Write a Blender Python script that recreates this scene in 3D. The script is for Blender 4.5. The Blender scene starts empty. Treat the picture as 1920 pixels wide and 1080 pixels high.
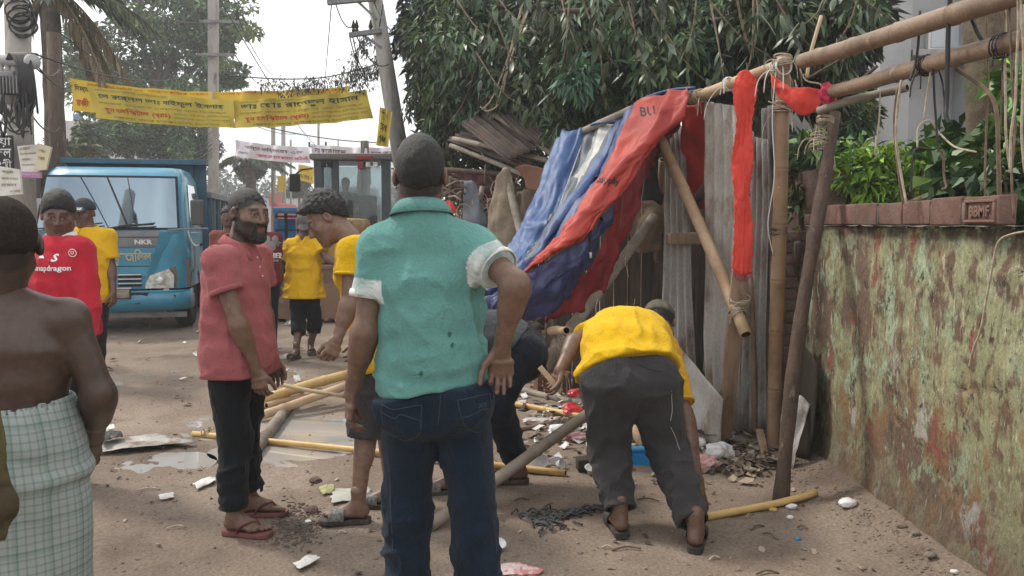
import bpy, bmesh, math, random
import numpy as np
from mathutils import Vector, Matrix
from mathutils.bvhtree import BVHTree
SC = bpy.context.scene
COL = SC.collection
R = math.radians
# ------------------------------------------------------------------ camera, sky, sun, exposure
CAM_Z, PITCH, FPX = 1.52, 4.57, 1500.0
cam_d = bpy.data.cameras.new('camera'); cam = bpy.data.objects.new('camera', cam_d); COL.objects.link(cam)
cam_d.sensor_width = 36; cam_d.lens = 36 * FPX / 1920
cam_d.clip_start = .05; cam_d.clip_end = 2000
cam.location = (0, 0, CAM_Z); cam.rotation_euler = (R(90 - PITCH), 0, 0)
SC.camera = cam
SUN_EL, SUN_AZ = 52, -60            # azimuth from +Y towards +X
wd = bpy.data.worlds.new('World'); SC.world = wd; wd.use_nodes = True
wt = wd.node_tree; wt.nodes.clear()
def wn(t, **kw):
 n = wt.nodes.new(t)
 for k, v in kw.items(): setattr(n, k, v)
 return n
sky = wn('ShaderNodeTexSky', sky_type='NISHITA', sun_disc=False, sun_elevation=R(SUN_EL), sun_rotation=R(SUN_AZ))
tc = wn('ShaderNodeTexCoord'); sx = wn('ShaderNodeSeparateXYZ'); wt.links.new(tc.outputs['Generated'], sx.inputs[0])
mz = wn('ShaderNodeMath', operation='MAXIMUM'); wt.links.new(sx.outputs[2], mz.inputs[0]); mz.inputs[1].default_value = 0
az = wn('ShaderNodeMath', operation='ADD'); wt.links.new(mz.outputs[0], az.inputs[0]); az.inputs[1].default_value = .16
dv = wn('ShaderNodeVectorMath', operation='SCALE'); iv = wn('ShaderNodeMath', operation='DIVIDE'); iv.inputs[0].default_value = 1
wt.links.new(az.outputs[0], iv.inputs[1]); wt.links.new(tc.outputs['Generated'], dv.inputs[0]); wt.links.new(iv.outputs[0], dv.inputs['Scale'])
no = wn('ShaderNodeTexNoise'); no.inputs['Scale'].default_value = 1.1; no.inputs['Detail'].default_value = 7; no.inputs['Roughness'].default_value = .6
wt.links.new(dv.outputs[0], no.inputs['Vector'])
rp = wn('ShaderNodeValToRGB'); rp.color_ramp.elements[0].position = .36; rp.color_ramp.elements[1].position = .54
rp.color_ramp.elements[0].color = (.30, .30, .30, 1); rp.color_ramp.elements[1].color = (1, 1, 1, 1)
wt.links.new(no.outputs[0], rp.inputs[0])
mx = wn('ShaderNodeMix', data_type='RGBA'); wt.links.new(rp.outputs[0], mx.inputs[0]); wt.links.new(sky.outputs[0], mx.inputs[6])
mx.inputs[7].default_value = (13.8, 13.8, 13.8, 1)
bg = wn('ShaderNodeBackground'); bg.inputs[1].default_value = .1; wt.links.new(mx.outputs[2], bg.inputs[0])
wo = wn('ShaderNodeOutputWorld'); wt.links.new(bg.outputs[0], wo.inputs[0])
sun_d = bpy.data.lights.new('sun', 'SUN'); sun_d.energy = 2.6; sun_d.angle = R(9); sun_d.color = (1, .93, .82)
sun = bpy.data.objects.new('sun', sun_d); COL.objects.link(sun)
_sd = Vector((math.cos(R(SUN_EL)) * math.sin(R(SUN_AZ)), math.cos(R(SUN_EL)) * math.cos(R(SUN_AZ)), math.sin(R(SUN_EL))))
sun.rotation_euler = _sd.to_track_quat('Z', 'Y').to_euler(); sun.location = (-20, 10, 30)
vs = SC.view_settings; vs.view_transform = 'Standard'; vs.look = 'None'; vs.gamma = 1; vs.use_curve_mapping = False; vs.exposure = 0.18
SC.render.engine = 'CYCLES'
SC.cycles.use_denoising = True; SC.cycles.denoising_prefilter = 'ACCURATE'
SC.cycles.max_bounces = 7; SC.cycles.diffuse_bounces = 3; SC.cycles.glossy_bounces = 3; SC.cycles.transmission_bounces = 6
SC.cycles.transparent_max_bounces = 8; SC.cycles.volume_bounces = 0
SC.cycles.caustics_reflective = False; SC.cycles.caustics_refractive = False
# ------------------------------------------------------------------ helpers
rnd = random.Random(7)
rng = np.random.default_rng(11)
_sp, _cp = math.sin(R(PITCH)), math.cos(R(PITCH))
def ray(u, v):
 a, b = (u - 960) / FPX, (540 - v) / FPX
 return np.array([a, b * _sp + _cp, b * _cp - _sp])
def P(u, v, Y):                      # the point at depth Y that the photograph shows at u, v
 d = ray(u, v); t = Y / d[1]
 return np.array([d[0] * t, Y, CAM_Z + d[2] * t])
def G(u, v, z=0.0):                  # the point of the ground that the photograph shows at u, v
 d = ray(u, v); t = (z - CAM_Z) / d[2]
 return np.array([d[0] * t, d[1] * t, z])
def A(*x): return np.array(x, float)
def nrm(v):
 v = np.asarray(v, float); return v / (np.linalg.norm(v) + 1e-12)
def lin(c):
 c = c / 255.0
 return c / 12.92 if c <= .04045 else ((c + .055) / 1.055) ** 2.4
def rgb(r, g, b, k=1.0): return (min(1, lin(r) * k), min(1, lin(g) * k), min(1, lin(b) * k))
_tab = np.random.default_rng(3).random((32, 32, 32)).astype(np.float32)
def vn(p, s=1.0):                    # value noise at points p (n,3)
 q = p * np.asarray(s, float) + 100.37
 i = np.floor(q).astype(int); f = q - i; f = f * f * (3 - 2 * f)
 i0 = i % 32; i1 = (i + 1) % 32
 x0, y0, z0 = i0.T; x1, y1, z1 = i1.T; fx, fy, fz = f.T
 l = lambda a, b, t: a + (b - a) * t
 return l(l(l(_tab[x0, y0, z0], _tab[x1, y0, z0], fx), l(_tab[x0, y1, z0], _tab[x1, y1, z0], fx), fy),
    l(l(_tab[x0, y0, z1], _tab[x1, y0, z1], fx), l(_tab[x0, y1, z1], _tab[x1, y1, z1], fx), fy), fz)
def fbm(p, s=1.0, o=3):
 r = 0; a = 1; t = 0; s = np.asarray(s, float)
 for k in range(o):
  r = r + a * vn(p + 7.3 * k, s); t += a; a *= .5; s = s * 2.03
 return r / t
# ---- materials
MATS = {}
def mat(name, c1, c2=None, rough=.8, scale=6, bump=0.0, bscale=60, metal=0.0, spec=.35, attr=None, mixpos=(.4, .65), stretch=(1, 1, 1),
  c3=None, s3=2.0, pos3=(.55, .7), alpha=None, trans=0.0, sss=0.0, rv=0.0, detail=4, emit=None, coat=0.0, sheen=0.0, hue=0.0, fine=None):
 if name in MATS: return MATS[name]
 m = bpy.data.materials.new(name); m.use_nodes = True; MATS[name] = m
 t = m.node_tree; N = t.nodes; L = t.links
 b = N['Principled BSDF']
 b.inputs['Roughness'].default_value = rough; b.inputs['Metallic'].default_value = metal
 b.inputs['Specular IOR Level'].default_value = spec
 if coat: b.inputs['Coat Weight'].default_value = coat; b.inputs['Coat Roughness'].default_value = .08
 if sheen: b.inputs['Sheen Weight'].default_value = sheen
 co = N.new('ShaderNodeTexCoord'); mp = N.new('ShaderNodeMapping'); L.new(co.outputs['Object'], mp.inputs[0]); mp.inputs['Scale'].default_value = stretch
 def noise(sc, det=detail):
  n = N.new('ShaderNodeTexNoise'); n.inputs['Scale'].default_value = sc; n.inputs['Detail'].default_value = det; n.inputs['Roughness'].default_value = .6
  L.new(mp.outputs[0], n.inputs['Vector']); return n
 def ramp(src, p0, p1):
  r = N.new('ShaderNodeMapRange'); r.inputs[1].default_value = p0; r.inputs[2].default_value = p1; r.interpolation_type = 'SMOOTHSTEP'
  L.new(src, r.inputs[0]); return r.outputs[0]
 def mix(f, a, bb):
  x = N.new('ShaderNodeMix'); x.data_type = 'RGBA'
  L.new(f, x.inputs[0])
  for s, v in ((6, a), (7, bb)):
   if isinstance(v, tuple): x.inputs[s].default_value = v + (1,)
   else: L.new(v, x.inputs[s])
  return x.outputs[2]
 base = c1
 if attr:
  at = N.new('ShaderNodeVertexColor'); at.layer_name = attr; base = at.outputs[0]
 if c2 is not None: base = mix(ramp(noise(scale).outputs[0], *mixpos), base, c2)
 if c3 is not None: base = mix(ramp(noise(s3, 6).outputs[0], *pos3), base, c3)
 if fine:
  n = noise(fine[0], 3); r = N.new('ShaderNodeMapRange'); r.inputs[1].default_value = .3; r.inputs[2].default_value = .7; r.inputs[3].default_value = 1 - fine[1]; r.inputs[4].default_value = 1 + fine[1]; L.new(n.outputs[0], r.inputs[0])
  x = N.new('ShaderNodeVectorMath'); x.operation = 'SCALE'; L.new(r.outputs[0], x.inputs['Scale'])
  if isinstance(base, tuple): x.inputs[0].default_value = base
  else: L.new(base, x.inputs[0])
  base = x.outputs[0]
 if hue:
  oi = N.new('ShaderNodeObjectInfo'); hs = N.new('ShaderNodeHueSaturation')
  r = N.new('ShaderNodeMapRange'); r.inputs[3].default_value = 1 - hue; r.inputs[4].default_value = 1 + hue; L.new(oi.outputs['Random'], r.inputs[0])
  L.new(r.outputs[0], hs.inputs['Value'])
  if isinstance(base, tuple): hs.inputs['Color'].default_value = base + (1,)
  else: L.new(base, hs.inputs['Color'])
  base = hs.outputs[0]
 if isinstance(base, tuple): b.inputs['Base Color'].default_value = base + (1,)
 else: L.new(base, b.inputs['Base Color'])
 if rv:
  r = N.new('ShaderNodeMapRange'); r.inputs[3].default_value = max(0, rough - rv); r.inputs[4].default_value = min(1, rough + rv); L.new(noise(scale * 1.7).outputs[0], r.inputs[0]); L.new(r.outputs[0], b.inputs['Roughness'])
 if bump:
  bp = N.new('ShaderNodeBump'); bp.inputs['Strength'].default_value = bump; bp.inputs['Distance'].default_value = .01
  L.new(noise(bscale).outputs[0], bp.inputs['Height']); L.new(bp.outputs[0], b.inputs['Normal'])
 if trans: b.inputs['Transmission Weight'].default_value = trans; b.inputs['IOR'].default_value = 1.45
 if sss:
  b.inputs['Subsurface Weight'].default_value = sss; b.inputs['Subsurface Scale'].default_value = .02
 if alpha is not None: b.inputs['Alpha'].default_value = alpha
 if emit: b.inputs['Emission Color'].default_value = emit + (1,); b.inputs['Emission Strength'].default_value = 1
 return m
# ---- objects
WLOC = {}
def thing(name, label, cat, loc=(0, 0, 0), group=None, rz=0.0):
 o = bpy.data.objects.new(name, None); COL.objects.link(o); o.location = loc; o.rotation_euler = (0, 0, rz)
 o.empty_display_size = .1
 o['label'] = label; o['category'] = cat
 if group: o['group'] = group
 WLOC[o.name] = None if rz else np.array(loc, float)
 return o
def tag(o, label, cat, group=None):
 o['label'] = label; o['category'] = cat
 if group: o['group'] = group
 return o
def structure(o): o['kind'] = 'structure'; return o
def stuff(o): o['kind'] = 'stuff'; return o
def mk_mesh(name, V, F, mats, mi=None, smooth=True):
 me = bpy.data.meshes.new(name)
 V = np.asarray(V, np.float32)
 if isinstance(F, np.ndarray):
  n, k = F.shape
  me.vertices.add(len(V)); me.vertices.foreach_set('co', V.ravel())
  me.loops.add(n * k); me.loops.foreach_set('vertex_index', F.ravel().astype(np.int32))
  me.polygons.add(n); me.polygons.foreach_set('loop_start', np.arange(0, n * k, k, dtype=np.int32))
  me.update(calc_edges=True)
 else:
  me.from_pydata(V.tolist(), [], F)
 for m in (mats if isinstance(mats, (list, tuple)) else [mats]): me.materials.append(m)
 if mi is not None: me.polygons.foreach_set('material_index', np.asarray(mi, np.int32))
 me.polygons.foreach_set('use_smooth', np.full(len(me.polygons), bool(smooth)))
 me.update()
 return me
def obj(name, VF, mats, parent=None, smooth=True, mi=None, loc=None, local=False):
 """one mesh object; vertices are given in world space (or local to the parent if local)"""
 V, F = VF[0], VF[1]
 if len(VF) > 2 and mi is None: mi = VF[2]
 V = np.asarray(V, float)
 if parent is not None:
  w = WLOC.get(parent.name)
  if w is None or local: w = np.zeros(3); keep = None
  else: keep = w
 else:
  if loc is None: loc = np.array([V[:, 0].mean(), V[:, 1].mean(), V[:, 2].min()])
  w = np.array(loc, float); keep = w
 me = mk_mesh(name, V - w, F, mats, mi, smooth)
 o = bpy.data.objects.new(name, me); COL.objects.link(o)
 if parent is not None: o.parent = parent
 else: o.location = w
 WLOC[o.name] = keep
 return o
def dup(root, loc, rz=0.0, label=None, scale=None):
 def cp(o, par):
  c = o.copy(); COL.objects.link(c)
  if par is not None: c.parent = par
  for ch in o.children: cp(ch, c)
  return c
 c = cp(root, None); c.location = loc; c.rotation_euler = (0, 0, rz)
 if label: c['label'] = label
 if scale: c.scale = (scale,) * 3 if not isinstance(scale, tuple) else scale
 return c
def setcol(o, cols, name='Col'):
 ca = o.data.color_attributes.new(name, 'FLOAT_COLOR', 'POINT')
 c = np.ones((len(o.data.vertices), 4), np.float32); c[:, :3] = cols
 ca.data.foreach_set('color', c.ravel())
# ---- geometry: every function gives (V, F)
def join(*parts):
 V, F, M, n = [], [], [], 0
 hasm = any(len(p) > 2 for p in parts)
 for p in parts:
  v, f = np.asarray(p[0], float), p[1]
  V.append(v)
  F += [tuple(int(i) + n for i in q) for q in f]
  M += list(p[2]) if len(p) > 2 else [0] * len(f)
  n += len(v)
 return (np.concatenate(V), F, M) if hasm else (np.concatenate(V), F)
def withmat(p, i): return (p[0], p[1], [i] * len(p[1]))
def xf(p, M=None, t=None):
 v = np.asarray(p[0], float)
 if M is not None: v = v @ np.asarray(M).T
 if t is not None: v = v + np.asarray(t)
 return (v,) + tuple(p[1:])
def rotz(a): c, s = math.cos(a), math.sin(a); return np.array([[c, -s, 0], [s, c, 0], [0, 0, 1]])
def rotx(a): c, s = math.cos(a), math.sin(a); return np.array([[1, 0, 0], [0, c, -s], [0, s, c]])
def roty(a): c, s = math.cos(a), math.sin(a); return np.array([[c, 0, s], [0, 1, 0], [-s, 0, c]])
_BF = [(0, 3, 2, 1), (4, 5, 6, 7), (0, 1, 5, 4), (1, 2, 6, 5), (2, 3, 7, 6), (3, 0, 4, 7)]
def box(lo, hi, bevel=0.0):
 x0, y0, z0 = lo; x1, y1, z1 = hi
 if bevel <= 0:
  return (A((x0, y0, z0), (x1, y0, z0), (x1, y1, z0), (x0, y1, z0), (x0, y0, z1), (x1, y0, z1), (x1, y1, z1), (x0, y1, z1)), list(_BF))
 bm = bmesh.new(); v, f = box(lo, hi)
 vs_ = [bm.verts.new(p) for p in v]
 for q in f: bm.faces.new([vs_[i] for i in q])
 bmesh.ops.bevel(bm, geom=bm.edges[:], offset=bevel, segments=2, affect='EDGES', profile=.6)
 bm.verts.index_update(); V = A(*[tuple(x.co) for x in bm.verts]); F = [tuple(x.index for x in q.verts) for q in bm.faces]; bm.free()
 return V, F
def beam(p0, p1, w, h, up=(0, 0, 1), bevel=0.0):
 p0, p1 = np.asarray(p0, float), np.asarray(p1, float); d = p1 - p0; L = np.linalg.norm(d); y = d / L
 x = nrm(np.cross(y, up)); z = np.cross(x, y)
 v, f = box((-w / 2, 0, -h / 2), (w / 2, L, h / 2), bevel)
 return (v @ np.stack([x, y, z]) + p0, f)
def tube(pts, rad, n=10, caps=True, hollow=0.0):
 pts = np.asarray(pts, float); m = len(pts)
 rad = np.full(m, rad, float) if np.isscalar(rad) else np.asarray(rad, float)
 tan = np.gradient(pts, axis=0); tan /= np.linalg.norm(tan, axis=1)[:, None] + 1e-9
 x = np.cross(tan[0], (0, 0, 1)); x = np.cross(tan[0], (1, 0, 0)) if np.linalg.norm(x) < 1e-3 else x; x = nrm(x)
 ang = np.linspace(0, 2 * math.pi, n, endpoint=False); ca, sa = np.cos(ang), np.sin(ang)
 V = []
 for i in range(m):
  x = nrm(x - tan[i] * np.dot(x, tan[i])); y = np.cross(tan[i], x)
  V.append(pts[i] + rad[i] * (ca[:, None] * x + sa[:, None] * y))
 V = np.concatenate(V); F = []
 for i in range(m - 1):
  for j in range(n):
   k = (j + 1) % n; F.append((i * n + j, i * n + k, (i + 1) * n + k, (i + 1) * n + j))
 if caps:
  F.append(tuple(range(n - 1, -1, -1))); F.append(tuple(range((m - 1) * n, m * n)))
 return V, F
def catmull(pts, n):
 p = np.asarray(pts, float); p = np.concatenate([[2 * p[0] - p[1]], p, [2 * p[-1] - p[-2]]]); out = []
 for i in range(1, len(p) - 2):
  for t in np.linspace(0, 1, n, endpoint=False):
   a, b, c, d = p[i - 1], p[i], p[i + 1], p[i + 2]
   out.append(.5 * (2 * b + (c - a) * t + (2 * a - 5 * b + 4 * c - d) * t * t + (3 * b - a - 3 * c + d) * t ** 3))
 out.append(p[-2]); return np.array(out)
def gridf(nu, nv, wrap=False):
 i = np.arange(nu - 1)[:, None]; j = np.arange(nv if wrap else nv - 1)[None, :]; k = (j + 1) % nv
 return np.stack([i * nv + j, i * nv + k, (i + 1) * nv + k, (i + 1) * nv + j], -1).reshape(-1, 4)
def lathe(prof, n=20, axis_o=(0, 0, 0)):
 prof = np.asarray(prof, float); a = np.linspace(0, 2 * math.pi, n, endpoint=False)
 V = np.stack([prof[:, 0, None] * np.cos(a), prof[:, 0, None] * np.sin(a), np.repeat(prof[:, 1, None], n, 1)], -1).reshape(-1, 3)
 F = [tuple(q) for q in gridf(len(prof), n, True)]
 F = [(q[0], q[3], q[2], q[1])[::-1] for q in F]
 F.append(tuple(range(n - 1, -1, -1))); F.append(tuple(range((len(prof) - 1) * n, len(prof) * n)))
 return V + np.asarray(axis_o), F
def cloth(ctrl, su=8, sv=8):
 c = np.asarray(ctrl, float)
 r = np.stack([catmull(c[:, j], su) for j in range(c.shape[1])], 1)
 r = np.stack([catmull(r[i], sv) for i in range(r.shape[0])], 0)
 return r
def gnormals(g):
 du = np.gradient(g, axis=0); dv_ = np.gradient(g, axis=1); n = np.cross(du, dv_); return n / (np.linalg.norm(n, axis=2)[..., None] + 1e-9)
def wrinkle(g, amp, s, seed=0.0, o=3):
 n = gnormals(g); p = g.reshape(-1, 3) + seed
 w = fbm(p, s, o).reshape(g.shape[:2]); w = 1 - abs(2 * w - 1) * 2
 return g + n * (w * amp)[..., None]
def sheet(g): return g.reshape(-1, 3), gridf(g.shape[0], g.shape[1])
def solid(o, th=.004):
 m = o.modifiers.new('thickness', 'SOLIDIFY'); m.thickness = th; m.offset = 0; return o
def rock(c, r, seed=0, sq=(1, 1, .7), sub=2, amp=.35):
 bm = bmesh.new(); bmesh.ops.create_icosphere(bm, subdivisions=sub, radius=1)
 V = A(*[tuple(x.co) for x in bm.verts]); F = [tuple(x.index for x in q.verts) for q in bm.faces]; bm.free()
 V = V * (1 + amp * (2 * fbm(V + seed * 3.1, 1.6, 3) - 1))[:, None]
 return V * np.asarray(sq) * r + np.asarray(c), F
def blob(c, radii, M=None, n=2):
 bm = bmesh.new(); bmesh.ops.create_icosphere(bm, subdivisions=n, radius=1)
 V = A(*[tuple(x.co) for x in bm.verts]); F = [tuple(x.index for x in q.verts) for q in bm.faces]; bm.free()
 V = V * np.asarray(radii)
 if M is not None: V = V @ np.asarray(M).T
 return V + np.asarray(c), F
def prism(poly, d):                  # polygon of points, extruded by vector d
 p = np.asarray(poly, float); n = len(p); V = np.concatenate([p, p + np.asarray(d)])
 F = [tuple(range(n - 1, -1, -1)), tuple(range(n, 2 * n))] + [(i, (i + 1) % n, (i + 1) % n + n, i + n) for i in range(n)]
 return V, F
def vis(s):                          # Bengali vowel signs in the order in which they are drawn
 out = []
 for ch in s:
  if ch in 'িেৈোৌ':
   k = len(out) - 1
   while k >= 2 and out[k - 1] == '্': k -= 2
   k = max(k, 0); out.insert(k, {'ো': 'ে', 'ৌ': 'ে'}.get(ch, ch))
   if ch == 'ো': out.append('া')
   if ch == 'ৌ': out.append('ৗ')
  else: out.append(ch)
 return ''.join(out)
def text(s, size=1.0, align='CENTER', ext=0.0, bold=0.0, res=2):
 c = bpy.data.curves.new('lettering', 'FONT'); c.body = vis(s); c.size = size; c.align_x = align; c.align_y = 'CENTER'; c.extrude = ext; c.offset = bold; c.resolution_u = res
 o = bpy.data.objects.new('lettering', c); COL.objects.link(o)
 dg = bpy.context.evaluated_depsgraph_get(); e = o.evaluated_get(dg); me = e.to_mesh()
 V = np.array([tuple(v.co) for v in me.vertices]); F = [tuple(p.vertices) for p in me.polygons]
 e.to_mesh_clear(); bpy.data.objects.remove(o); bpy.data.curves.remove(c)
 return V, F
def on_plane(tv, o, r, u, off=0.0):  # flat lettering -> plane in the world
 r, u = np.asarray(r, float), np.asarray(u, float); n = np.cross(r, u); n = n / np.linalg.norm(n)
 V = tv[0]; return (np.asarray(o) + V[:, :1] * r + V[:, 1:2] * u + (V[:, 2:3] + off) * n, tv[1])
def bvh(o, world=True):
 w = WLOC.get(o.name); w = np.zeros(3) if w is None else w
 V = np.empty(len(o.data.vertices) * 3, np.float32); o.data.vertices.foreach_get('co', V); V = V.reshape(-1, 3) + w
 return BVHTree.FromPolygons([tuple(map(float, x)) for x in V], [tuple(p.vertices) for p in o.data.polygons])
def project(pts, d, tree, off=.002):
 out = []; d = Vector(nrm(d))
 for p in pts:
  h = tree.ray_cast(Vector(p) - d * 1.0, d)
  if h[0] is None: out.append(np.array(p)); continue
  out.append(np.array(h[0] - d * off))
 return np.array(out)
# ================================================================== MATERIALS
M_dirt = mat('dirt', (.190, .146, .112), (.275, .220, .175), rough=.9, scale=1.4, bump=.9, bscale=38, c3=(.12, .088, .068), s3=.7, pos3=(.50, .66), rv=.06, detail=9, fine=(70, .30))
M_brickm = mat('brick_clay', (.155, .085, .066), (.21, .125, .10), rough=.9, scale=9, bump=.6, bscale=70, c3=(.15, .12, .10), s3=5, hue=.18)
M_brickd = mat('brick_dark', (.13, .085, .07), (.20, .13, .11), rough=.95, scale=9, bump=.6, bscale=60, hue=.25)
M_mortar = mat('mortar', (.2, .18, .15), (.13, .12, .1), rough=.95, scale=12, bump=.5)
M_bam_y = mat('bamboo_yellow', (.60, .42, .17), (.50, .30, .10), rough=.42, scale=3, stretch=(1, 1, 1), bump=.08, bscale=90, c3=(.30, .18, .09), s3=6, pos3=(.6, .8), hue=.15)
M_bam_t = mat('bamboo_tan', (.47, .34, .21), (.36, .24, .14), rough=.55, scale=4, bump=.1, bscale=90, c3=(.20, .13, .08), s3=7, pos3=(.55, .8), hue=.15)
M_bam_b = mat('bamboo_brown', (.245, .172, .118), (.165, .112, .078), rough=.55, scale=5, bump=.15, bscale=80, c3=(.45, .34, .22), s3=9, pos3=(.6, .8), hue=.1, fine=(90, .2))
M_bam_g = mat('bamboo_grey', (.29, .25, .20), (.20, .165, .13), rough=.75, scale=5, bump=.2, bscale=80, c3=(.12, .1, .08), s3=6, hue=.12)
M_dark = mat('dark_hollow', (.03, .022, .016), rough=.95)
M_wood_d = mat('wood_dark', (.095, .064, .047), (.058, .040, .031), rough=.85, scale=6, stretch=(3, 3, .5), bump=.5, bscale=40, c3=(.19, .14, .105), s3=6, pos3=(.58, .7), fine=(70, .3))
M_plank = mat('plank_wood', (.36, .25, .17), (.27, .18, .12), rough=.8, scale=5, stretch=(4, 4, .4), bump=.4, bscale=30, c3=(.20, .14, .10), s3=4)
M_tin = mat('tin_grey', (.37, .355, .335), (.26, .24, .22), rough=.6, scale=2.5, bump=.25, bscale=30, metal=.25, c3=(.14, .095, .07), s3=3.2, pos3=(.50, .66), fine=(60, .2), rv=.12, stretch=(2, 2, .6), hue=.15)
M_tin_w = mat('tin_pale', (.48, .46, .42), (.38, .35, .31), rough=.6, scale=2.5, metal=.2, bump=.2, bscale=30, c3=(.24, .18, .135), s3=3, pos3=(.52, .7), fine=(60, .18), stretch=(2, 2, .7))
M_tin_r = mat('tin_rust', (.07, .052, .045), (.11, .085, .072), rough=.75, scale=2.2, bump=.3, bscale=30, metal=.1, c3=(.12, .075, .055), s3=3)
M_rope = mat('rope_pale', (.45, .38, .29), (.3, .24, .17), rough=.9, scale=30)
M_rope_w = mat('rope_white', (.62, .6, .56), rough=.8)
M_cable = mat('cable_black', (.025, .025, .027), rough=.55)
M_twig = mat('twig_bark', (.13, .09, .065), (.22, .16, .11), rough=.9, scale=15)
M_water = mat('puddle_water', (.36, .34, .31), rough=.05, spec=1.0)
M_paper = mat('paper_white', (.70, .69, .66), (.52, .5, .46), rough=.8, scale=5)
M_plasw = mat('plastic_white', (.72, .72, .72), (.55, .54, .52), rough=.35, scale=5)
M_pclear = mat('plastic_clear', (.75, .74, .74), rough=.18, trans=.65, alpha=.75)
M_pred = mat('plastic_red', (.62, .03, .045), (.72, .12, .1), rough=.3, scale=14, c3=(.75, .7, .68), s3=10, pos3=(.62, .66))
M_leaf = mat('leaf_green', (.04, .06, .03), attr='Col', rough=.42, spec=.5)
M_bark = mat('bark', (.085, .068, .054), (.15, .13, .105), rough=.95, scale=7, bump=.7, bscale=25, c3=(.07, .09, .05), s3=2.5)
M_conc = mat('concrete', (.36, .34, .31), (.27, .255, .235), rough=.9, scale=4, bump=.3, bscale=50, c3=(.18, .165, .15), s3=2)
M_white_wall = mat('white_wall', (.42, .43, .435), (.34, .345, .35), rough=.9, scale=1.5, c3=(.36, .35, .33), s3=1.2, pos3=(.6, .8))
# ================================================================== GROUND
def gheight(x, y):
 p = np.stack([x, y, np.zeros_like(x)], -1).reshape(-1, 3)
 h = (fbm(p, 1.3, 3) - .5) * .035 + (fbm(p + 9, 8, 3) - .5) * .028 + (fbm(p + 5, 40, 2) - .5) * .007
 h = h.reshape(x.shape)
 def dip(cx, cy, rx, ry, d): return -d * np.exp(-(((x - cx) / rx) ** 2 + ((y - cy) / ry) ** 2))
 h = h + dip(-1.75, 6.0, .50, .45, .021) + dip(-1.35, 5.35, .45, .25, .024) + dip(-1.9, 5.15, .38, .25, .02) + dip(-.95, 5.9, .5, .4, .02) + dip(-4.4, 7.6, .7, .3, .02) + dip(-3.2, 8.2, .8, .3, .02)
 bank = .09 * np.clip((x - 1.5) / .4, 0, 1) ** 1.6 * np.clip(1 - np.abs(x - 1.8) / 4, 0, 1)   # earth banked against the wall
 far = np.clip((np.abs(x) + np.abs(y) - 26) / 20, 0, 1)
 return (h + bank) * (1 - far)
xs = np.concatenate([[-290, -120, -60, -40, -30, -24], np.arange(-20, -5, .5), np.arange(-5, 2.6, .034), np.arange(2.6, 12, .5), [14, 20, 30, 60, 120, 290]])
ys = np.concatenate([[-55, -40, -20, -10], np.arange(-6, 2.2, .5), np.arange(2.2, 7.5, .034), np.arange(7.5, 13, .09), np.arange(13, 26, .6), [28, 32, 40, 60, 100, 200, 390]])
XX, YY = np.meshgrid(xs, ys, indexing='ij')
gv = np.stack([XX, YY, gheight(XX, YY)], -1).reshape(-1, 3)
ground = structure(obj('ground', (gv, gridf(len(xs), len(ys))[:, ::-1].copy()), M_dirt, loc=(0, 0, 0)))
def gz(x, y): return float(gheight(np.array([float(x)]), np.array([float(y)]))[0])
def GG(u, v, lift=0.0):
 p = G(u, v)
 for _ in range(3): p = G(u, v, gz(p[0], p[1]) + lift)
 return p
# the water standing in the dips
def pool(cx, cy, rx, ry, z):
 a = np.linspace(0, 2 * math.pi, 40, endpoint=False)
 V = np.stack([cx + rx * np.cos(a), cy + ry * np.sin(a), np.full(40, z)], -1)
 o = obj('puddle', (V, [tuple(range(40))]), M_water); structure(o); return o
for a_ in ((-1.75, 6.0, .75, .6, -.009), (-1.35, 5.3, .7, .36, -.010), (-2.2, 5.0, .3, .3, -.010), (-.7, 5.95, .32, .5, -.009), (-4.4, 7.6, 1.0, .4, -.010), (-3.2, 8.3, 1.1, .4, -.011)):
 pool(*a_)
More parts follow.
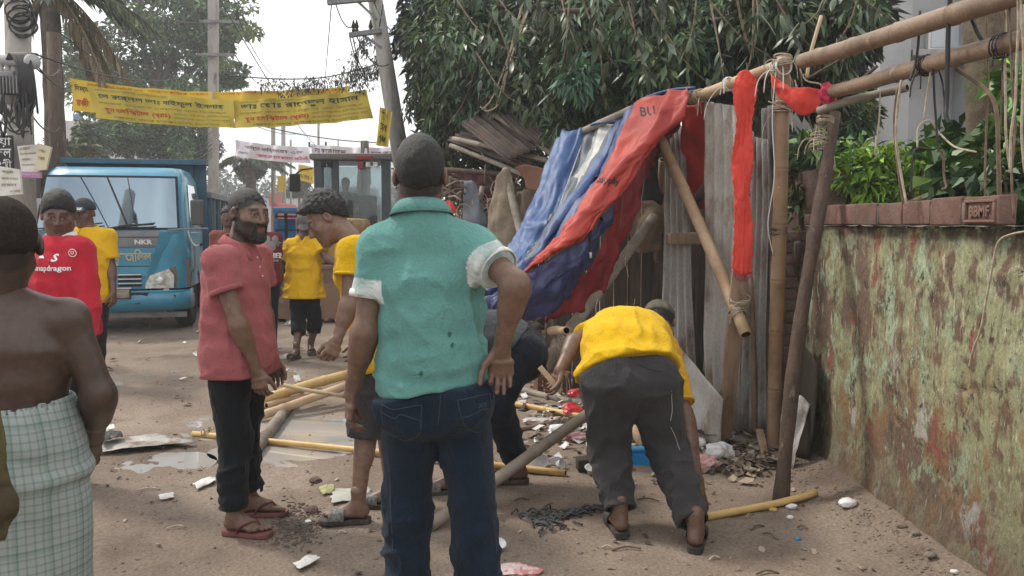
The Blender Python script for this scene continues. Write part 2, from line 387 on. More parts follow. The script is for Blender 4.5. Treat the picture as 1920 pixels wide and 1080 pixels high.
# ================================================================== BOUNDARY WALL on the right
WX, WTOP = 1.92, 1.50
def wall_material():
 m = bpy.data.materials.new('peeling_plaster'); m.use_nodes = True; t = m.node_tree; N = t.nodes; L = t.links; b = N['Principled BSDF']
 co = N.new('ShaderNodeTexCoord')
 def mp(s):
  q = N.new('ShaderNodeMapping'); L.new(co.outputs['Object'], q.inputs[0]); q.inputs['Scale'].default_value = s; return q.outputs[0]
 def nz(v, sc, det=6, ro=.62):
  n = N.new('ShaderNodeTexNoise'); n.inputs['Scale'].default_value = sc; n.inputs['Detail'].default_value = det; n.inputs['Roughness'].default_value = ro; L.new(v, n.inputs['Vector']); return n.outputs[0]
 def rg(s, a, bb, soft=True):
  r = N.new('ShaderNodeMapRange'); r.inputs[1].default_value = a; r.inputs[2].default_value = bb; L.new(s, r.inputs[0]); return r.outputs[0]
 def mixc(f, a, c):
  x = N.new('ShaderNodeMix'); x.data_type = 'RGBA'; L.new(f, x.inputs[0])
  for s, v in ((6, a), (7, c)):
   if isinstance(v, tuple): x.inputs[s].default_value = v + (1,)
   else: L.new(v, x.inputs[s])
  return x.outputs[2]
 def mul(a, c):
  x = N.new('ShaderNodeMath'); x.operation = 'MULTIPLY'; L.new(a, x.inputs[0])
  if isinstance(c, float): x.inputs[1].default_value = c
  else: L.new(c, x.inputs[1])
  return x.outputs[0]
 v1, vst, vst2 = mp((1.5, 1.5, 1.5)), mp((1.9, 1.9, 1.15)), mp((1.4, 1.4, .25))
 base = mixc(rg(nz(v1, 2.2), .38, .62), (.26, .25, .145), (.34, .35, .21))          # mossy ochre plaster
 base = mixc(rg(nz(vst, 5.5, 8), .505, .58), base, (.155, .105, .072))                   # bare brown render
 base = mixc(rg(nz(v1, 1.05, 7), .51, .58), base, (.16, .11, .078))
 mint = mul(rg(nz(vst, 3.1, 9, .68), .535, .56), rg(nz(v1, 1.3), .42, .55))
 base = mixc(mint, base, (.33, .41, .28))                                                # old mint paint
 base = mixc(mul(rg(nz(vst2, 22, 5, .7), .585, .63), rg(nz(v1, 3.4), .42, .55)), base, (.50, .47, .35))   # pale flakes, runs
 sz = N.new('ShaderNodeSeparateXYZ'); L.new(co.outputs['Object'], sz.inputs[0])
 low = rg(sz.outputs[2], 1.05, .45)
 base = mixc(mul(rg(nz(vst, 4.2, 7), .50, .58), low), base, (.27, .165, .085))           # orange where the plaster has gone, low down
 base = mixc(mul(rg(nz(mp((1, 1, .55)), 5.1, 7), .585, .62), rg(nz(v1, 2.1), .40, .5)), base, (.25, .095, .065))      # red-brown patches
 base = mixc(mul(rg(nz(mp((1, 1, .6)), 4.3, 7), .62, .64), low), base, (.45, .43, .39))
 base = mixc(rg(nz(v1, 34, 3, .7), .64, .70), base, (.05, .04, .03))                    # pits
 base = mixc(mul(rg(nz(vst, 9, 8, .72), .555, .61), rg(nz(v1, 2.9), .5, .58)), base, (.055, .042, .034))        # mould
 damp = rg(sz.outputs[2], .62, .08)
 base = mixc(mul(rg(sz.outputs[2], 1.38, 1.47), rg(nz(v1, 6, 6), .38, .58)), base, (.085, .068, .05))
 base = mixc(mul(damp, .8), base, (.115, .085, .062))                                    # soil splashed up the foot
 fr = N.new('ShaderNodeMapRange'); fr.inputs[1].default_value = .3; fr.inputs[2].default_value = .7; fr.inputs[3].default_value = .60; fr.inputs[4].default_value = 1.32; L.new(nz(mp((1, 1, .6)), 55, 5, .75), fr.inputs[0])
 fs = N.new('ShaderNodeVectorMath'); fs.operation = 'SCALE'; L.new(base, fs.inputs[0]); L.new(fr.outputs[0], fs.inputs['Scale']); base = fs.outputs[0]
 L.new(base, b.inputs['Base Color']); b.inputs['Roughness'].default_value = .9; b.inputs['Specular IOR Level'].default_value = .25
 bp = N.new('ShaderNodeBump'); bp.inputs['Strength'].default_value = .8; bp.inputs['Distance'].default_value = .012
 h = N.new('ShaderNodeMath'); h.operation = 'ADD'; L.new(mul(mint, .35), h.inputs[0]); L.new(nz(vst, 26, 7, .7), h.inputs[1]); L.new(h.outputs[0], bp.inputs['Height']); L.new(bp.outputs[0], b.inputs['Normal'])
 return m
M_wall = wall_material()
wall = thing('boundary_wall', 'low wall of peeling green and brown plaster running along the right side', 'wall', (WX, 3, 0))
wy = np.arange(-2.2, 5.32, .02); wz = np.linspace(-.1, WTOP, 84)
WY, WZ = np.meshgrid(wy, wz, indexing='ij')
wp = np.stack([np.zeros_like(WY), WY, WZ], -1).reshape(-1, 3)
cov = fbm(wp + 2, (1, 1.5, 1.1), 4)
lump = (fbm(wp, (1, 2.2, 2.0), 4) - .5) * .055 + (fbm(wp, (1, 14, 10), 3) - .5) * .012 + np.clip((cov - .52) * 30, 0, 1) * .012
def near_line(pts, w):
 d = np.full(len(wp), 9.0)
 for a, b_ in zip(pts[:-1], pts[1:]):
  a, b_ = np.array(a), np.array(b_); q = wp[:, 1:3]; ab = b_ - a
  t = np.clip(((q - a) @ ab) / (ab @ ab), 0, 1)[:, None]; d = np.minimum(d, np.linalg.norm(q - a - t * ab + .07 * (fbm(wp, 9, 3)[:, None] - .5), axis=1))
 return np.exp(-(d / w) ** 2)
def wpt(u, v):                       # where a picture point meets the wall plane
 d = ray(u, v); t = WX / d[0]; return (d[1] * t, CAM_Z + d[2] * t)
crack = near_line([wpt(1700, 690), wpt(1790, 730), wpt(1850, 735), wpt(1925, 775)], .006) + .8 * near_line([wpt(1580, 640), wpt(1650, 760), wpt(1720, 850), wpt(1800, 950)], .007) + .7 * near_line([wpt(1850, 960), wpt(1925, 1010)], .006)
lump = lump - .022 * crack
topchip = np.exp(-(((WY.ravel() - 3.05) / .28) ** 2)) * np.clip((WZ.ravel() - 1.36 + .06 * fbm(wp, 9, 3)) / .02, 0, 1)
lump = lump - .03 * topchip
foot = np.clip(1 - WZ.ravel() / .35, 0, 1) ** 2 * .05
wv = wp.copy(); wv[:, 0] = WX - lump - foot + .03
n0 = len(wv); back = np.array([[WX + .14, -2.2, -.1], [WX + .14, 5.30, -.1], [WX + .14, 5.30, WTOP], [WX + .14, -2.2, WTOP]])
obj('plaster_face', (wv, gridf(len(wy), len(wz))), M_wall, wall)
core = [box((WX + .085, -2.2, -.1), (WX + .25, 5.29, WTOP - .002))]
obj('wall_core', join(*core), M_mortar, wall, smooth=False)
capv = np.stack(np.meshgrid(np.arange(-2.2, 5.3, .05), np.linspace(0, 1, 5), indexing='ij'), -1).reshape(-1, 2)
cz = np.stack([WX - .012 + capv[:, 1] * .29 + .01 * (fbm(np.c_[capv, capv[:, :1]], (9, 9, 9)) - .5), capv[:, 0], WTOP + .008 + .02 * (fbm(np.c_[capv, capv[:, :1]], 14, 3) - .35)], -1)
obj('wall_top', (cz, gridf(len(np.arange(-2.2, 5.3, .05)), 5)[:, ::-1].copy()), M_mortar, wall)
# seven bricks on edge along the top, the near one stamped BBMF
def brick_geo(l, w, h, seed, frog=False):
 v, f = box((-w / 2, -l / 2, 0), (w / 2, l / 2, h), .008)
 v = v + (np.stack([fbm(v + seed, 14, 2), fbm(v + seed + 4, 14, 2), fbm(v + seed + 8, 14, 2)], -1) - .5) * .012
 return v, f
by = 5.10
for k in range(7):
 l = .262; yc = by - l / 2; by -= l + .006
 x = WX + .075 + rnd.uniform(-.01, .01); t_ = rnd.uniform(-.03, .03)
 last = k == 6
 g = xf(brick_geo(l - .006, .072, .118 + rnd.uniform(-.004, .004), k), rotz(t_), (x, yc, WTOP + .016))
 b_ = obj('brick', g, M_brickm, wall)
 if last:
  b_['label'] = 'brick stamped BBMF in a sunk panel'
  # the raised rim of the frog and the stamped letters face the road
  fx = x - .0385
  for (y0, y1, z0, z1) in ((yc - .112, yc + .112, .094, .106), (yc - .112, yc + .112, .010, .022), (yc - .112, yc - .098, .022, .094), (yc + .098, yc + .112, .022, .094)):
   obj('rim', box((fx - .010, y0, WTOP + .016 + z0), (fx + .004, y1, WTOP + .016 + z1), .003), M_brickm, b_)
  tv = text('BBMF', .062, bold=.0022, ext=.004)
  obj('lettering', on_plane(tv, (fx + .001, yc, WTOP + .016 + .056), (0, -1, 0), (0, 0, 1), .004), M_brickm, b_, smooth=False)
 else:
  obj('mortar_joint', xf(box((-.03, -.008, 0), (.03, .008, .10)), None, (x, yc - l / 2 - .003, WTOP + .014)), M_mortar, wall)
g = xf(brick_geo(.2, .1, .07, 77), rotz(.4), (WX + .09, 5.22, WTOP + .012)); b_ = obj('brick', g, M_brickd, wall)
# rough pier at the end of the wall and the brick wall that runs on behind the stall
pier = thing('brick_pier', 'dark bare brick pier at the end of the plastered wall', 'pier', (1.98, 5.45, 0))
obj('mortar_core', box((1.83, 5.36, -.1), (2.19, 5.60, 1.47)), M_mortar, pier, smooth=False)
for r_ in range(19):
 z = r_ * .078
 for c_ in range(2):
  w_ = .175 if True else 0
  off = (.0 if r_ % 2 else -.06)
  x0 = 1.80 + c_ * .185 + (off if c_ else 0); x1 = x0 + w_ - (off if c_ else -off) * 1
  x1 = min(x1, 2.2)
  v, f = box((x0 + .004, 5.34 + rnd.uniform(-.006, .006), z + .004), (x1 - .004, 5.36 + .06, z + .071), .006)
  obj('brick', (v, f), M_brickd, pier)
 v, f = box((1.795 + rnd.uniform(-.004, .004), 5.425, z + .004), (1.86, 5.61, z + .071), .006)
 obj('brick', (v, f), M_brickd, pier)
wall2 = thing('brick_wall', 'dark old brick wall standing behind the tin sheets of the stall', 'wall', (2.1, 8, 0))
obj('wall_core', box((2.12, 5.62, -.1), (2.33, 22, 1.9)), M_brickd, wall2, smooth=False)
# fine vine root that crosses the plaster
vr = [P(1905, 432, 2.93), P(1870, 440, 3.06), P(1850, 455, 3.13), P(1842, 500, 3.16), P(1838, 560, 3.19), P(1830, 620, 3.22), P(1815, 650, 3.26), P(1805, 690, 3.29)]
vr = [np.array([WX - .02, q[1], q[2]]) for q in vr]
tag(obj('dry_vine', tube(catmull(vr, 5), .0045, 5), M_rope), 'thin dry vine hanging down the face of the plaster wall', 'vine')
# ================================================================== BAMBOO
def bamboo_geo(p0, p1, r0, r1=None, gap=.32, n=12, bow=.0, seed=0, solidwood=False, wob=.006):
 p0, p1 = np.asarray(p0, float), np.asarray(p1, float); r1 = r0 if r1 is None else r1
 L = np.linalg.norm(p1 - p0); rr = random.Random(seed)
 ts = list(np.linspace(0, 1, max(6, int(L / .12)))); rs = {}
 bump = {}
 if not solidwood:
  s = rr.uniform(.3, .9) * gap
  while s < L - .04:
   for d_, b_ in ((-.018, 1.0), (-.006, 1.10), (0, .97), (.006, 1.10), (.02, 1.0)):
    t = (s + d_) / L
    if 0 < t < 1: ts.append(t); bump[t] = b_
   s += gap * rr.uniform(.85, 1.15)
 ts = sorted(set(ts)); side = nrm(np.cross(p1 - p0, (.3, .2, 1))); up = nrm(np.cross(side, p1 - p0))
 pts, rad = [], []
 for t in ts:
  w = math.sin(t * math.pi)
  pts.append(p0 + (p1 - p0) * t + up * bow * w + side * wob * math.sin(t * 5.3 + seed) + up * wob * math.sin(t * 4.1 + 2 * seed))
  k = bump.get(t, 1.0)
  if solidwood: k = 1 + .13 * (rr.random() - .5) + .06 * math.sin(t * 17 + seed)
  rad.append((r0 + (r1 - r0) * t) * k)
 V, F = tube(pts, rad, n, caps=False); M = [0] * len(F); m = len(ts); V = list(V)
 ang = np.arange(n)
 for end in (0, m - 1):
  ring = [end * n + j for j in range(n)]; c = np.mean([V[i] for i in ring], 0); d_ = nrm(pts[1] - pts[0]) if end == 0 else nrm(pts[-2] - pts[-1])
  if solidwood:
   F.append(tuple(ring[::-1] if end == 0 else ring)); M.append(0); continue
  i0 = len(V)
  for i in ring: V.append(c + (V[i] - c) * .74)
  for i in ring: V.append(c + (V[i] - c) * .70 + d_ * .09)
  for j in range(n):
   k = (j + 1) % n
   q = (ring[j], ring[k], i0 + k, i0 + j); q2 = (i0 + j, i0 + k, i0 + n + k, i0 + n + j); e_ = tuple(i0 + n + j for j in range(n))
   F.append(q if end else q[::-1]); M.append(0)
   F.append(q2 if end else q2[::-1]); M.append(1)
  F.append(e_); M.append(1)
 return np.array(V), F, M
_bs = [0]
def bamboo(p0, p1, r, label, r1=None, m=None, group=None, name='bamboo_pole', cat='bamboo pole', **kw):
 _bs[0] += 1
 g = bamboo_geo(p0, p1, r, r1, seed=_bs[0], **kw)
 o = obj(name, g, [m or M_bam_y, M_dark]); tag(o, label, cat, group); return o
def lash(c, axis, r, label, m=None, n=4, tails=3, seed=1, spread=.03):
 """a lashing of a few turns of cord round a pole, with loose ends"""
 rr = random.Random(seed); axis = nrm(axis); x = nrm(np.cross(axis, (.31, .2, .9))); y = np.cross(axis, x); parts = []
 for k in range(n):
  a = np.linspace(0, 2 * math.pi, 15); tl = rr.uniform(-.3, .3)
  pts = np.asarray(c) + axis * ((k - n / 2) * spread / n + rr.uniform(-.004, .004)) + (r + .004) * (np.cos(a)[:, None] * x + np.sin(a)[:, None] * (y + axis * tl))
  parts.append(tube(pts, .004, 5))
 for k in range(tails):
  s = np.asarray(c) + (r + .004) * (x * rr.uniform(-1, 1) + y * rr.uniform(-1, 1)); L = rr.uniform(.06, .2); d_ = A(rr.uniform(-1, 1), rr.uniform(-1, 1), rr.uniform(-.8, .3))
  pts = [s, s + d_ * L * .4, s + d_ * L * .7 + A(0, 0, -.3 * L), s + d_ * L * .8 + A(0, 0, -.8 * L)]
  parts.append(tube(catmull(pts, 4), .0035, 5))
 o = obj('rope_lashing', join(*parts), m or M_rope); return tag(o, label, 'rope', 'rope lashings on the bamboo frame')
FR = 'bamboo frame of the half dismantled stall'
M_bam_s = mat('bamboo_specked', (.28, .18, .105), (.20, .125, .07), rough=.5, scale=5, bump=.15, bscale=80, c3=(.62, .56, .46), s3=42, pos3=(.70, .73))
# --- upright posts
pA0, pA1 = G(1453, 850), P(1468, 106, 5.16)
bamboo(pA0 - A(0, 0, .1), pA1, .050, 'tall upright bamboo post with white specks at the end of the wall', .043, M_bam_s, FR, gap=.36, wob=.012)
pB0, pB1 = G(1463, 948), P(1556, 212, 4.95)
bamboo(pB0 - A(0, 0, .06), pB1, .043, 'dark crooked wooden post leaning against the plaster wall', .036, M_wood_d, FR, solidwood=True, n=14, wob=.022, name='wooden_post', cat='post')
# --- long poles over the wall
pC0, pC1 = P(1296, 186, 6.0), P(1985, -38, 2.85)
bamboo(pC0, P(1478, 118, 5.12), .040, 'bamboo pole running from the corner post down to the red tarpaulin ridge', .040, M_bam_t, FR, gap=.42)
bamboo(P(1500, 118, 5.0), pC1, .047, 'thick upper bamboo pole reaching over the wall to the top right corner', .043, M_bam_b, FR, gap=.5, wob=.015)
bamboo(P(1560, 168, 4.8), P(1990, 60, 2.9), .040, 'lower bamboo pole running over the wall below the thick upper one', .040, M_bam_b, FR, gap=.45, wob=.012)
bamboo(P(1535, 207, 4.9), P(1700, 163, 4.45), .026, 'short thin bamboo stub under the two long poles', .022, M_bam_g, FR, gap=.25)
bamboo(P(1545, 200, 4.9), P(1645, 122, 4.75), .014, 'thin split stick crossing behind the short stub', .010, M_wood_d, FR, solidwood=True, name='stick', cat='stick')
bamboo(P(1510, 150, 5.1), P(1650, 62, 4.6), .007, 'thin bare twig along the underside of the upper pole', .005, M_twig, FR, solidwood=True, name='twig', cat='twig', n=6)
# --- poles inside the stall
bamboo(P(1240, 262, 6.5), P(1400, 628, 5.15), .044, 'tan bamboo pole leaning diagonally across the stall opening', .040, M_bam_t, FR, gap=.38)
bamboo(P(1224, 408, 6.6), P(1018, 690, 5.35), .040, 'grey brown bamboo pole slanting down behind the bending man', .050, M_bam_g, FR, gap=.4)
bamboo(G(1225, 700), P(1242, 300, 6.7), .042, 'upright brown bamboo post at the back of the stall', .036, M_bam_b, FR, gap=.33)
bamboo(P(1295, 392, 6.3), P(1350, 318, 5.9), .04, 'short dark pole stub poking out beside the pale tin sheet', .04, M_wood_d, FR, solidwood=True)
bamboo(P(1033, 622, 5.3), P(1062, 618, 5.0), .028, 'cut bamboo end tied to the slanting grey pole', .028, M_bam_t, FR)
bamboo(G(1418, 826), P(1408, 520, 5.35), .020, 'thin brown stick standing beside the upright plank', .016, M_bam_b, FR, gap=.28, name='stick', cat='stick')
bamboo(G(1478, 800), P(1497, 455, 5.25), .026, 'thin dark stake between the bamboo post and the brick pier', .022, M_wood_d, FR, solidwood=True, name='stake', cat='stake')
# plank that stands under the red cloth
pl0, pl1 = G(1357, 826), P(1388, 505, 5.25)
o = obj('plank', beam(pl0, pl1, .105, .03, (0, 1, 0.1), .004), M_plank); tag(o, 'upright sawn timber plank standing under the red cloth strip', 'plank')
o = obj('plank', beam(G(1420, 812) + A(.05, 0, .01), P(1440, 860, 5.0) + A(0, 0, .03), .045, .018, (0, 0, 1), .003), M_plank)
bpy.data.objects.remove(o)
sl0 = G(1436, 862); o = obj('wood_offcut', join(beam(sl0, P(1424, 806, 5.25), .05, .02, (0, 1, 0), .003)), M_plank); tag(o, 'short pale wood offcut leaning at the foot of the bamboo post', 'wood')
# lashings
lash(P(1468, 112, 5.12), pA1 - pA0, .05, 'tangle of cord lashing the pole ends to the top of the corner post', n=7, tails=9, seed=3, spread=.06)
lash(P(1466, 125, 5.12), pC1 - pC0, .05, 'white cord wound round the poles beside the corner post', M_rope_w, n=5, tails=6, seed=4, spread=.1)
lash(P(1466, 200, 5.15), pA1 - pA0, .047, 'cord turns round the corner post below its top', n=6, tails=3, seed=5, spread=.07)
lash(P(1310, 180, 5.9), A(-.4, .9, 0), .042, 'cord tying the red tarpaulin to the ridge pole end', n=4, tails=5, seed=6, spread=.06)
lash(P(1365, 158, 5.6), A(-.4, .9, 0), .042, 'pale cord loop round the ridge pole between tarpaulin and red cloth', M_rope_w, n=3, tails=4, seed=7, spread=.04)
lash(P(1382, 585, 5.27), P(1240, 262, 6.5) - P(1400, 628, 5.15), .048, 'pale rope tying the diagonal bamboo to the plank', M_rope, n=5, tails=3, seed=8, spread=.08)
lash(P(1388, 560, 5.27), pl1 - pl0, .06, 'wire twisted round the plank and the diagonal bamboo', M_rope, n=2, tails=2, seed=9, spread=.03)
lash(P(1548, 225, 4.92), pB1 - pB0, .046, 'cord tying the short stub to the leaning post top', n=4, tails=6, seed=10, spread=.05)
lash(P(1058, 640, 5.3), A(.6, -.4, .7), .05, 'loose cords tying the slanting pole near the ground', n=6, tails=10, seed=12, spread=.12)
lash(P(1460, 430, 5.18), pA1 - pA0, .05, 'thin wire round the middle of the corner post', M_cable, n=3, tails=2, seed=13, spread=.05)
lash(P(1535, 262, 4.9), pB1 - pB0, .046, 'old string wound round the upper part of the leaning post', n=5, tails=5, seed=14, spread=.09)
lash(P(1740, 122, 3.75), A(.3, -.9, 0), .043, 'dark cord bound round the lower pole over the wall', M_cable, n=4, tails=4, seed=15, spread=.05)
lash(P(1880, 85, 3.2), A(.3, -.9, 0), .043, 'black cable turns round the lower pole at the right edge', M_cable, n=3, tails=3, seed=16, spread=.04)
# hanging cords and cables over the wall
HC = 'cords and vines hanging from the long poles'
def cord(pts, r, label, m, group=HC, n=6, name='cord', cat='cord'):
 o = obj(name, tube(catmull(pts, 6), r, n), m); return tag(o, label, cat, group)
def uv(*l): return [P(*q) for q in l]
cord(uv((1783, -20, 3.4), (1778, 60, 3.42), (1776, 180, 3.42), (1774, 215, 3.4), (1780, 232, 3.38)), .010, 'thick black cable hanging straight down from the upper pole', M_cable)
cord(uv((1725, 20, 3.7), (1722, 80, 3.72), (1716, 120, 3.74), (1706, 150, 3.7)), .006, 'short black cord hanging behind the upper pole', M_cable)
cord(uv((1750, 120, 3.65), (1752, 180, 3.7), (1757, 260, 3.7), (1752, 280, 3.7), (1720, 278, 3.7), (1711, 300, 3.7), (1708, 370, 3.7)), .005, 'black wire looping down from the lower pole to the bricks', M_cable)
cord(uv((1758, 280, 3.7), (1768, 290, 3.7), (1770, 330, 3.7), (1774, 350, 3.68), (1766, 355, 3.68)), .005, 'brown wire end with a knotted loop', M_twig)
cord(uv((1720, 278, 3.7), (1722, 240, 3.75), (1742, 226, 3.75), (1760, 248, 3.75), (1790, 275, 3.6), (1830, 285, 3.4)), .0045, 'thin wire looping in front of the white building', M_rope)
cord(uv((1690, 150, 3.9), (1683, 200, 3.9), (1680, 260, 3.9), (1690, 330, 3.9), (1700, 385, 3.85)), .006, 'pale cord hanging down to the row of bricks', M_rope)
cord(uv((1682, 165, 3.95), (1676, 230, 3.95), (1684, 320, 3.92), (1693, 382, 3.9)), .005, 'second pale cord beside the one reaching the bricks', M_twig)
cord(uv((1747, 120, 3.7), (1738, 180, 3.7), (1732, 225, 3.7)), .004, 'thin pale string hanging from the lower pole', M_rope)
cord(uv((1650, 170, 4.4), (1648, 230, 4.4), (1640, 290, 4.4)), .004, 'faint string hanging beside the white parapet', M_rope)
cord(uv((1820, 30, 3.4), (1838, 70, 3.35), (1862, 92, 3.3), (1880, 95, 3.25)), .008, 'black cable sagging between the two long poles', M_cable)
cord(uv((1795, 130, 3.6), (1850, 170, 3.4), (1868, 210, 3.35), (1872, 300, 3.35), (1874, 400, 3.35)), .009, 'brown vine stem curving down in front of the trunk', M_twig, name='hanging_vine', cat='vine')
for k, (u0, u1, dY) in enumerate(((1885, 1892, 3.2), (1896, 1902, 3.1), (1908, 1895, 3.0), (1872, 1880, 3.35), (1916, 1922, 2.95), (1850, 1846, 3.5))):
 pts = [P(u0 + (u1 - u0) * t + rnd.uniform(-5, 5), -20 + 430 * t * (1 if k % 2 else .8), dY) for t in np.linspace(0, 1, 6)]
 cord(pts, .0045, ['pale hair root hanging by the trunk at the right edge', 'brown hair root hanging nearest the frame edge', 'twisted pale root crossing the others at the right', 'thin root touching the mossy trunk', 'outermost root at the top right corner', 'short root on the left side of the trunk'][k], [M_rope, M_twig][k % 2], name='hanging_root', cat='root')
cord(uv((1660, 60, 4.2), (1600, 95, 4.6), (1520, 118, 5.0), (1500, 125, 5.1)), .005, 'dry vine along the upper pole towards the corner post', M_twig, name='dry_vine', cat='vine')
cord(uv((1540, 30, 5.2), (1520, 100, 5.15), (1512, 150, 5.1)), .012, 'bent dry leaf stalk standing beside the corner post top', M_bam_t, name='dry_stalk', cat='stalk')
cord(uv((1455, 130, 5.12), (1448, 220, 5.1), (1452, 330, 5.1), (1440, 420, 5.12), (1450, 480, 5.15)), .0035, 'thin white cord hanging along the corner post', M_rope_w)
cord(uv((1500, 130, 5.1), (1508, 190, 5.08), (1522, 240, 5.05), (1535, 260, 5.0)), .005, 'slack cord between corner post and leaning post', M_twig)
cord(uv((1495, 115, 5.1), (1510, 150, 5.05), (1540, 160, 5.0), (1530, 190, 5.0), (1500, 175, 5.02), (1490, 150, 5.05)), .005, 'tangled grey cord round the pole ends', M_rope)
cord(uv((1540, 205, 5), (1515, 212, 5.05), (1480, 205, 5.08), (1440, 190, 5.1)), .004, 'pale string tied across from the leaning post', M_rope)
# ================================================================== RED CLOTH STRIPS
M_redc = mat('red_cloth', (.70, .055, .035), (.60, .045, .03), rough=.6, scale=5, bump=.15, bscale=160, spec=.3, sheen=.2)
ctrl = [uv((1384, 138, 5.26), (1400, 131, 5.22), (1417, 148, 5.24)), uv((1374, 172, 5.26), (1397, 180, 5.24), (1419, 170, 5.25)), uv((1379, 236, 5.24), (1396, 240, 5.26), (1410, 234, 5.25)),
  uv((1371, 300, 5.26), (1391, 298, 5.24), (1413, 296, 5.22)), uv((1377, 366, 5.25), (1394, 374, 5.22), (1404, 362, 5.25)), uv((1376, 430, 5.25), (1393, 430, 5.24), (1411, 428, 5.23)), uv((1373, 503, 5.24), (1390, 516, 5.22), (1408, 512, 5.24))]
g = wrinkle(wrinkle(cloth(ctrl, 14, 16), .007, (36, 36, 5), 3), .006, (30, 30, 26), 6)
for i_ in range(g.shape[0]):
 w_ = 1 + .10 * math.sin(i_ * 1.9) * math.sin(i_ * .53); c_ = g[i_].mean(0); g[i_] = c_ + (g[i_] - c_) * w_
o = solid(obj('red_cloth', sheet(g), M_redc), .002); tag(o, 'long bright red cloth strip hanging from the ridge pole', 'cloth')
fr_ = []
for k in range(16):
 e_ = g[-1, int(k * (g.shape[1] - 1) / 15)]; fr_.append(tube([e_, e_ + A(rnd.uniform(-.01, .01), -.005, -.02), e_ + A(rnd.uniform(-.02, .02), 0, -.04)], .0022, 4))
obj('frayed_edge', join(*fr_), mat('fray', (.45, .06, .12), rough=.9), o)
ctrl = [uv((1446, 138, 5.15), (1472, 158, 5.08), (1490, 165, 5.05), (1520, 165, 5.0), (1548, 172, 5.0)), uv((1452, 158, 5.14), (1475, 172, 5.06), (1492, 186, 5.02), (1518, 188, 5.0), (1545, 184, 5.0)), uv((1460, 172, 5.15), (1480, 196, 5.08), (1500, 212, 5.05), (1515, 214, 5.02), (1536, 200, 5.0))]
g = wrinkle(cloth(ctrl, 7, 6), .02, (16, 16, 16), 8); o = solid(obj('red_cloth', sheet(g), M_redc), .003); tag(o, 'torn red cloth scrap knotted between corner post and leaning post', 'cloth')
ctrl = [[P(1552 + 14 * math.cos(a) * s, 176 + 15 * math.sin(a) * s, 4.85 - .04 * (1 - s)) for s in (0.05, .55, 1)] for a in np.linspace(0, 6.28, 11)]
g = wrinkle(cloth(ctrl, 4, 4), .035, (40, 40, 40), 5); o = obj('red_rag', sheet(g), mat('pink_rag', (.62, .05, .12), rough=.7)); tag(o, 'frayed pink red rag plugged on the end of the lower pole', 'rag')
# strip of red cloth against the dark inner side (behind the pale tin sheet)
M_redd = mat('red_tarpaulin', (.50, .045, .04), (.42, .035, .035), rough=.5, scale=4, bump=.3, bscale=140, spec=.35)
ctrl = [uv((1283, 196, 6.2), (1305, 196, 6.1), (1322, 186, 5.95)), uv((1280, 240, 6.35), (1305, 245, 6.2), (1328, 240, 6.1)), uv((1280, 290, 6.5), (1308, 300, 6.4), (1334, 310, 6.2)), uv((1290, 380, 6.6), (1312, 390, 6.5), (1338, 400, 6.3))]
g = wrinkle(cloth(ctrl, 8, 8), .03, (5, 5, 3), 2); o = solid(obj('red_tarpaulin', sheet(g), M_redd), .003); tag(o, 'dark red tarpaulin flap hanging inside the stall beside the tin sheet', 'tarpaulin')
# ================================================================== TARPAULIN
M_tb = mat('tarp_blue', (.028, .074, .205), (.045, .10, .245), rough=.45, scale=2.5, bump=.35, bscale=120, spec=.45, c3=(.16, .22, .34), s3=4, pos3=(.55, .75))
M_tn = mat('tarp_navy', (.03, .055, .155), (.045, .075, .19), rough=.45, scale=3, bump=.3, bscale=120, spec=.45)
M_ti = mat('tarp_indigo', (.034, .040, .120), (.055, .060, .155), rough=.4, scale=3, bump=.4, bscale=110, spec=.5)
M_tg = mat('tarp_grey', (.09, .105, .125), (.14, .155, .175), rough=.5, scale=3, bump=.3, bscale=110)
M_ts = mat('tarp_silver', (.44, .44, .42), (.27, .28, .28), rough=.45, scale=5, bump=.4, bscale=60, spec=.5, stretch=(2, 2, .6))
M_tr = mat('tarp_red', (.42, .046, .028), (.32, .035, .026), rough=.5, scale=2.5, bump=.35, bscale=130, spec=.35)
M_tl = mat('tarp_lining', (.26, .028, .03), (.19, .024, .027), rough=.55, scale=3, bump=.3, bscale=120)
M_tk = mat('tarp_lining_shade', (.22, .035, .04), (.28, .05, .05), rough=.55, scale=3, bump=.3, bscale=120)  # lining red with its shade put into the colour
tarp = thing('tarpaulin', 'big blue and red tarpaulin sagging from the ridge pole of the stall', 'tarpaulin', (.6, 6, 0))
def tpart(name, rows, m, amp=.035, s=(6, 6, 3), seed=0, su=11, sv=11, th=.003, label=None):
 g = cloth([uv(*r) for r in rows], su, sv)
 g = wrinkle(g, amp, s, seed); g = wrinkle(g, amp * .42, np.array(s) * 3.1, seed + 5); g = wrinkle(g, amp * .2, np.array(s) * 8, seed + 9)
 o = solid(obj(name, sheet(g), m, tarp), th)
 if label: o['label'] = label
 return o, g
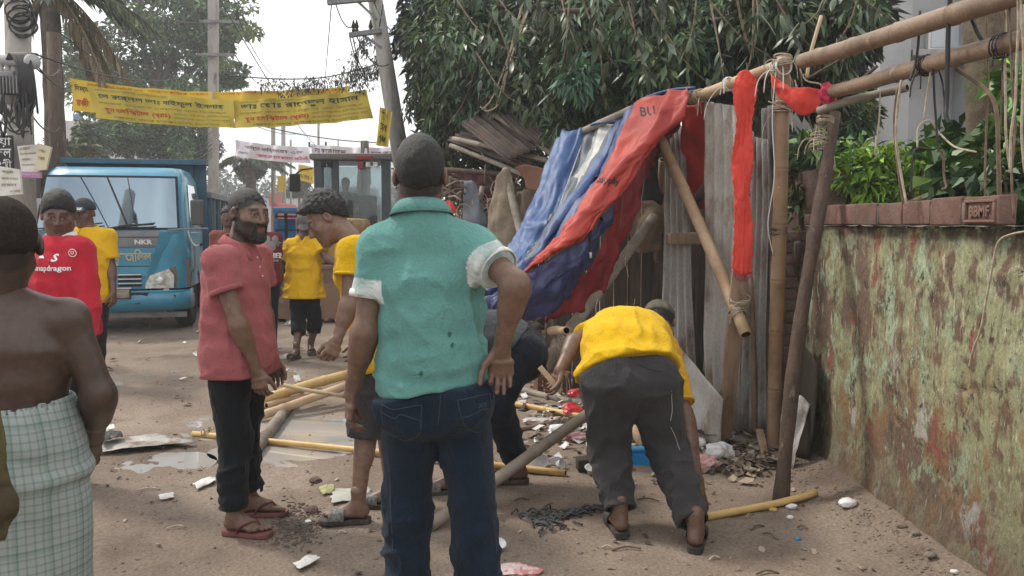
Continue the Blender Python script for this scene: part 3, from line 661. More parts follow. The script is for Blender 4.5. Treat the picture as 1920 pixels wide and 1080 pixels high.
# rows run down the slope, columns across it; edges shared by neighbouring panels
eBL = [(1046, 264, 6.9), (1018, 338, 6.6), (985, 420, 6.25), (962, 468, 6.0), (930, 518, 5.7), (893, 552, 5.5)]
eBG = [(1100, 248, 6.75), (1070, 330, 6.4), (1040, 410, 6.05), (1005, 466, 5.8), (965, 515, 5.55), (925, 560, 5.4)]
eGN = [(1163, 228, 6.45), (1128, 300, 6.15), (1078, 380, 5.85), (1020, 455, 5.6), (985, 500, 5.45), (950, 545, 5.32)]
eNR = [(1196, 194, 6.25), (1160, 290, 5.95), (1110, 372, 5.68), (1055, 445, 5.45), (1005, 498, 5.3), (975, 530, 5.25)]
eRI = [(1246, 188, 6.05), (1215, 270, 5.85), (1165, 350, 5.62), (1105, 425, 5.4), (1040, 470, 5.25), (990, 512, 5.22)]
eR = [(1300, 168, 5.85), (1286, 205, 5.8), (1230, 262, 5.82), (1166, 352, 5.68), (1108, 420, 5.46), (1040, 472, 5.29)]
eBM = [tuple(np.add(a, b) / 2 + A(0, -4, -.07)) for a, b in zip(eBL, eBG)]; eGM = [tuple(np.add(a, b) / 2 + A(0, 2, .06)) for a, b in zip(eBG, eGN)]; eNM = [tuple(np.add(a, b) / 2 + A(0, 4, .07)) for a, b in zip(eGN, eNR)]; eRM = [tuple(np.add(a, b) / 2 + A(0, -2, -.06)) for a, b in zip(eNR, eR)]
g = cloth([uv(*r) for r in zip(eBL, eBM, eBG, eGM, eGN, eNM, eNR, eRM, eR)], 16, 10)
def pleat(g, amp, fi, fj, seed):
 n = gnormals(g); I, J = np.meshgrid(np.arange(g.shape[0]), np.arange(g.shape[1]), indexing='ij'); q = np.stack([I * fi + .15 * J * fi, J * fj, I * 0. + seed], -1).reshape(-1, 3)
 w = (1 - np.abs(2 * fbm(q, 1, 2) - 1)) ** 4; return g + n * ((w.reshape(g.shape[:2]) - .4) * amp)[..., None]
g = wrinkle(g, .030, (3, 3, 1.6), 1); g = pleat(g, .050, .030, .10, 2); g = pleat(g, .026, .055, .24, 5); g = pleat(g, .016, .20, .16, 9)
nu_, nv_ = g.shape[:2]; mi_ = []
for i_ in range(nu_ - 1):
 for j_ in range(nv_ - 1):
  c_ = (j_ + .5 + 0.5 * (vn(np.array([[i_ * .21, 3.3, 1]]), 1)[0] - .5)) / 10; r_ = i_ / nu_
  mi_.append(0 if c_ < 2 else (2 if 2.7 + 2.4 * max(0, r_ - .10) < c_ < 3.6 and r_ < .27 + .03 * math.sin(j_ * 2.1) else 1) if c_ < 4 else 0 if c_ < 4.3 and r_ < .5 else 3 if c_ < 5.9 else 4)
solid(obj('sheet', sheet(g), [M_tb, M_tg, M_ts, M_tn, M_tr], tarp, mi=mi_), .003)
tpart('indigo_fold', [[(1165, 372, 5.75), (1130, 425, 5.55), (1088, 455, 5.35), (1010, 500, 5.22), (955, 530, 5.2), (892, 555, 5.3)], [(1158, 400, 5.78), (1125, 460, 5.52), (1085, 500, 5.32), (1010, 540, 5.18), (950, 565, 5.16), (893, 580, 5.25)], [(1135, 450, 5.74), (1105, 510, 5.5), (1065, 545, 5.34), (1005, 575, 5.2), (950, 592, 5.18), (896, 600, 5.25)], [(1120, 490, 5.75), (1090, 545, 5.55), (1048, 585, 5.4), (1000, 612, 5.28), (950, 622, 5.25), (900, 625, 5.3)]], M_ti, .05, (5, 5, 3), 6)
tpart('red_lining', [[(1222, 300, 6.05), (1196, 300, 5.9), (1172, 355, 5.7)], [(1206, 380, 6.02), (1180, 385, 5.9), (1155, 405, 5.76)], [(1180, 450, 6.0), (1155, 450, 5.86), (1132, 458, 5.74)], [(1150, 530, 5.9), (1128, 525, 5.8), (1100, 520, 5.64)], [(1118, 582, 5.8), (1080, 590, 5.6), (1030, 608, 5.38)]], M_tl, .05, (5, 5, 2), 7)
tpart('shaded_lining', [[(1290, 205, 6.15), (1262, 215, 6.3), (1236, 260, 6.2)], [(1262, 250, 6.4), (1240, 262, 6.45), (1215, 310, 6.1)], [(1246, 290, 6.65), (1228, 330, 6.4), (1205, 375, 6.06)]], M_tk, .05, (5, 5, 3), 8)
for nm, e_, m_, k in (('hem', [P(*q) + A(0, -.012, .004) for q in [(1046, 262, 6.9), (1100, 246, 6.75), (1113, 234, 6.6), (1166, 224, 6.42), (1196, 192, 6.25), (1250, 172, 6.02), (1303, 166, 5.86)]], M_tb, .012), ('hem', [P(*q) + A(-.004, -.02, .0) for q in eBG[:5]], M_ts, .006), ('hem', [P(*q) + A(-.004, -.02, 0) for q in eBL], M_tb, .009)):
 obj(nm, tube(catmull(e_, 6), k, 6), m_, tarp)
# faded print on the red panel
o_ = [o for o in tarp.children if o.name.startswith('sheet')][0]
def print_on(o_, s, u, v, Y, wpx, ang, m, par, bold=.02, dirv=None, off=.006, asp=1.0):
 tv = text(s, 1.0, bold=bold); V = tv[0]; w_ = V[:, 0].max() - V[:, 0].min(); c, sn = math.cos(ang), math.sin(ang)
 V = V * (wpx / w_); V[:, 1] *= asp; uvs = np.c_[u + V[:, 0] * c + V[:, 1] * sn, v + V[:, 0] * sn - V[:, 1] * c]
 pts = []; tr = bvh(o_);
 for q in uvs:
  d = Vector(nrm(ray(*q))); h = tr.ray_cast(Vector((0, 0, CAM_Z)), d)
  pts.append(P(q[0], q[1], Y) if h[0] is None else np.array(h[0] - d * off))
 return obj('lettering', (np.array(pts), tv[1]), m, par, smooth=False)
M_blk = mat('black_print', (.03, .02, .03), rough=.7)
print_on(o_, 'BU', 1214, 209, 5.95, 28, -.12, M_blk, o_)
print_on(o_, 'Supply', 1138, 338, 5.65, 48, .12, M_blk, o_)
# black remote like thing hanging on the tarpaulin
o = obj('hanging_tool', join(withmat(beam(P(1107, 470, 5.5), P(1108, 428, 5.5), .018, .012, (0, 1, 0), .003), 0), withmat(beam(P(1107, 488, 5.5), P(1107, 468, 5.5), .028, .016, (0, 1, 0), .004), 0), withmat(beam(P(1107, 484, 5.488), P(1107, 473, 5.488), .018, .006, (0, 1, 0)), 1)), [M_cable, M_plasw]); tag(o, 'small black tool with a white tag hanging in front of the tarpaulin', 'tool')
cord(uv((1108, 430, 5.52), (1110, 400, 5.55), (1112, 378, 5.58)), .003, 'thin cord holding the black tool on the tarpaulin', M_cable, None)
# ================================================================== TIN SHEETS
def tin(q, waves, amp, label, m=None, n=None, bend=0.0, group='tin sheets of the stall wall', name='tin_sheet', cat='tin sheet', jag=0.0, seed=0):
 """corrugated sheet between four corners: top left, top right, bottom right, bottom left"""
 a, b_, c, d_ = [np.asarray(x, float) for x in q]
 nu, nv = waves * 8 + 1, 15
 u = np.linspace(0, 1, nu)[:, None]; v = np.linspace(0, 1, nv)[None, :]
 g = (a + 0 * u[..., None] * 0)[None] if False else None
 U, Vv = np.meshgrid(np.linspace(0, 1, nu), np.linspace(0, 1, nv), indexing='ij')
 if jag: Vj = Vv * (1 - jag * fbm(np.stack([U.ravel() * 5 + seed, U.ravel() * 0, U.ravel() * 0], -1), 1, 3).reshape(U.shape)) + jag * .5 * 0
 else: Vj = Vv
 W = U[..., None]; Z = Vj[..., None]
 g = (a * (1 - W) + b_ * W) * (1 - Z) + (d_ * (1 - W) + c * W) * Z
 n_ = nrm(np.cross(b_ - a, d_ - a))
 if n_[1] > 0: n_ = -n_
 dent = (fbm(g.reshape(-1, 3) + seed, 2.2, 3).reshape(U.shape) - .5) * .05
 g = g + n_ * (1.5 * amp * np.sin(U * waves * 2 * math.pi) + bend * np.sin(U * math.pi) + dent)[..., None]
 o = obj(name, sheet(g), m or M_tin); solid(o, .002); return tag(o, label, cat, group)
tin((P(1322, 190, 5.95), P(1392, 200, 5.6), P(1385, 812, 5.6), P(1322, 790, 6.1)), 4, .014, 'tall pale grey tin sheet with its top edge behind the red strip', m=M_tin_w, seed=1)
tin((P(1250, 236, 6.6), P(1281, 236, 6.45), P(1306, 690, 6.3), P(1240, 690, 6.5)), 4, .012, 'narrow grey tin sheet behind the diagonal bamboo', m=M_tin, seed=2)
tin((P(1345, 205, 6.0), P(1412, 250, 5.75), P(1350, 760, 5.85), P(1318, 690, 6.2)), 3, .012, 'tin sheet slanting behind the pale one', m=M_tin, seed=3)
tin((P(1412, 255, 5.45), P(1440, 262, 5.35), P(1436, 815, 5.45), P(1386, 806, 5.6)), 3, .012, 'dark grey tin sheet left of the tall bamboo post', m=M_tin, seed=4)
tin((P(1428, 205, 5.5), P(1462, 190, 5.4), P(1478, 800, 5.4), P(1434, 806, 5.5)), 3, .014, 'grey tin sheet right behind the tall bamboo post', m=M_tin, seed=5)
o = obj('leaning_board', box((0, 0, 0), (1, 1, 1)), M_tin_w); bpy.data.objects.remove(o)
q = [P(1274, 648, 5.9), P(1358, 748, 5.3), G(1352, 838), G(1262, 822)]
g = np.array([[(q[0] * (1 - t) + q[1] * t) * (1 - w) + (q[3] * (1 - t) + q[2] * t) * w for t in np.linspace(0, 1, 16)] for w in np.linspace(0, 1, 16)])
o = solid(obj('tin_sheet', sheet(wrinkle(g, .012, 5)), M_tin_w), .004); tag(o, 'torn pale flat sheet leaning low against the tin wall', 'tin sheet', 'tin sheets of the stall wall')
# bent grey flap at the foot of the leaning post
ctrl = [uv((1478, 760, 4.95), (1500, 742, 4.95), (1520, 760, 4.9)), uv((1476, 800, 4.9), (1498, 800, 4.88), (1508, 800, 4.86)), [G(1474, 880) + A(0, .02, .02), G(1484, 885) + A(0, 0, .02), G(1490, 890) + A(0, 0, .03)]]
o = solid(obj('tin_flap', sheet(wrinkle(cloth(ctrl, 6, 6), .02, 9)), M_tin), .003); tag(o, 'bent grey tin flap behind the foot of the leaning post', 'tin sheet')
# dark flexible panel against the wall foot
ctrl = [[A(1.86, 5.28, .72), A(1.86, 5.05, .75), A(1.885, 4.86, .66)], [A(1.85, 5.28, .4), A(1.84, 5.05, .4), A(1.88, 4.84, .4)], [A(1.80, 5.25, .03), A(1.80, 5.05, .03), A(1.84, 4.82, .08)]]
o = solid(obj('rubber_sheet', sheet(wrinkle(cloth(ctrl, 6, 6), .015, 6)), M_dark), .006); tag(o, 'black rubber sheet bent against the foot of the wall behind the post', 'sheet')
# dark boards at the back of the stall
brd = thing('board_wall', 'dark weathered board partition at the back of the stall', 'partition', (1.0, 7.2, 0))
M_board = mat('old_board', (.105, .080, .062), (.07, .055, .043), rough=.9, scale=4, stretch=(4, 4, .5), bump=.5, bscale=30, hue=.25, c3=(.17, .135, .11), s3=3)
for k in range(13):
 x0 = .30 + k * .125
 h_ = 2.05 + rnd.uniform(-.15, .1);
 v, f = box((x0 + .004, 7.25 + rnd.uniform(-.012, .012), .0), (x0 + .121, 7.28, h_), .004)
 obj('board', (v, f), M_board, brd)
for z_ in (.55, 1.55): obj('rail', box((.3, 7.285, z_), (1.93, 7.33, z_ + .07)), M_board, brd, smooth=False)
o = obj('shelf_board', box((1.26, 6.35, 1.36), (1.62, 6.7, 1.45), .005), M_plank); tag(o, 'wooden shelf end showing between the tin sheets', 'shelf')
# brown sack cloth and loose rags inside the stall
M_sack = mat('sack_cloth', (.20, .145, .10), (.13, .10, .075), rough=.95, scale=6, bump=.5, bscale=120)
ctrl = [uv((1190, 395, 6.75), (1215, 380, 6.7), (1240, 400, 6.75)), uv((1188, 430, 6.7), (1214, 425, 6.6), (1240, 430, 6.7)), uv((1195, 470, 6.75), (1215, 470, 6.65), (1238, 470, 6.75))]
o = solid(obj('rag', sheet(wrinkle(cloth(ctrl, 7, 7), .07, (9, 9, 4), 4)), M_sack), .004); tag(o, 'bunched brown rag hung on the post at the back of the stall', 'rag')
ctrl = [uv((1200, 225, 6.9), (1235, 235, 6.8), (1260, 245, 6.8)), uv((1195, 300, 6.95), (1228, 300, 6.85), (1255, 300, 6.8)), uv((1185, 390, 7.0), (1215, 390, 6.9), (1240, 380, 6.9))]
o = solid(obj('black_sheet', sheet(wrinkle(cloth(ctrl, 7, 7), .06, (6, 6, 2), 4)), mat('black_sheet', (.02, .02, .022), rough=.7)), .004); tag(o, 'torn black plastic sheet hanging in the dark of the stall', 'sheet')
for k, (u, v0, v1, lb) in enumerate(((1205, 300, 430, 'cord hanging in the dark beside the red lining'), (1175, 450, 520, 'short pale cord hanging under the red lining'), (1188, 560, 655, 'long pale cord reaching down behind the bending man'), (1120, 560, 640, 'pale cord under the tarpaulin edge'), (1165, 300, 430, 'dark string inside the stall mouth'))):
 cord([P(u + 3 * math.sin(t * 7 + k), v0 + (v1 - v0) * t, 6.1 - .1 * k) for t in np.linspace(0, 1, 6)], .0035, lb, [M_rope, M_rope, M_rope, M_rope_w, M_twig][k], 'cords hanging inside the stall')
# purlin poles that carry the back of the tarpaulin
bamboo(P(1046, 268, 6.92), P(1195, 200, 6.3), .03, 'bamboo rafter under the top edge of the tarpaulin', m=M_bam_g, group=FR)
bamboo(P(1196, 200, 6.32), P(1300, 176, 5.95), .03, 'bamboo rafter under the red ridge of the tarpaulin', m=M_bam_g, group=FR)
# ================================================================== TREES
def leaf_quads(C_, D_, Nn, L, Wd, cols):
 """leaves: two triangles each, folded along the rib; C_ base points, D_ directions, Nn normals"""
 D_ = D_ / (np.linalg.norm(D_, axis=1)[:, None] + 1e-9); S = np.cross(D_, Nn); S /= np.linalg.norm(S, axis=1)[:, None] + 1e-9; U = np.cross(S, D_)
 L = np.asarray(L)[:, None]; Wd = np.asarray(Wd)[:, None]
 b = C_; t = C_ + D_ * L - U * L * .12; m = C_ + D_ * L * .45
 l = m + S * Wd * .5 + U * Wd * .18; r = m - S * Wd * .5 + U * Wd * .18
 n = len(C_); V = np.stack([b, l, t, r], 1).reshape(-1, 3); i = np.arange(n) * 4
 F = np.stack([np.stack([i, i + 2, i + 1], -1), np.stack([i, i + 3, i + 2], -1)], 1).reshape(-1, 3)
 return V, F, np.repeat(cols, 4, 0)
def rand_dirs(n):
 d = rng.normal(size=(n, 3)); return d / np.linalg.norm(d, axis=1)[:, None]
LEAFN = [0]
def foliage(name, parent, clumps, per, L, W, base, var=.35, droop=.5, flat=1.0, mt=None, yel=.06):
 """clumps: list of (centre, radius); leaves sit through the volume, thinner towards the middle"""
 Cs, Ds, Ns, Ls, Ws, Cl = [], [], [], [], [], []
 for c, r in clumps:
  n = int(per * rng.uniform(.7, 1.3)); d = rand_dirs(n); q = d * (rng.random(n) ** .45)[:, None] * r; q[:, 2] *= flat
  tone = np.exp(rng.normal() * var); hue = rng.normal() * .12
  out = d * .7 + rand_dirs(n) * .8; out[:, 2] -= droop
  Cs.append(np.asarray(c) + q); Ds.append(out); Ns.append(rand_dirs(n) * .7 + A(0, 0, 1))
  s = rng.uniform(.65, 1.25, n); Ls.append(L * s); Ws.append(W * s)
  k = tone * np.exp(rng.normal(size=n) * .28)[:, None] * np.array(base) * np.array([1 + hue, 1, 1 - hue]); y = rng.random(n) < yel; k[y] = k[y] * (1.9, 1.7, .8); Cl.append(k)
 V, F, K = leaf_quads(np.concatenate(Cs), np.concatenate(Ds), np.concatenate(Ns), np.concatenate(Ls), np.concatenate(Ws), np.concatenate(Cl))
 o = obj(name, (V, F), mt or M_leaf, parent, smooth=False); setcol(o, np.clip(K, 0, 1)); o['kind'] = 'stuff'; return o
def limb_tubes(root, tips, r0, r1=.02, sag=.0, n=7, seed=0):
 parts = []
 rr = random.Random(seed)
 for tp in tips:
  tp = np.asarray(tp); d = tp - root; m1 = root + d * .35 + A(rr.uniform(-.1, .1), rr.uniform(-.1, .1), .12) * np.linalg.norm(d); m2 = root + d * .7 + A(rr.uniform(-.1, .1), rr.uniform(-.1, .1), .06) * np.linalg.norm(d)
  pts = catmull([root, m1, m2, tp], 4); parts.append(tube(pts, np.linspace(r0, r1, len(pts)), n, caps=False))
 return join(*parts)
def tree(name, label, base, top, r, tips, crown_cl, per, L, W, col, group=None, cat='tree', lr=.5, seed=0, flat=1.0, droop=.5, var=.35, lean=None, bark=None, yel=.06):
 t = thing(name, label, cat, tuple(base), group)
 pts = catmull([base, (np.asarray(base) + top) / 2 + A(.1, 0, 0) * np.linalg.norm(np.asarray(top) - base) * .3, top], 6)
 obj('trunk', tube(pts, np.linspace(r * 1.25, r * .8, len(pts)), 12, caps=False), bark or M_bark, t)
 if len(tips): obj('limbs', limb_tubes(np.asarray(top), tips, r * lr, seed=seed), bark or M_bark, t)
 foliage('crown', t, crown_cl, per, L, W, col, flat=flat, droop=droop, var=var, yel=yel)
 return t
TB = 'trees behind the street'
# --- big spreading rain tree at the back left
Y = 38; tp = P(300, 190, Y); rr = random.Random(5); cl = []
spots = [(150, 130, 60), (190, 85, 70), (240, 50, 75), (300, 25, 80), (360, 40, 70), (420, 50, 45), (215, 140, 70), (280, 110, 85), (340, 95, 60), (250, 190, 60), (200, 200, 55), (395, 105, 45), (385, 20, 60), (335, 160, 45), (440, 55, 25), (410, 130, 40), (180, 160, 60), (300, 70, 70), (240, -20, 80), (340, -20, 80), (160, 60, 45), (380, 75, 40), (415, 80, 30), (390, 165, 45), (430, 150, 25), (275, 230, 40), (225, 235, 40)]
for u, v, s in spots:
 for k in range(5): cl.append((P(u + rr.gauss(0, s * .45), v + rr.gauss(0, s * .22), Y + rr.uniform(-2.5, 2.5)), s * Y / 1500 * rr.uniform(.45, .75)))
tree('rain_tree', 'tall spreading tree with layered crown behind the yellow banners', G(300, 480) * 0 + A(P(305, 400, Y)[0], Y, 0), tp, .32, [P(u, v, Y) for u, v in ((190, 90), (240, 50), (300, 30), (360, 45), (430, 55), (210, 150), (280, 110), (395, 105), (335, 130))], cl, 170, .30, .15, (.085, .142, .052), TB, flat=.42, droop=.1, lr=.55, var=.3)
# --- shrubbery of smaller trees below the banners
for k, (u, v, s, Yk, lb, c_) in enumerate(((165, 275, 48, 30, 'low bushy tree beside the dark trunk at the left', (.055, .080, .035)), (240, 262, 50, 33, 'loose leafy tree behind the truck cab', (.085, .13, .055)), (320, 260, 50, 34, 'leafy tree behind the truck body left of the grey pole', (.075, .125, .05)), (370, 275, 40, 36, 'small tree just left of the grey concrete pole', (.055, .08, .045)), (475, 318, 30, 44, 'pale distant bush right of the grey pole', (.07, .09, .05)), (560, 352, 26, 60, 'low round tree far down the street', (.06, .085, .045)))):
 cl = []
 for j in range(22): cl.append((P(u + rr.gauss(0, s * .5), v + rr.gauss(0, s * .42), Yk + rr.uniform(-1.2, 1.2)), s * Yk / 1500 * rr.uniform(.25, .42)))
 b_ = A(P(u, 400, Yk)[0], Yk, 0)
 tree('street_tree', lb, b_, P(u, v + s * .5, Yk), .12, [P(u + rr.uniform(-s, s) * .6, v + rr.uniform(-s, s) * .5, Yk) for _ in range(6)], cl, 150, .24, .12, c_, TB, var=.3)
# --- palms
def palm(label, base, top, r, fronds, L, col, dead=(), lw=.05, leafl=.45, nseg=34):
 t = thing('palm_tree', label, 'palm tree', tuple(base), 'palm trees')
 pts = catmull([base, (base + top) / 2 + A(.05, 0, 0), top], 8); rad = np.linspace(r * 1.2, r, len(pts)) * (1 + .06 * np.sin(np.arange(len(pts)) * 2.4))
 obj('trunk', tube(pts, rad, 12, caps=False), M_bark, t)
 for lst, c0, dd in ((fronds, col, 0), (dead, (.20, .155, .085), 1)):
  for (az, el_, k) in lst:
   d = A(math.cos(az) * math.cos(el_), math.sin(az) * math.cos(el_), math.sin(el_)); Lk = L * k
   spine = [top + d * Lk * s + A(0, 0, -Lk * (.45 + .35 * dd) * s ** 2.2) for s in np.linspace(0, 1, 10)]; sp_ = catmull(spine, 4)
   f = obj('frond' if not dd else 'dead_frond', tube(sp_, np.linspace(.03, .006, len(sp_)), 5, caps=False), mat('frond_rib', (.16, .15, .06), rough=.7) if not dd else mat('frond_dead', (.2, .15, .09), rough=.9), t)
   n = nseg * 2; C_, D_, N_ = [], [], []
   for s in np.linspace(.08, 1, nseg):
    i = min(len(sp_) - 2, int(s * (len(sp_) - 1))); q = sp_[i]; tg = nrm(sp_[i + 1] - sp_[i]); sd = nrm(np.cross(tg, (0, 0, 1)))
    for sx in (-1, 1): C_.append(q); D_.append(sd * sx * (1 - .5 * s) + tg * (.45 + .5 * s) + A(0, 0, -.35 - .8 * dd) + rand_dirs(1)[0] * .15); N_.append(A(0, 0, 1) + sd * sx * .3)
   lf = leafl * L * np.sin(np.linspace(.35, 2.9, nseg)).repeat(2) * .55 + .05
   V, F, K = leaf_quads(np.array(C_), np.array(D_), np.array(N_), lf, np.full(n, lw), np.array(c0) * np.exp(rng.normal(size=(n, 1)) * .25) * np.ones((n, 3)))
   o = obj('leaflets', (V, F), M_leaf, f, smooth=False); setcol(o, np.clip(K, 0, 1)); o['kind'] = 'stuff'
 return t
Yp = 15
palm('coconut palm with brown hanging fronds behind the transformer pole', A(P(98, 400, Yp)[0], Yp, 0), P(92, -30, Yp), .16, [(a, e, 1) for a, e in ((.1, .35), (.6, .1), (1.2, .5), (2.4, .3), (3.2, .1), (-.5, .25), (-1.1, .05), (4.2, .4), (.2, -.15), (3.6, -.25), (-.2, .0))], 1.9, (.075, .095, .055), dead=[(.2, -.5, .9), (.5, -.7, .85), (-.3, -.65, .9), (.0, -.9, .8), (3.0, -.7, .8), (3.4, -.9, .75)])
palm('small palm with drooping fronds right of the grey pole', A(P(468, 420, 40)[0], 40, 0), P(468, 300, 40), .2, [(a, e, 1) for a, e in ((.1, .3), (.9, .2), (2.0, .4), (2.9, .2), (3.6, .1), (-.6, .2), (4.4, .3), (5.3, .2), (1.5, .8))], 2.3, (.07, .095, .05), lw=.09)
palm('young palm with upright fronds behind the white signboard', A(P(135, 420, 24)[0], 24, 0), P(138, 300, 24), .1, [(a, e, 1) for a, e in ((.1, .9), (.9, .8), (2.0, 1.0), (2.9, .9), (3.6, .8), (-.6, .9), (1.5, 1.3))], 1.3, (.085, .11, .05), lw=.06)
# --- the big dark tree over the stall
def hole(q):
 return False
Yt = 9.5
mt_ = thing('mango_tree', 'huge dark leafy tree overhanging the stall with long drooping leaves', 'tree', (2.6, 9.0, 0))
tb = A(2.65, 9.0, 0); tt = A(2.45, 8.9, 3.2)
obj('trunk', tube(catmull([tb, A(2.7, 9.0, 1.6), tt], 6), np.linspace(.34, .25, 13), 14, caps=False), M_bark, mt_)
tips = [P(u, v, y_) for u, v, y_ in ((820, 60, 11), (900, 10, 10), (860, 160, 11), (980, 60, 9), (1050, 20, 8), (1100, 120, 8.6), (1180, 40, 7.4), (1250, 90, 7.4), (1330, 40, 7), (1420, 30, 6.4), (1500, 90, 6.8), (1560, 40, 6.5), (1620, 20, 6.5), (950, 180, 10), (1080, 190, 9))]
obj('limbs', limb_tubes(tt, tips, .11, .018, seed=4), M_bark, mt_)
cl = []
dense = [(770, 60, 55, 11.5), (800, 20, 60, 11.3), (830, 90, 60, 11), (800, 140, 55, 11.2), (860, 40, 70, 10.5), (850, 180, 55, 11), (900, 110, 70, 10.5), (930, 30, 80, 10), (905, 190, 55, 10.6), (960, 130, 75, 10), (985, 200, 55, 10), (1000, 60, 85, 9.5), (1030, 150, 75, 9.4), (1050, 215, 50, 9.3), (1070, 40, 85, 9), (1090, 120, 80, 9), (1110, 190, 50, 9), (1140, 40, 85, 8.6), (1160, 110, 70, 8.6), (1170, 160, 45, 8.4), (1210, 30, 80, 8.2), (1230, 95, 65, 8.2), (1255, 145, 40, 8), (1280, 30, 75, 8), (1310, 85, 60, 8), (1350, 20, 70, 7.6), (1380, 80, 55, 7.6), (1420, 20, 65, 7.4), (1450, 70, 55, 7.4), (1500, 20, 60, 7.2), (1530, 75, 55, 7.4), (1570, 25, 50, 7.2), (1590, 85, 40, 7.4), (1625, 20, 40, 7.2), (1330, 140, 45, 8), (1420, 150, 35, 8), (1530, 150, 40, 8.2), (1580, 190, 40, 8.4), (1600, 225, 30, 8.6), (760, 110, 35, 11.5), (790, 210, 40, 11.5), (830, 240, 40, 11.5), (740, 40, 30, 11.7), (870, 250, 30, 11.5), (1480, 300, 30, 7.6), (1500, 380, 30, 7.4), (1150, 200, 40, 9.4), (1080, 245, 30, 9.6), (1010, 240, 40, 10.2)]
dense = [(u + max(0, 830 - u) * .55, v, s * (.75 if u < 830 else 1), y_) for u, v, s, y_ in dense]
for u, v, s, y_ in dense:
 for k in range(5): cl.append((P(u + rng.normal() * s * (.5 if u > 850 else .25), v + rng.normal() * s * .42, y_ + rng.uniform(-.7, .9)), s * y_ / 1500 * rng.uniform(.45, .8)))
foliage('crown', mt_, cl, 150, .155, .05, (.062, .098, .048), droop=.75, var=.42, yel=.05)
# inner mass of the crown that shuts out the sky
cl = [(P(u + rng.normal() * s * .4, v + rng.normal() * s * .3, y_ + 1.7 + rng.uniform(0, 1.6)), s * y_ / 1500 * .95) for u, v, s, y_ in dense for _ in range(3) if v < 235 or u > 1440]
foliage('inner_crown', mt_, cl, 95, .26, .13, (.028, .038, .026), droop=.5, var=.2, yel=.0)  # darker leaf colour stands in for the shade inside the crown
# the nearest leaves, one by one
lm = leaf_quads(np.zeros((1, 3)), A((0, 0, -1))[None] if False else np.array([[0, 0, -1.0]]), np.array([[0, -1.0, 0]]), np.array([1.0]), np.array([.30]), np.array([[.045, .06, .04]]))
def leafmesh(nm, w, mt):
 ts = np.linspace(0, 1, 7); V, F = [], []
 for t_ in ts:
  hw = w * .5 * (math.sin(math.pi * t_ ** .8) ** .85) if 0 < t_ < 1 else .004
  for s_ in (-1, 0, 1): V.append((s_ * hw, -.06 * math.sin(t_ * 2.6) - (.02 if s_ == 0 else .0) + abs(s_) * .015, -t_))
 F = [tuple(x) for x in gridf(7, 3)]
 return mk_mesh(nm, np.array(V), F, mt, smooth=True)
M_lf = mat('big_leaf', (.058, .088, .046), (.088, .118, .070), rough=.42, spec=.5, scale=3, hue=.45)
M_lfy = mat('young_leaf', (.12, .17, .035), (.16, .20, .05), rough=.45, scale=3, hue=.3)
lmesh = leafmesh('leaf', .30, M_lf)
def put_leaf(me, pos, L, rz, tilt, roll, par, w):
 o = bpy.data.objects.new('leaf', me); COL.objects.link(o); o.parent = par; o.location = tuple(np.asarray(pos) - w); o.scale = (L, L, L); o.rotation_euler = (tilt, roll, rz); return o
tw = []
k = 0
for (u0, v0, Yk, n_) in ((1010, 5, 6.6, 13), (1060, 30, 6.4, 13), (1120, 10, 6.2, 14), (1180, 40, 6.2, 12), (1240, 15, 6.2, 13), (1300, 50, 6.2, 12), (1120, 70, 6.6, 12), (1060, 90, 6.9, 12), (1380, 60, 5.8, 11), (1420, 10, 5.7, 12), (1480, 40, 5.8, 12), (1540, 15, 5.7, 12), (1350, 100, 6.0, 10), (960, 30, 7.2, 12), (1590, 50, 5.9, 10), (1410, 95, 5.8, 7), (900, 60, 8, 12), (1200, 100, 6.6, 11), (960, 110, 7.8, 11), (1280, 110, 6.8, 9), (940, 170, 8.4, 10), (1050, 170, 8, 10), (1130, 150, 7.6, 10), (1620, 0, 5.7, 8)):
 st = P(u0, v0, Yk); dr = A(rng.uniform(-.5, .5), rng.uniform(-.3, .3), -.35); tw.append(tube(catmull([st - dr * .6 + A(0, .2, .25), st, st + dr * .6], 4), np.linspace(.009, .003, 9), 5, caps=False))
 for j in range(n_):
  q = st + dr * rng.uniform(-.35, .65) + rng.normal(size=3) * .02; put_leaf(lmesh, q, rng.uniform(.10, .20), rng.uniform(0, 6.28), rng.uniform(-.75, .75), rng.uniform(-.5, .5), mt_, A(2.6, 9.0, 0)); k += 1
obj('twigs', join(*tw), M_twig, mt_)
# hanging creepers on the left edge of the crown
cl = []
for u in np.arange(772, 1000, 15):
 v1 = rng.uniform(90, 250) if u < 830 else rng.uniform(150, 290);
 for v in np.arange(20, v1, 13): cl.append((P(u + rng.normal() * 5 + 10 * math.sin(v * .02 + u), v, 11.2 + rng.normal() * .3), .09))
foliage('hanging_creepers', mt_, cl, 14, .13, .045, (.052, .068, .042), droop=1.3, var=.3)
for k, l in enumerate((((935, -10, 9), (905, 90, 9.4), (870, 190, 9.8), (840, 235, 10)), ((1000, -10, 8.4), (960, 90, 8.6), (925, 180, 8.9), (905, 205, 9)), ((990, 20, 8.4), (955, 120, 8.6), (938, 190, 8.9), (915, 208, 9), (900, 200, 9)), ((1380, -10, 6), (1395, 60, 6), (1412, 110, 6)), ((985, -10, 8.5), (965, 60, 8.6), (945, 150, 8.8), (930, 200, 9)))):
 cord([P(*q) for q in l], .009, ['thin stem slanting through the crown towards the tin roof', 'hanging liana left of the crown middle', 'looped liana ending above the tin roof', 'slanting liana above the red cloth strip', 'pale liana beside the looped one'][k], M_rope if k in (1, 2, 4) else M_twig, 'lianas hanging from the big tree', name='liana', cat='liana')
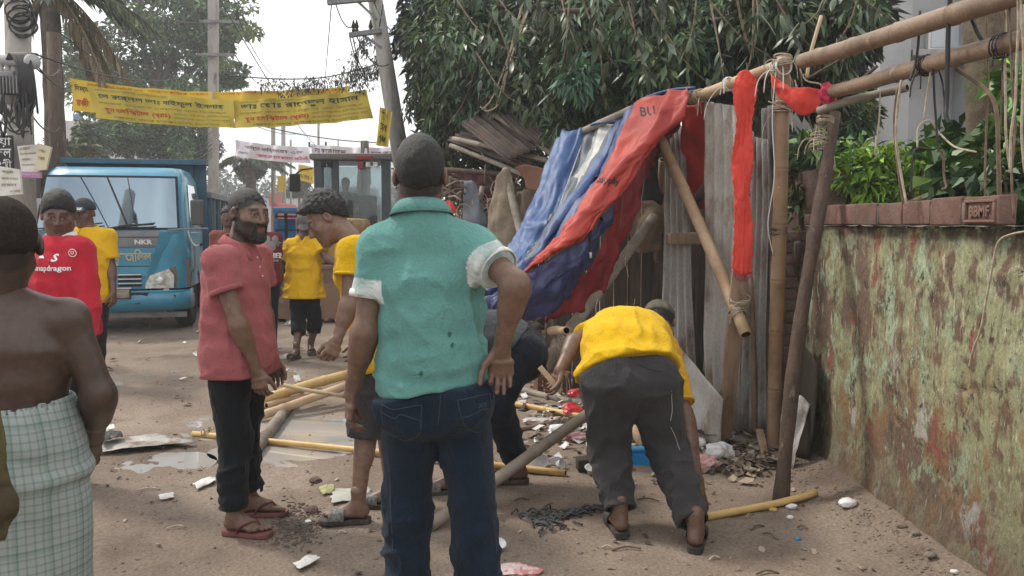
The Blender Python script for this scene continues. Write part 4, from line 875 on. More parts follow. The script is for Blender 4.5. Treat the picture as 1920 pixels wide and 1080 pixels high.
# --- mossy trunk and plants behind the wall on the right
tr = thing('mossy_tree', 'mossy trunk wrapped in climbing plants behind the wall at the right', 'tree', (2.95, 4.75, 0))
obj('trunk', tube(catmull([A(2.95, 4.75, 0), P(1868, 300, 4.7), P(1858, 60, 4.7), P(1850, -150, 4.75)], 8), np.linspace(.17, .13, 25), 14, caps=False), mat('mossy_bark', (.10, .078, .05), (.15, .12, .085), rough=.95, scale=9, bump=.9, bscale=30, c3=(.075, .10, .035), s3=4, pos3=(.48, .62)), tr)
foliage('climbing_leaves', tr, [(P(u, v, 4.45), .09) for u, v in ((1862, 260), (1845, 290), (1885, 300), (1868, 340), (1840, 320), (1890, 360), (1905, 150), (1900, 180), (1880, 420), (1850, 400), (1900, 240))], 12, .13, .09, (.055, .11, .03), droop=.5)
def bush(label, cl, per, L, W, col, base, yel=.1, name='shrub', cat='shrub'):
 t = thing(name, label, cat, tuple(base), 'garden plants behind the wall')
 obj('stems', join(*[tube(catmull([np.asarray(base) + A(rnd.uniform(-.05, .05), 0, 0), (np.asarray(base) + c) / 2 + A(.03, 0, .1), np.asarray(c)], 3), [.012] * 3 + [.009] * 3 + [.006], 5, caps=False) for c, r in cl]), M_twig, t)
 foliage('leaves', t, cl, per, L, W, col, droop=.3, var=.22, yel=yel); return t
def cls(l, y_, s): return [(P(u + rng.normal() * 6, v + rng.normal() * 5, y_ + rng.normal() * .15), s * rng.uniform(.7, 1.2)) for u, v in l]
bush('bright lime green shrub behind the row of bricks', cls([(u, v) for u in range(1590, 1770, 22) for v in (300, 325, 350, 375)], 5.6, .12), 46, .085, .034, (.15, .27, .035), A(2.7, 5.6, .4))
bush('darker green shrub between the corner post and the wall top', cls([(u, v) for u in range(1510, 1600, 22) for v in (295, 325, 355, 385)], 6.0, .13), 34, .13, .07, (.075, .13, .04), A(2.4, 6.0, .3))
bush('broad leaved dark plant beside the mossy trunk', cls([(u, v) for u in (1780, 1800, 1820, 1840) for v in (270, 300, 330, 370)], 4.9, .11), 16, .15, .11, (.055, .12, .035), A(2.8, 4.9, .4))
bush('leafy undergrowth at the right edge behind the wall', cls([(u, v) for u in range(1860, 1990, 24) for v in range(290, 430, 30)], 4.2, .13), 30, .12, .06, (.045, .085, .028), A(2.75, 4.2, .4))
bush('thicket of hanging leaves behind the tin roof', cls([(u, v) for u in range(800, 1010, 24) for v in (262, 290, 318, 345)], 13.5, .42), 60, .20, .09, (.07, .10, .045), A(-.3, 13.5, .3), name='thicket', cat='thicket')
bush('bright leaves high up at the right edge', cls([(u, v) for u in (1890, 1915, 1940) for v in (150, 170, 215, 240, 260)], 4.4, .08), 10, .12, .085, (.10, .22, .03), A(2.95, 4.3, .5))
bush('dense dark hedge standing in the garden behind the bricks', cls([(u, v) for u in range(1500, 1860, 26) for v in (330, 365, 400, 440)], 7.5, .24), 60, .13, .07, (.045, .075, .03), A(3.6, 7.5, .3), name='hedge', cat='hedge')
o = obj('cut_stump', bamboo_geo(P(1630, 420, 5.7), P(1598, 328, 5.7), .062, .058, seed=91), [M_bam_b, M_dark]); tag(o, 'hollow cut bamboo stump sticking up behind the bricks', 'stump')
bamboo(P(1740, 330, 5.2), P(1860, 345, 4.8), .045, 'brown log lying across the plants behind the wall', m=M_bam_b, group=None, solidwood=True, name='log', cat='log')
bamboo(P(1690, 390, 5.2), P(1930, 300, 4.6), .025, 'thin branch slanting down to the wall top at the right', m=M_twig, group=None, solidwood=True, name='branch', cat='branch')
# ================================================================== WHITE BUILDING behind the garden
wb = thing('white_building', 'white plastered building standing behind the garden at the right', 'building', (7, 13, 0))
def xz(u0, u1, v0, v1, Y, d=.3, bev=0):
 a, b = P(u0, v1, Y), P(u1, v0, Y); return box((a[0], Y, a[2]), (b[0], Y + d, b[2]), bev)
obj('wall', box((P(1636, 0, 12.4)[0], 12.4, 0), (P(2100, 0, 12.4)[0], 12.7, 8.5)), M_white_wall, wb, smooth=False)
obj('column', box((P(1655, 0, 11.9)[0], 11.9, 0), (P(1712, 0, 11.9)[0], 12.39, 8.5), .01), M_white_wall, wb, smooth=False)
obj('column', box((P(1828, 0, 11.9)[0], 11.9, 0), (P(1890, 0, 11.9)[0], 12.39, 8.5), .01), M_white_wall, wb, smooth=False)
obj('ledge', xz(1712, 1828, 92, 104, 11.9, .48, .01), M_conc, wb, smooth=False)
wn_ = obj('window', xz(1740, 1812, 30, 92, 12.30, .09), mat('window_frame_white', (.75, .75, .74), rough=.5), wb, smooth=False)
obj('pane', xz(1746, 1806, 36, 88, 12.285, .012), mat('glass_pale', (.55, .58, .6), rough=.1, spec=.6), wn_, smooth=False)
pw = thing('parapet_building', 'lower white building with a dark window seen between the posts', 'building', (5, 14, 0))
obj('wall', box((P(1440, 0, 14)[0], 14, 0), (P(1660, 0, 14)[0], 14.3, P(1500, 258, 14)[2])), M_white_wall, pw, smooth=False)
obj('upper_wall', box((P(1440, 0, 14.6)[0], 14.6, 0), (P(1660, 0, 14.6)[0], 14.9, 6.0)), M_conc, pw, smooth=False)
o = obj('window', xz(1575, 1630, 232, 258, 14.5, .1), mat('window_dark', (.05, .055, .06), rough=.2), pw, smooth=False)
for k in range(4): obj('bar', xz(1582 + k * 12, 1585 + k * 12, 232, 258, 14.46, .03), M_white_wall, o, smooth=False)
# ================================================================== BROKEN TIN ROOF AND RUINED STALLS (middle)
rf = thing('tin_roof', 'rusty broken tin roof slanting over the ruined stalls', 'roof', tuple(A(P(950, 420, 9.6)[0], 9.6, 0)))
def rsheet(q, waves, m, lab='roof_sheet', th=.003):
 a, b_, c, d_ = [np.asarray(x, float) for x in q]; nu, nv = waves * 6 + 1, 8
 U, Vv = np.meshgrid(np.linspace(0, 1, nu), np.linspace(0, 1, nv), indexing='ij'); W = U[..., None]; Z = Vv[..., None]
 g = (a * (1 - W) + b_ * W) * (1 - Z) + (d_ * (1 - W) + c * W) * Z; n_ = nrm(np.cross(b_ - a, d_ - a))
 g = g + n_ * (.018 * np.sin(U * waves * 6.283) + .06 * (fbm(g.reshape(-1, 3), 1.5, 3).reshape(U.shape) - .5))[..., None]
 return solid(obj(lab, sheet(g), m, rf), th)
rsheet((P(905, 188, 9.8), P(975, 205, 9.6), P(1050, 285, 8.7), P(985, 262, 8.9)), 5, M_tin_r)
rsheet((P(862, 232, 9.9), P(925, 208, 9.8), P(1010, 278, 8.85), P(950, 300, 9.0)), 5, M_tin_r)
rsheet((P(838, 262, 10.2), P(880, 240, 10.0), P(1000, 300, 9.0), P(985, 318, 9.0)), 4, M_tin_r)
for q in (((850, 255, 9.85), (1045, 300, 8.8)), ((905, 196, 9.75), (1048, 292, 8.65)), ((845, 268, 10.1), (1000, 330, 9.0))):
 obj('rafter', bamboo_geo(P(*q[0]) - A(0, 0, .03), P(*q[1]) - A(0, 0, .03), .03, seed=3)[:2], M_bam_g, rf)
for k in range(26):
 pass
RS = 'poles of the ruined stalls'
for k, (a, b, r, m, lb) in enumerate((((948, 318, 9.0), (985, 470, 8.5), .045, M_bam_g, 'grey bamboo pole leaning under the tin roof'), ((905, 350, 9.6), (880, 520, 9.4), .03, M_bam_g, 'thin pole standing left of the brown cloth'), ((918, 372, 9.6), (922, 520, 9.5), .035, M_bam_t, 'short pale bamboo post among the ruined stalls'), ((845, 330, 10), (850, 520, 9.9), .03, M_wood_d, 'dark post beside the teal man shoulder'), ((885, 355, 9.7), (908, 395, 9.5), .03, M_bam_g, 'slanting stub among the tangled sticks'), ((830, 318, 10.2), (1000, 332, 9.2), .03, M_wood_d, 'dark beam under the tin roof'), ((840, 350, 10.1), (990, 352, 9.4), .022, M_wood_d, 'lower dark beam under the tin roof'), ((870, 440, 9.5), (940, 408, 9.3), .018, M_rope, 'pale stick lying across the ruined stalls'), ((925, 420, 9.3), (975, 432, 9.1), .02, M_bam_t, 'yellowish stick in front of the ruined stalls'), ((960, 370, 8.9), (1000, 480, 8.4), .02, M_wood_d, 'thin dark pole beside the leaning bamboo'), ((1030, 300, 8.6), (1020, 420, 8.4), .03, M_wood_d, 'dark post behind the blue tarpaulin edge'))):
 bamboo(P(*a), P(*b), r, lb, m=m, group=RS, solidwood=m in (M_wood_d, M_rope), name='pole', cat='pole')
def drape(label, rows, m, amp=.06, s=(7, 7, 2), name='hanging_cloth', cat='cloth', seed=0, group=None):
 o = solid(obj(name, sheet(wrinkle(cloth([uv(*r) for r in rows], 8, 7), amp, s, seed)), m), .004); return tag(o, label, cat, group)
drape('beige jute cloth hanging from the leaning bamboo pole', [((936, 330, 8.95), (948, 318, 8.9), (958, 330, 8.9)), ((925, 390, 9.0), (945, 380, 8.85), (965, 385, 8.85)), ((918, 430, 9.05), (945, 425, 8.85), (972, 430, 8.8)), ((930, 470, 9), (955, 475, 8.85), (985, 480, 8.7))], mat('jute', (.27, .22, .16), (.18, .145, .105), rough=.95, scale=6, bump=.4, bscale=100), seed=2)
drape('brown sack cloth hanging in folds below the roof edge', [((972, 360, 9.1), (1000, 355, 9), (1025, 360, 9)), ((965, 420, 9.1), (995, 420, 8.95), (1015, 420, 9)), ((945, 500, 9.1), (980, 500, 8.9), (1000, 500, 8.9)), ((935, 560, 9.1), (965, 560, 8.9), (985, 560, 8.9))], M_sack, .09, seed=6)
drape('grey blue cloth hanging among the sticks', [((878, 340, 9.5), (886, 338, 9.4), (893, 345, 9.4)), ((876, 380, 9.5), (890, 380, 9.4), (903, 385, 9.4)), ((873, 425, 9.5), (895, 425, 9.35), (918, 430, 9.4))], mat('cloth_greyblue', (.16, .18, .21), (.11, .125, .15), rough=.9, scale=5), seed=9)
drape('small red cloth scrap behind the teal shoulder', [((834, 378, 9.6), (842, 376, 9.5), (848, 384, 9.5)), ((838, 390, 9.6), (848, 390, 9.5), (858, 396, 9.5)), ((846, 398, 9.6), (856, 398, 9.5), (862, 402, 9.5))], M_redc, .02, seed=1)
drape('rust brown board like cloth hanging under the roof corner', [((968, 312, 8.8), (990, 308, 8.7), (1028, 318, 8.6)), ((985, 335, 8.8), (1000, 335, 8.7), (1026, 345, 8.6)), ((988, 352, 8.8), (1004, 356, 8.7), (1012, 358, 8.6))], mat('rust_cloth', (.23, .115, .075), (.16, .08, .055), rough=.9, scale=4), .03, seed=3)
drape('maroon curtain at the back of the ruined stalls', [((835, 325, 10.4), (900, 325, 10.4), (960, 330, 10.3)), ((835, 350, 10.4), (900, 352, 10.3), (960, 352, 10.2)), ((835, 378, 10.4), (900, 380, 10.4), (960, 376, 10.3))], mat('cloth_darkmaroon', (.10, .035, .035), rough=.9), .05, seed=3)
# ruined stall back wall and the heap of debris
o = obj('stall_wall', join(*[box((P(828, 0, 10.8)[0] + k * .21, 10.8 + rnd.uniform(-.03, .03), 0), (P(828, 0, 10.8)[0] + k * .21 + .2, 10.83, rnd.uniform(1.4, 1.9))) for k in range(8)]), M_wood_d, smooth=False); bpy.data.objects.remove(o)
sw = thing('plank_fence', 'dark plank partition behind the tangled sticks', 'fence', (-.4, 10.9, 0))
for k in range(13):
 x0 = P(815, 0, 10.9)[0] + k * .155; obj('plank', box((x0, 10.9 + rnd.uniform(-.03, .03), 0), (x0 + .145, 10.94, rnd.uniform(1.55, 1.95)), .004), M_board, sw)
parts = []
for k in range(150):
 c = P(rnd.uniform(835, 985), rnd.uniform(340, 500), rnd.uniform(9.3, 10.6)); d = rand_dirs(1)[0] * rnd.uniform(.08, .38); r_ = rnd.uniform(.004, .014)
 parts.append(tube([c, c + d * .5 + A(0, 0, .03), c + d], r_, 5))
o = stuff(obj('tangled_sticks', join(*parts), M_bam_g)); o['label'] = 'tangle of thin sticks and twigs in the ruined stalls'
for u, v in ((900, 378), (935, 355), (870, 400)):
 c = P(u, v, 9.4); a = np.linspace(0, 6.28, 20); tag(obj('wire_loop', tube(c + np.stack([.09 * np.cos(a), .02 * np.sin(3 * a), .11 * np.sin(a)], -1), .005, 5, caps=False), M_rope), ['wire loop beside the grey blue cloth', 'wire loop left of the jute cloth', 'wire loop near the red scrap'][(900, 935, 870).index(u)], 'wire')
hp = []
for k in range(130):
 x, y = rnd.uniform(-.9, .7), rnd.uniform(8.6, 10.6); hp.append(rock((x, y, rnd.uniform(.0, .45) * max(0, 1 - abs(y - 9.8) / 1.4)), rnd.uniform(.04, .12), k, (1, 1, .6), 1))
o = stuff(obj('rubble_heap', join(*hp), mat('rubble', (.17, .135, .105), (.10, .08, .065), rough=.95, scale=3), smooth=False)); o['label'] = 'heap of rubble and earth under the ruined stalls'
# ================================================================== POLES AND WIRES
M_steel = mat('steel_grey', (.22, .22, .22), (.15, .15, .15), rough=.6, metal=.4, scale=6)
M_pole = mat('pole_concrete', (.33, .315, .29), (.24, .225, .205), rough=.9, scale=4, bump=.25, stretch=(1, 1, .3), c3=(.15, .13, .115), s3=3)
def upole(label, b, t, r0, r1, arms=(), group='utility poles along the street', m=None, n=10, square=False):
 o = thing('utility_pole', label, 'utility pole', tuple(b), group); b, t = np.asarray(b, float), np.asarray(t, float)
 if square: obj('pole', beam(b, t, r0 * 2, r1 * 2, (0, 1, 0), .01), m or M_pole, o)
 else: obj('pole', tube([b, (b + t) / 2, t], [r0, (r0 + r1) / 2, r1], n), m or M_pole, o)
 for (f, x0, x1, dy) in arms:
  c = b + (t - b) * f; a = obj('crossarm', beam(c + A(x0, -dy, 0), c + A(x1, -dy, 0), .09, .09, (0, 0, 1)), M_steel, o, smooth=False)
  for x in np.linspace(x0 + .08, x1 - .08, 3): obj('insulator', lathe([(.02, 0), (.045, .03), (.03, .06), (.05, .09), (.03, .12), (.04, .15), (.01, .18)], 8, c + A(x, -dy, .045)), M_dark, a)
 return o
# leaning pole in the middle
Yl = 13.5; b_, t_ = P(772, 420, Yl), P(694, -60, Yl); b_ = b_ + (b_ - t_) / np.linalg.norm(b_ - t_) * 1.6
lp = upole('leaning grey concrete pole with crossarms left of the big tree', b_, t_, .17, .12)
for v_, u0, u1 in ((2, 614, 705), (63, 655, 715)):
 a = obj('crossarm', beam(P(u0, v_ + 3, Yl - .15), P(u1, v_ - 5, Yl - .15), .09, .07, (0, 0, 1)), M_steel, lp, smooth=False)
 for u in (u0 + 8, u0 + 14, u0 + 40): obj('insulator', lathe([(.02, 0), (.035, .03), (.02, .06), (.04, .09), (.025, .14), (.01, .2)], 8, P(u, v_ - 2, Yl - .15)), M_dark, a)
obj('brace', beam(P(680, 66, Yl - .12), P(716, 90, Yl - .12), .04, .04), M_steel, lp, smooth=False); obj('brace', beam(P(668, 0, Yl - .12), P(706, 36, Yl - .12), .04, .04), M_steel, lp, smooth=False)
# grey pole behind the truck
Yg = 27; upole('grey concrete pole behind the truck bed', A(P(398, 420, Yg)[0], Yg, 0), P(400, -60, Yg), .15, .11, [], square=True)
o = [x for x in bpy.data.objects if x.get('label') == 'grey concrete pole behind the truck bed'][0]
for v_, u0, u1 in ((40, 374, 448), (102, 372, 440)):
 a = obj('crossarm', beam(P(u0, v_, Yg - .2), P(u1, v_ + 1, Yg - .2), .09, .09), M_steel, o, smooth=False)
 for u in (u0 + 5, u1 - 3): obj('insulator', lathe([(.04, 0), (.08, .06), (.05, .12), (.09, .2), (.05, .3), (.02, .4)], 8, P(u, v_ - 1, Yg - .2)), M_dark, a)
# far poles
for u, Yk, top, r, lb in ((512, 45, 210, .14, 'far thin pole at the left end of the white banner'), (531, 48, 225, .15, 'far thin pole with a yellow sign hung on it'), (597, 55, 232, .1, 'far pole with a small crossarm above the white banner'), (634, 60, 262, .06, 'short far post above the digger cab'), (545, 52, 262, .08, 'faint post behind the yellow sign')):
 o = upole(lb, A(P(u, 420, Yk)[0], Yk, 0), P(u, top, Yk), r, r * .8)
 if u == 597:
  for v_, w_ in ((275, 17),):
   a = obj('crossarm', beam(P(u - w_, v_, Yk), P(u + w_ - 3, v_, Yk), .1, .1), M_steel, o, smooth=False)
   for x in (-w_, 0, w_ - 3): obj('insulator', tube([P(u + x, v_, Yk), P(u + x, v_ - 9, Yk)], .07, 6), M_dark, a)
# left pole with transformer
Yq = 9.0
tp_ = upole('thick concrete pole with transformer and cables at the left edge', A(P(38, 420, Yq)[0], Yq, 0), P(30, -60, Yq), .15, .125)
tr_ = obj('transformer', join(box((P(-10, 0, 8.6)[0], 8.45, P(0, 178, 8.6)[2]), (P(34, 0, 8.6)[0], 8.85, P(0, 138, 8.6)[2]), .02), lathe([(.02, -.08), (.11, -.05), (.14, 0), (.14, .02)], 14, A(P(14, 0, 8.6)[0], 8.65, P(0, 184, 8.6)[2]))), mat('transformer_grey', (.27, .28, .28), (.2, .2, .2), rough=.6, scale=6, metal=.2), tp_, smooth=False)
for k in range(7):
 x = P(-8 + k * 6.3, 0, 8.45)[0]; obj('fin', box((x, 8.38, P(0, 175, 8.4)[2]), (x + .012, 8.448, P(0, 142, 8.4)[2])), M_steel, tr_, smooth=False)
hb = obj('spool', tube([P(0, 112, 8.6), P(64, 116, 8.5)], .055, 14), M_white_wall, tp_); obj('rim', tube([P(57, 116, 8.5), P(64, 116, 8.48)], .078, 16), M_white_wall, hb)
obj('bracket', beam(P(-5, 134, 8.6), P(38, 134, 8.6), .05, .05), M_steel, tp_, smooth=False)
for k in range(3): obj('bushing', lathe([(.03, 0), (.04, .02), (.025, .05), (.04, .08), (.025, .11), (.012, .15)], 9, P(2 + k * 13, 136, 8.6)), mat('porcelain', (.42, .40, .37), rough=.3), tp_)
cb = []
for k in range(13):
 s = P(12 + k * 2.6, 112, 8.5); e = P(30 + k * 3.4, 185 + rnd.uniform(0, 35), 8.45)
 cb.append(tube(catmull([s, s + A(.05, 0, .06), P(36 + k * 2.2, 138, 8.4), e], 5), .012, 5))
for k in range(16):
 a = P(rnd.uniform(-10, 60), rnd.uniform(170, 230), 8.4); b = P(rnd.uniform(-10, 75), rnd.uniform(185, 250), 8.4); cb.append(tube(catmull([a, (a + b) / 2 + A(0, 0, -rnd.uniform(.05, .25)), b], 5), rnd.uniform(.008, .014), 5))
obj('cable_bundle', join(*cb), M_cable, tp_)
obj('brace', beam(P(18, 200, 8.5), P(-4, 240, 8.4), .03, .03), M_plasw, tp_, smooth=False); obj('brace', beam(P(-5, 252, 8.4), P(62, 233, 8.5), .02, .02), M_plasw, tp_, smooth=False)
for k in range(3):
 c = P(34 + k * 4, 10 + k * 14, 8.9); a = np.linspace(0, 25, 70); obj('cable_coil', tube(c + np.stack([.13 * np.cos(a) + .02 * a / 25, .05 * np.sin(a * .7), .10 * np.sin(a) - .004 * a], -1), .010, 5), M_cable, tp_)
# second dark trunk like pole
upole('dark wooden post behind the transformer pole', A(P(108, 420, 13)[0], 13, 0), P(100, 62, 13), .13, .10, m=M_wood_d)
# wires
M_wire = mat('wire', (.03, .03, .032), rough=.6)
def wire(a, b, sag, r, label, n=14, grp='overhead wires along the street'):
 a, b = np.asarray(a), np.asarray(b); t = np.linspace(0, 1, n)[:, None]; pts = a + (b - a) * t - A(0, 0, 1) * (4 * sag * t * (1 - t)); o = obj('overhead_wire', tube(pts, r, 5), M_wire); return tag(o, label, 'wire', grp)
WLS = ['wire from the right end of the grey pole top crossarm', 'wire from the right end of the grey pole lower crossarm', 'wire from the left end of the grey pole top crossarm', 'wire falling steeply past the crown of the rain tree', 'long wire from the top crossarm of the leaning pole', 'short wire dropping from the lower crossarm of the leaning pole', 'wire linking the two crossarms of the leaning pole', 'wire from the leaning pole top into the big tree', 'wire from the palm trunk to the grey pole top', 'wire from the white spool to the grey pole', 'wire from the dark wooden post to the grey pole', 'wire entering at the top left towards the grey pole', 'short wire between spool and banner corner', 'wire between spool and dark wooden post', 'wire running right from the grey pole under the banner', 'wire from the grey pole along the white banner', 'low wire between the transformer and the dark post', 'slack wire beside the leaning pole below its top', 'wire hanging between lower crossarm and leaning pole', 'wire from the lower crossarm end behind the leaning pole', 'faint wire beside the leaning pole']
for k, (a, b, s) in enumerate((((448, 38, 26.8), (512, 140, 45), .3), ((440, 102, 26.8), (500, 160, 45), .3), ((376, 38, 26.8), (470, 150, 45), .3), ((390, -40, 20), (600, 280, 60), .5), ((622, 0, 13.4), (598, 240, 55), .4), ((660, 62, 13.4), (680, 130, 14.2), .1), ((628, 2, 13.4), (661, 50, 13.4), .15), ((700, 0, 13.4), (740, 60, 12.5), .1), ((100, 20, 13), (398, 50, 27), .6), ((60, 100, 8.6), (398, 108, 27), .5), ((110, 60, 13), (400, 200, 27), .4), ((200, -40, 18), (374, 42, 26.8), .3), ((60, 108, 8.6), (135, 160, 13.8), .15), ((60, 118, 8.6), (112, 130, 12.8), .12), ((398, 190, 27), (560, 250, 50), .4), ((420, 215, 27), (720, 268, 26), .2), ((50, 200, 8.6), (112, 240, 12.8), .15), ((700, 100, 13.5), (718, 8, 13.3), .05), ((655, 66, 13.4), (700, 150, 13.4), .25), ((668, 66, 13.4), (730, 120, 13.2), .2))):
 wire(P(*a), P(*b), s, .010 if a[2] < 15 else .018, WLS[k])
for k in range(7):
 wire(P(150 + 8 * k, 232 + 6 * k, 20), P(398, 225 + 11 * k, 26.6), .35 + .05 * k, .013, ['topmost', 'second', 'third', 'middle', 'fifth', 'sixth', 'lowest'][k] + ' sagging cable in the bunch below the yellow banner', grp='cables below the yellow banner')
for k in range(5): wire(P(398, 262 + 8 * k, 26.6), P(330 + 10 * k, 318, 26), -.0, .012, ['upper', 'second', 'middle', 'fourth', 'lowest'][k] + ' stay wire at the foot of the grey pole', grp='cables below the yellow banner')
# leafy wire that crosses the street above the banner
lw_ = thing('creeper_wire', 'overhead wire overgrown with dead creeper across the street', 'wire', tuple(P(600, 160, 14.2)))
pts = catmull([P(430, 142, 14.5), P(520, 148, 14.4), P(600, 146, 14.3), P(660, 134, 14), P(715, 118, 13.6)], 8); obj('wire', tube(pts, .012, 5), M_wire, lw_)
foliage('creeper', lw_, [(pts[i] + A(rng.normal() * .05, rng.normal() * .05, -.10 + rng.normal() * .06), .13) for i in range(6, len(pts)) for _ in range(2)] + [(P(rng.uniform(640, 715), rng.uniform(110, 165), 13.8), .12) for _ in range(16)] + [(P(rng.uniform(655, 700), rng.uniform(70, 120), 13.6), .08) for _ in range(14)], 22, .075, .022, (.055, .058, .045), droop=1.2)
# ================================================================== BANNERS
M_by = mat('banner_yellow', (.72, .50, .03), (.64, .45, .05), rough=.7, scale=2, trans=0)
M_by2 = mat('banner_olive', (.58, .44, .055), (.50, .38, .06), rough=.7, scale=2)
M_bw = mat('banner_white', (.72, .66, .70), (.64, .58, .63), rough=.7, scale=2)
M_inkg = mat('ink_green', (.035, .07, .05), rough=.8); M_inkr = mat('ink_red', (.52, .05, .03), rough=.8); M_inkb = mat('ink_black', (.03, .03, .035), rough=.8); M_inko = mat('ink_olive', (.26, .19, .03), rough=.8)
def banner(label, TL, TR, BR, BL, m, sag=.15, group='cloth banners hung across the street', nu=40, texts=(), name='banner', pole_tie=False, amp=.05):
 TL, TR, BR, BL = [np.asarray(q, float) for q in (TL, TR, BR, BL)]
 def f(u, v):
  u = np.asarray(u, float)[..., None]; v = np.asarray(v, float)[..., None]
  p_ = (TL * (1 - u) + TR * u) * (1 - v) + (BL * (1 - u) + BR * u) * v
  p_ = p_ - A(0, 0, 1) * sag * 4 * u * (1 - u); k = u[..., 0]; q = amp * np.sin(k * 17 + v[..., 0] * 2.1) + amp * .6 * np.sin(k * 41 + v[..., 0] * 3)
  return p_ + A(0, 1, 0) * q[..., None]
 t = thing(name, label, 'banner', tuple(TL), group)
 U, V_ = np.meshgrid(np.linspace(0, 1, nu), np.linspace(0, 1, 6), indexing='ij'); g = f(U, V_)
 obj('sheet', sheet(g), m, t)
 W_ = np.linalg.norm(TR - TL); H_ = np.linalg.norm(BL - TL)
 for (s, u0, u1, vc, hh, mm, bold) in texts:
  tv = text(s, 1.0, align='LEFT', bold=bold, res=1); X = tv[0]; X = X - X.min(0) * A(1, 0, 0); w_ = X[:, 0].max(); hgt = X[:, 1].max() - X[:, 1].min(); mid = (X[:, 1].max() + X[:, 1].min()) / 2
  uu = u0 + X[:, 0] / w_ * (u1 - u0); vv = vc - (X[:, 1] - mid) / hgt * hh
  pts = f(uu, vv); nn = nrm(np.cross(TR - TL, BL - TL)); nn = nn if nn[1] < 0 else -nn
  obj('lettering', (pts + nn * .012, tv[1]), mm, t, smooth=False)
 return t
small = 'হাড়জোড়া বাতব্যথা ও মেরুদণ্ড রোগ বিশেষজ্ঞ'
tx = lambda a, b: [(a, .05, .93, .27, .24, M_inkg, .012), (b, .09, .56, .70, .24, M_inkr, .016), ('এমবিবিএস বিসিএস স্বাস্থ্য এফসিপিএস মেডিসিন', .04, .55, .08, .10, M_inko, .0), (small, .05, .95, .48, .10, M_inko, .0), ('রোগী দেখার সময় প্রতিদিন বিকাল', .58, .98, .62, .09, M_inko, 0), ('সিরিয়ালের জন্য যোগাযোগ করুন', .58, .98, .76, .09, M_inko, 0), ('জেলা সদর হাসপাতাল সংলগ্ন', .15, .9, .92, .10, M_inko, 0)]
Yb = 14.2
banner('front yellow hospital banner, left half with dark green and red Bengali lettering', P(161, 160, Yb), P(440, 188, Yb), P(440, 240, Yb), P(178, 221, Yb), M_by2, sag=.03, texts=tx('লে কর্নেল ডাঃ সাইফুল ইসলাম', 'মুন হসপিটাল (প্রাঃ)'))
banner('front yellow hospital banner, right half reaching the leaning pole', P(437, 188, Yb - .04), P(688, 168, Yb - .3), P(700, 222, Yb - .3), P(437, 240, Yb - .04), M_by2, sag=.03, texts=tx('ডাঃ মোঃ রাশেদুল হাসান', 'মুন হসপিটাল (প্রাঃ)'))
banner('bright yellow banner showing behind and above the front one on the left', P(130, 146, Yb + .6), P(400, 172, Yb + .6), P(400, 224, Yb + .6), P(133, 206, Yb + .6), M_by, sag=.05, texts=[('দিগন্ত', .02, .13, .28, .26, M_inkb, .016), ('গাজী', .03, .13, .70, .26, M_inkr, .016), ('হাসপাতাল রোড নরসিংদী সদর', .12, .5, .10, .10, M_inkr, 0), ('অর্থোপেডিক সার্জন', .55, .97, .10, .10, M_inkr, 0)])
banner('yellow banner strip showing above the right half of the front banner', P(400, 172, Yb + .6), P(656, 162, Yb + .4), P(658, 215, Yb + .4), P(400, 224, Yb + .6), M_by, sag=.02, texts=[('চেম্বার মুন হসপিটাল লিমিটেড', .05, .5, .08, .10, M_inkr, 0), ('রোগী দেখেন শুক্রবার', .55, .95, .09, .10, M_inkr, 0)])
Yw = 25
banner('white banner with black and red lettering, left one over the far street', P(441, 262, Yw), P(582, 276, Yw), P(582, 306, Yw), P(438, 292, Yw), M_bw, sag=.05, texts=[('শান্তি নার্সিংহোম এণ্ড', .13, .90, .34, .30, M_inkb, .012), ('জেনারেল হাসপাতাল নরসিংদী', .27, .98, .72, .26, M_inkr, .016), ('ফোন', .05, .2, .72, .12, M_inkb, 0)], amp=.08)
banner('white banner over the far street behind the digger arm', P(583, 270, Yw), P(742, 276, Yw - 1), P(741, 310, Yw - 1), P(583, 302, Yw), M_bw, sag=.05, texts=[('ডাঃ কামাল হোসেন', .04, .42, .34, .32, M_inkb, .012), ('চক্ষু রোগ', .72, .96, .36, .30, M_inkb, .012), ('বিশেষজ্ঞ', .75, .95, .75, .2, M_inkr, .01)], amp=.08)
banner('narrow yellow banner hanging upright beside the leaning pole', P(712, 200, 13), P(736, 210, 12.9), P(728, 276, 12.9), P(704, 272, 13), M_by2, sag=0, nu=8, texts=[('মুন', .25, .75, .2, .2, M_inkg, .01), ('হস', .25, .75, .5, .2, M_inkg, .01), ('পি', .25, .75, .8, .2, M_inkg, .01)], amp=.04)
for lb, a, b, c, d, Yk in (('yellow banner behind the digger mirror on the left', (560, 308), (590, 314), (588, 345), (556, 336), 34), ('yellow banner far behind the digger on the right', (718, 326), (748, 326), (748, 352), (718, 350), 34), ('lower yellow banner far behind the digger on the right', (720, 355), (748, 354), (748, 374), (720, 374), 36)):
 banner(lb, P(*a, Yk), P(*b, Yk), P(*c, Yk), P(*d, Yk), M_by, sag=0, nu=8, texts=[('মুন হাসপাতাল', .1, .9, .35, .25, M_inkr, .01), ('ডাঃ রহমান', .1, .9, .7, .25, M_inkg, .01)])
o = thing('hanging_sign', 'small yellow sign hung on the far pole', 'sign', tuple(P(527, 340, 44))); obj('panel', sheet(wrinkle(cloth([uv((521, 330, 44), (535, 330, 44)), uv((520, 352, 44), (535, 352, 44)), uv((522, 360, 44), (532, 360, 44))], 5, 6), .05, 3)), M_by, o)
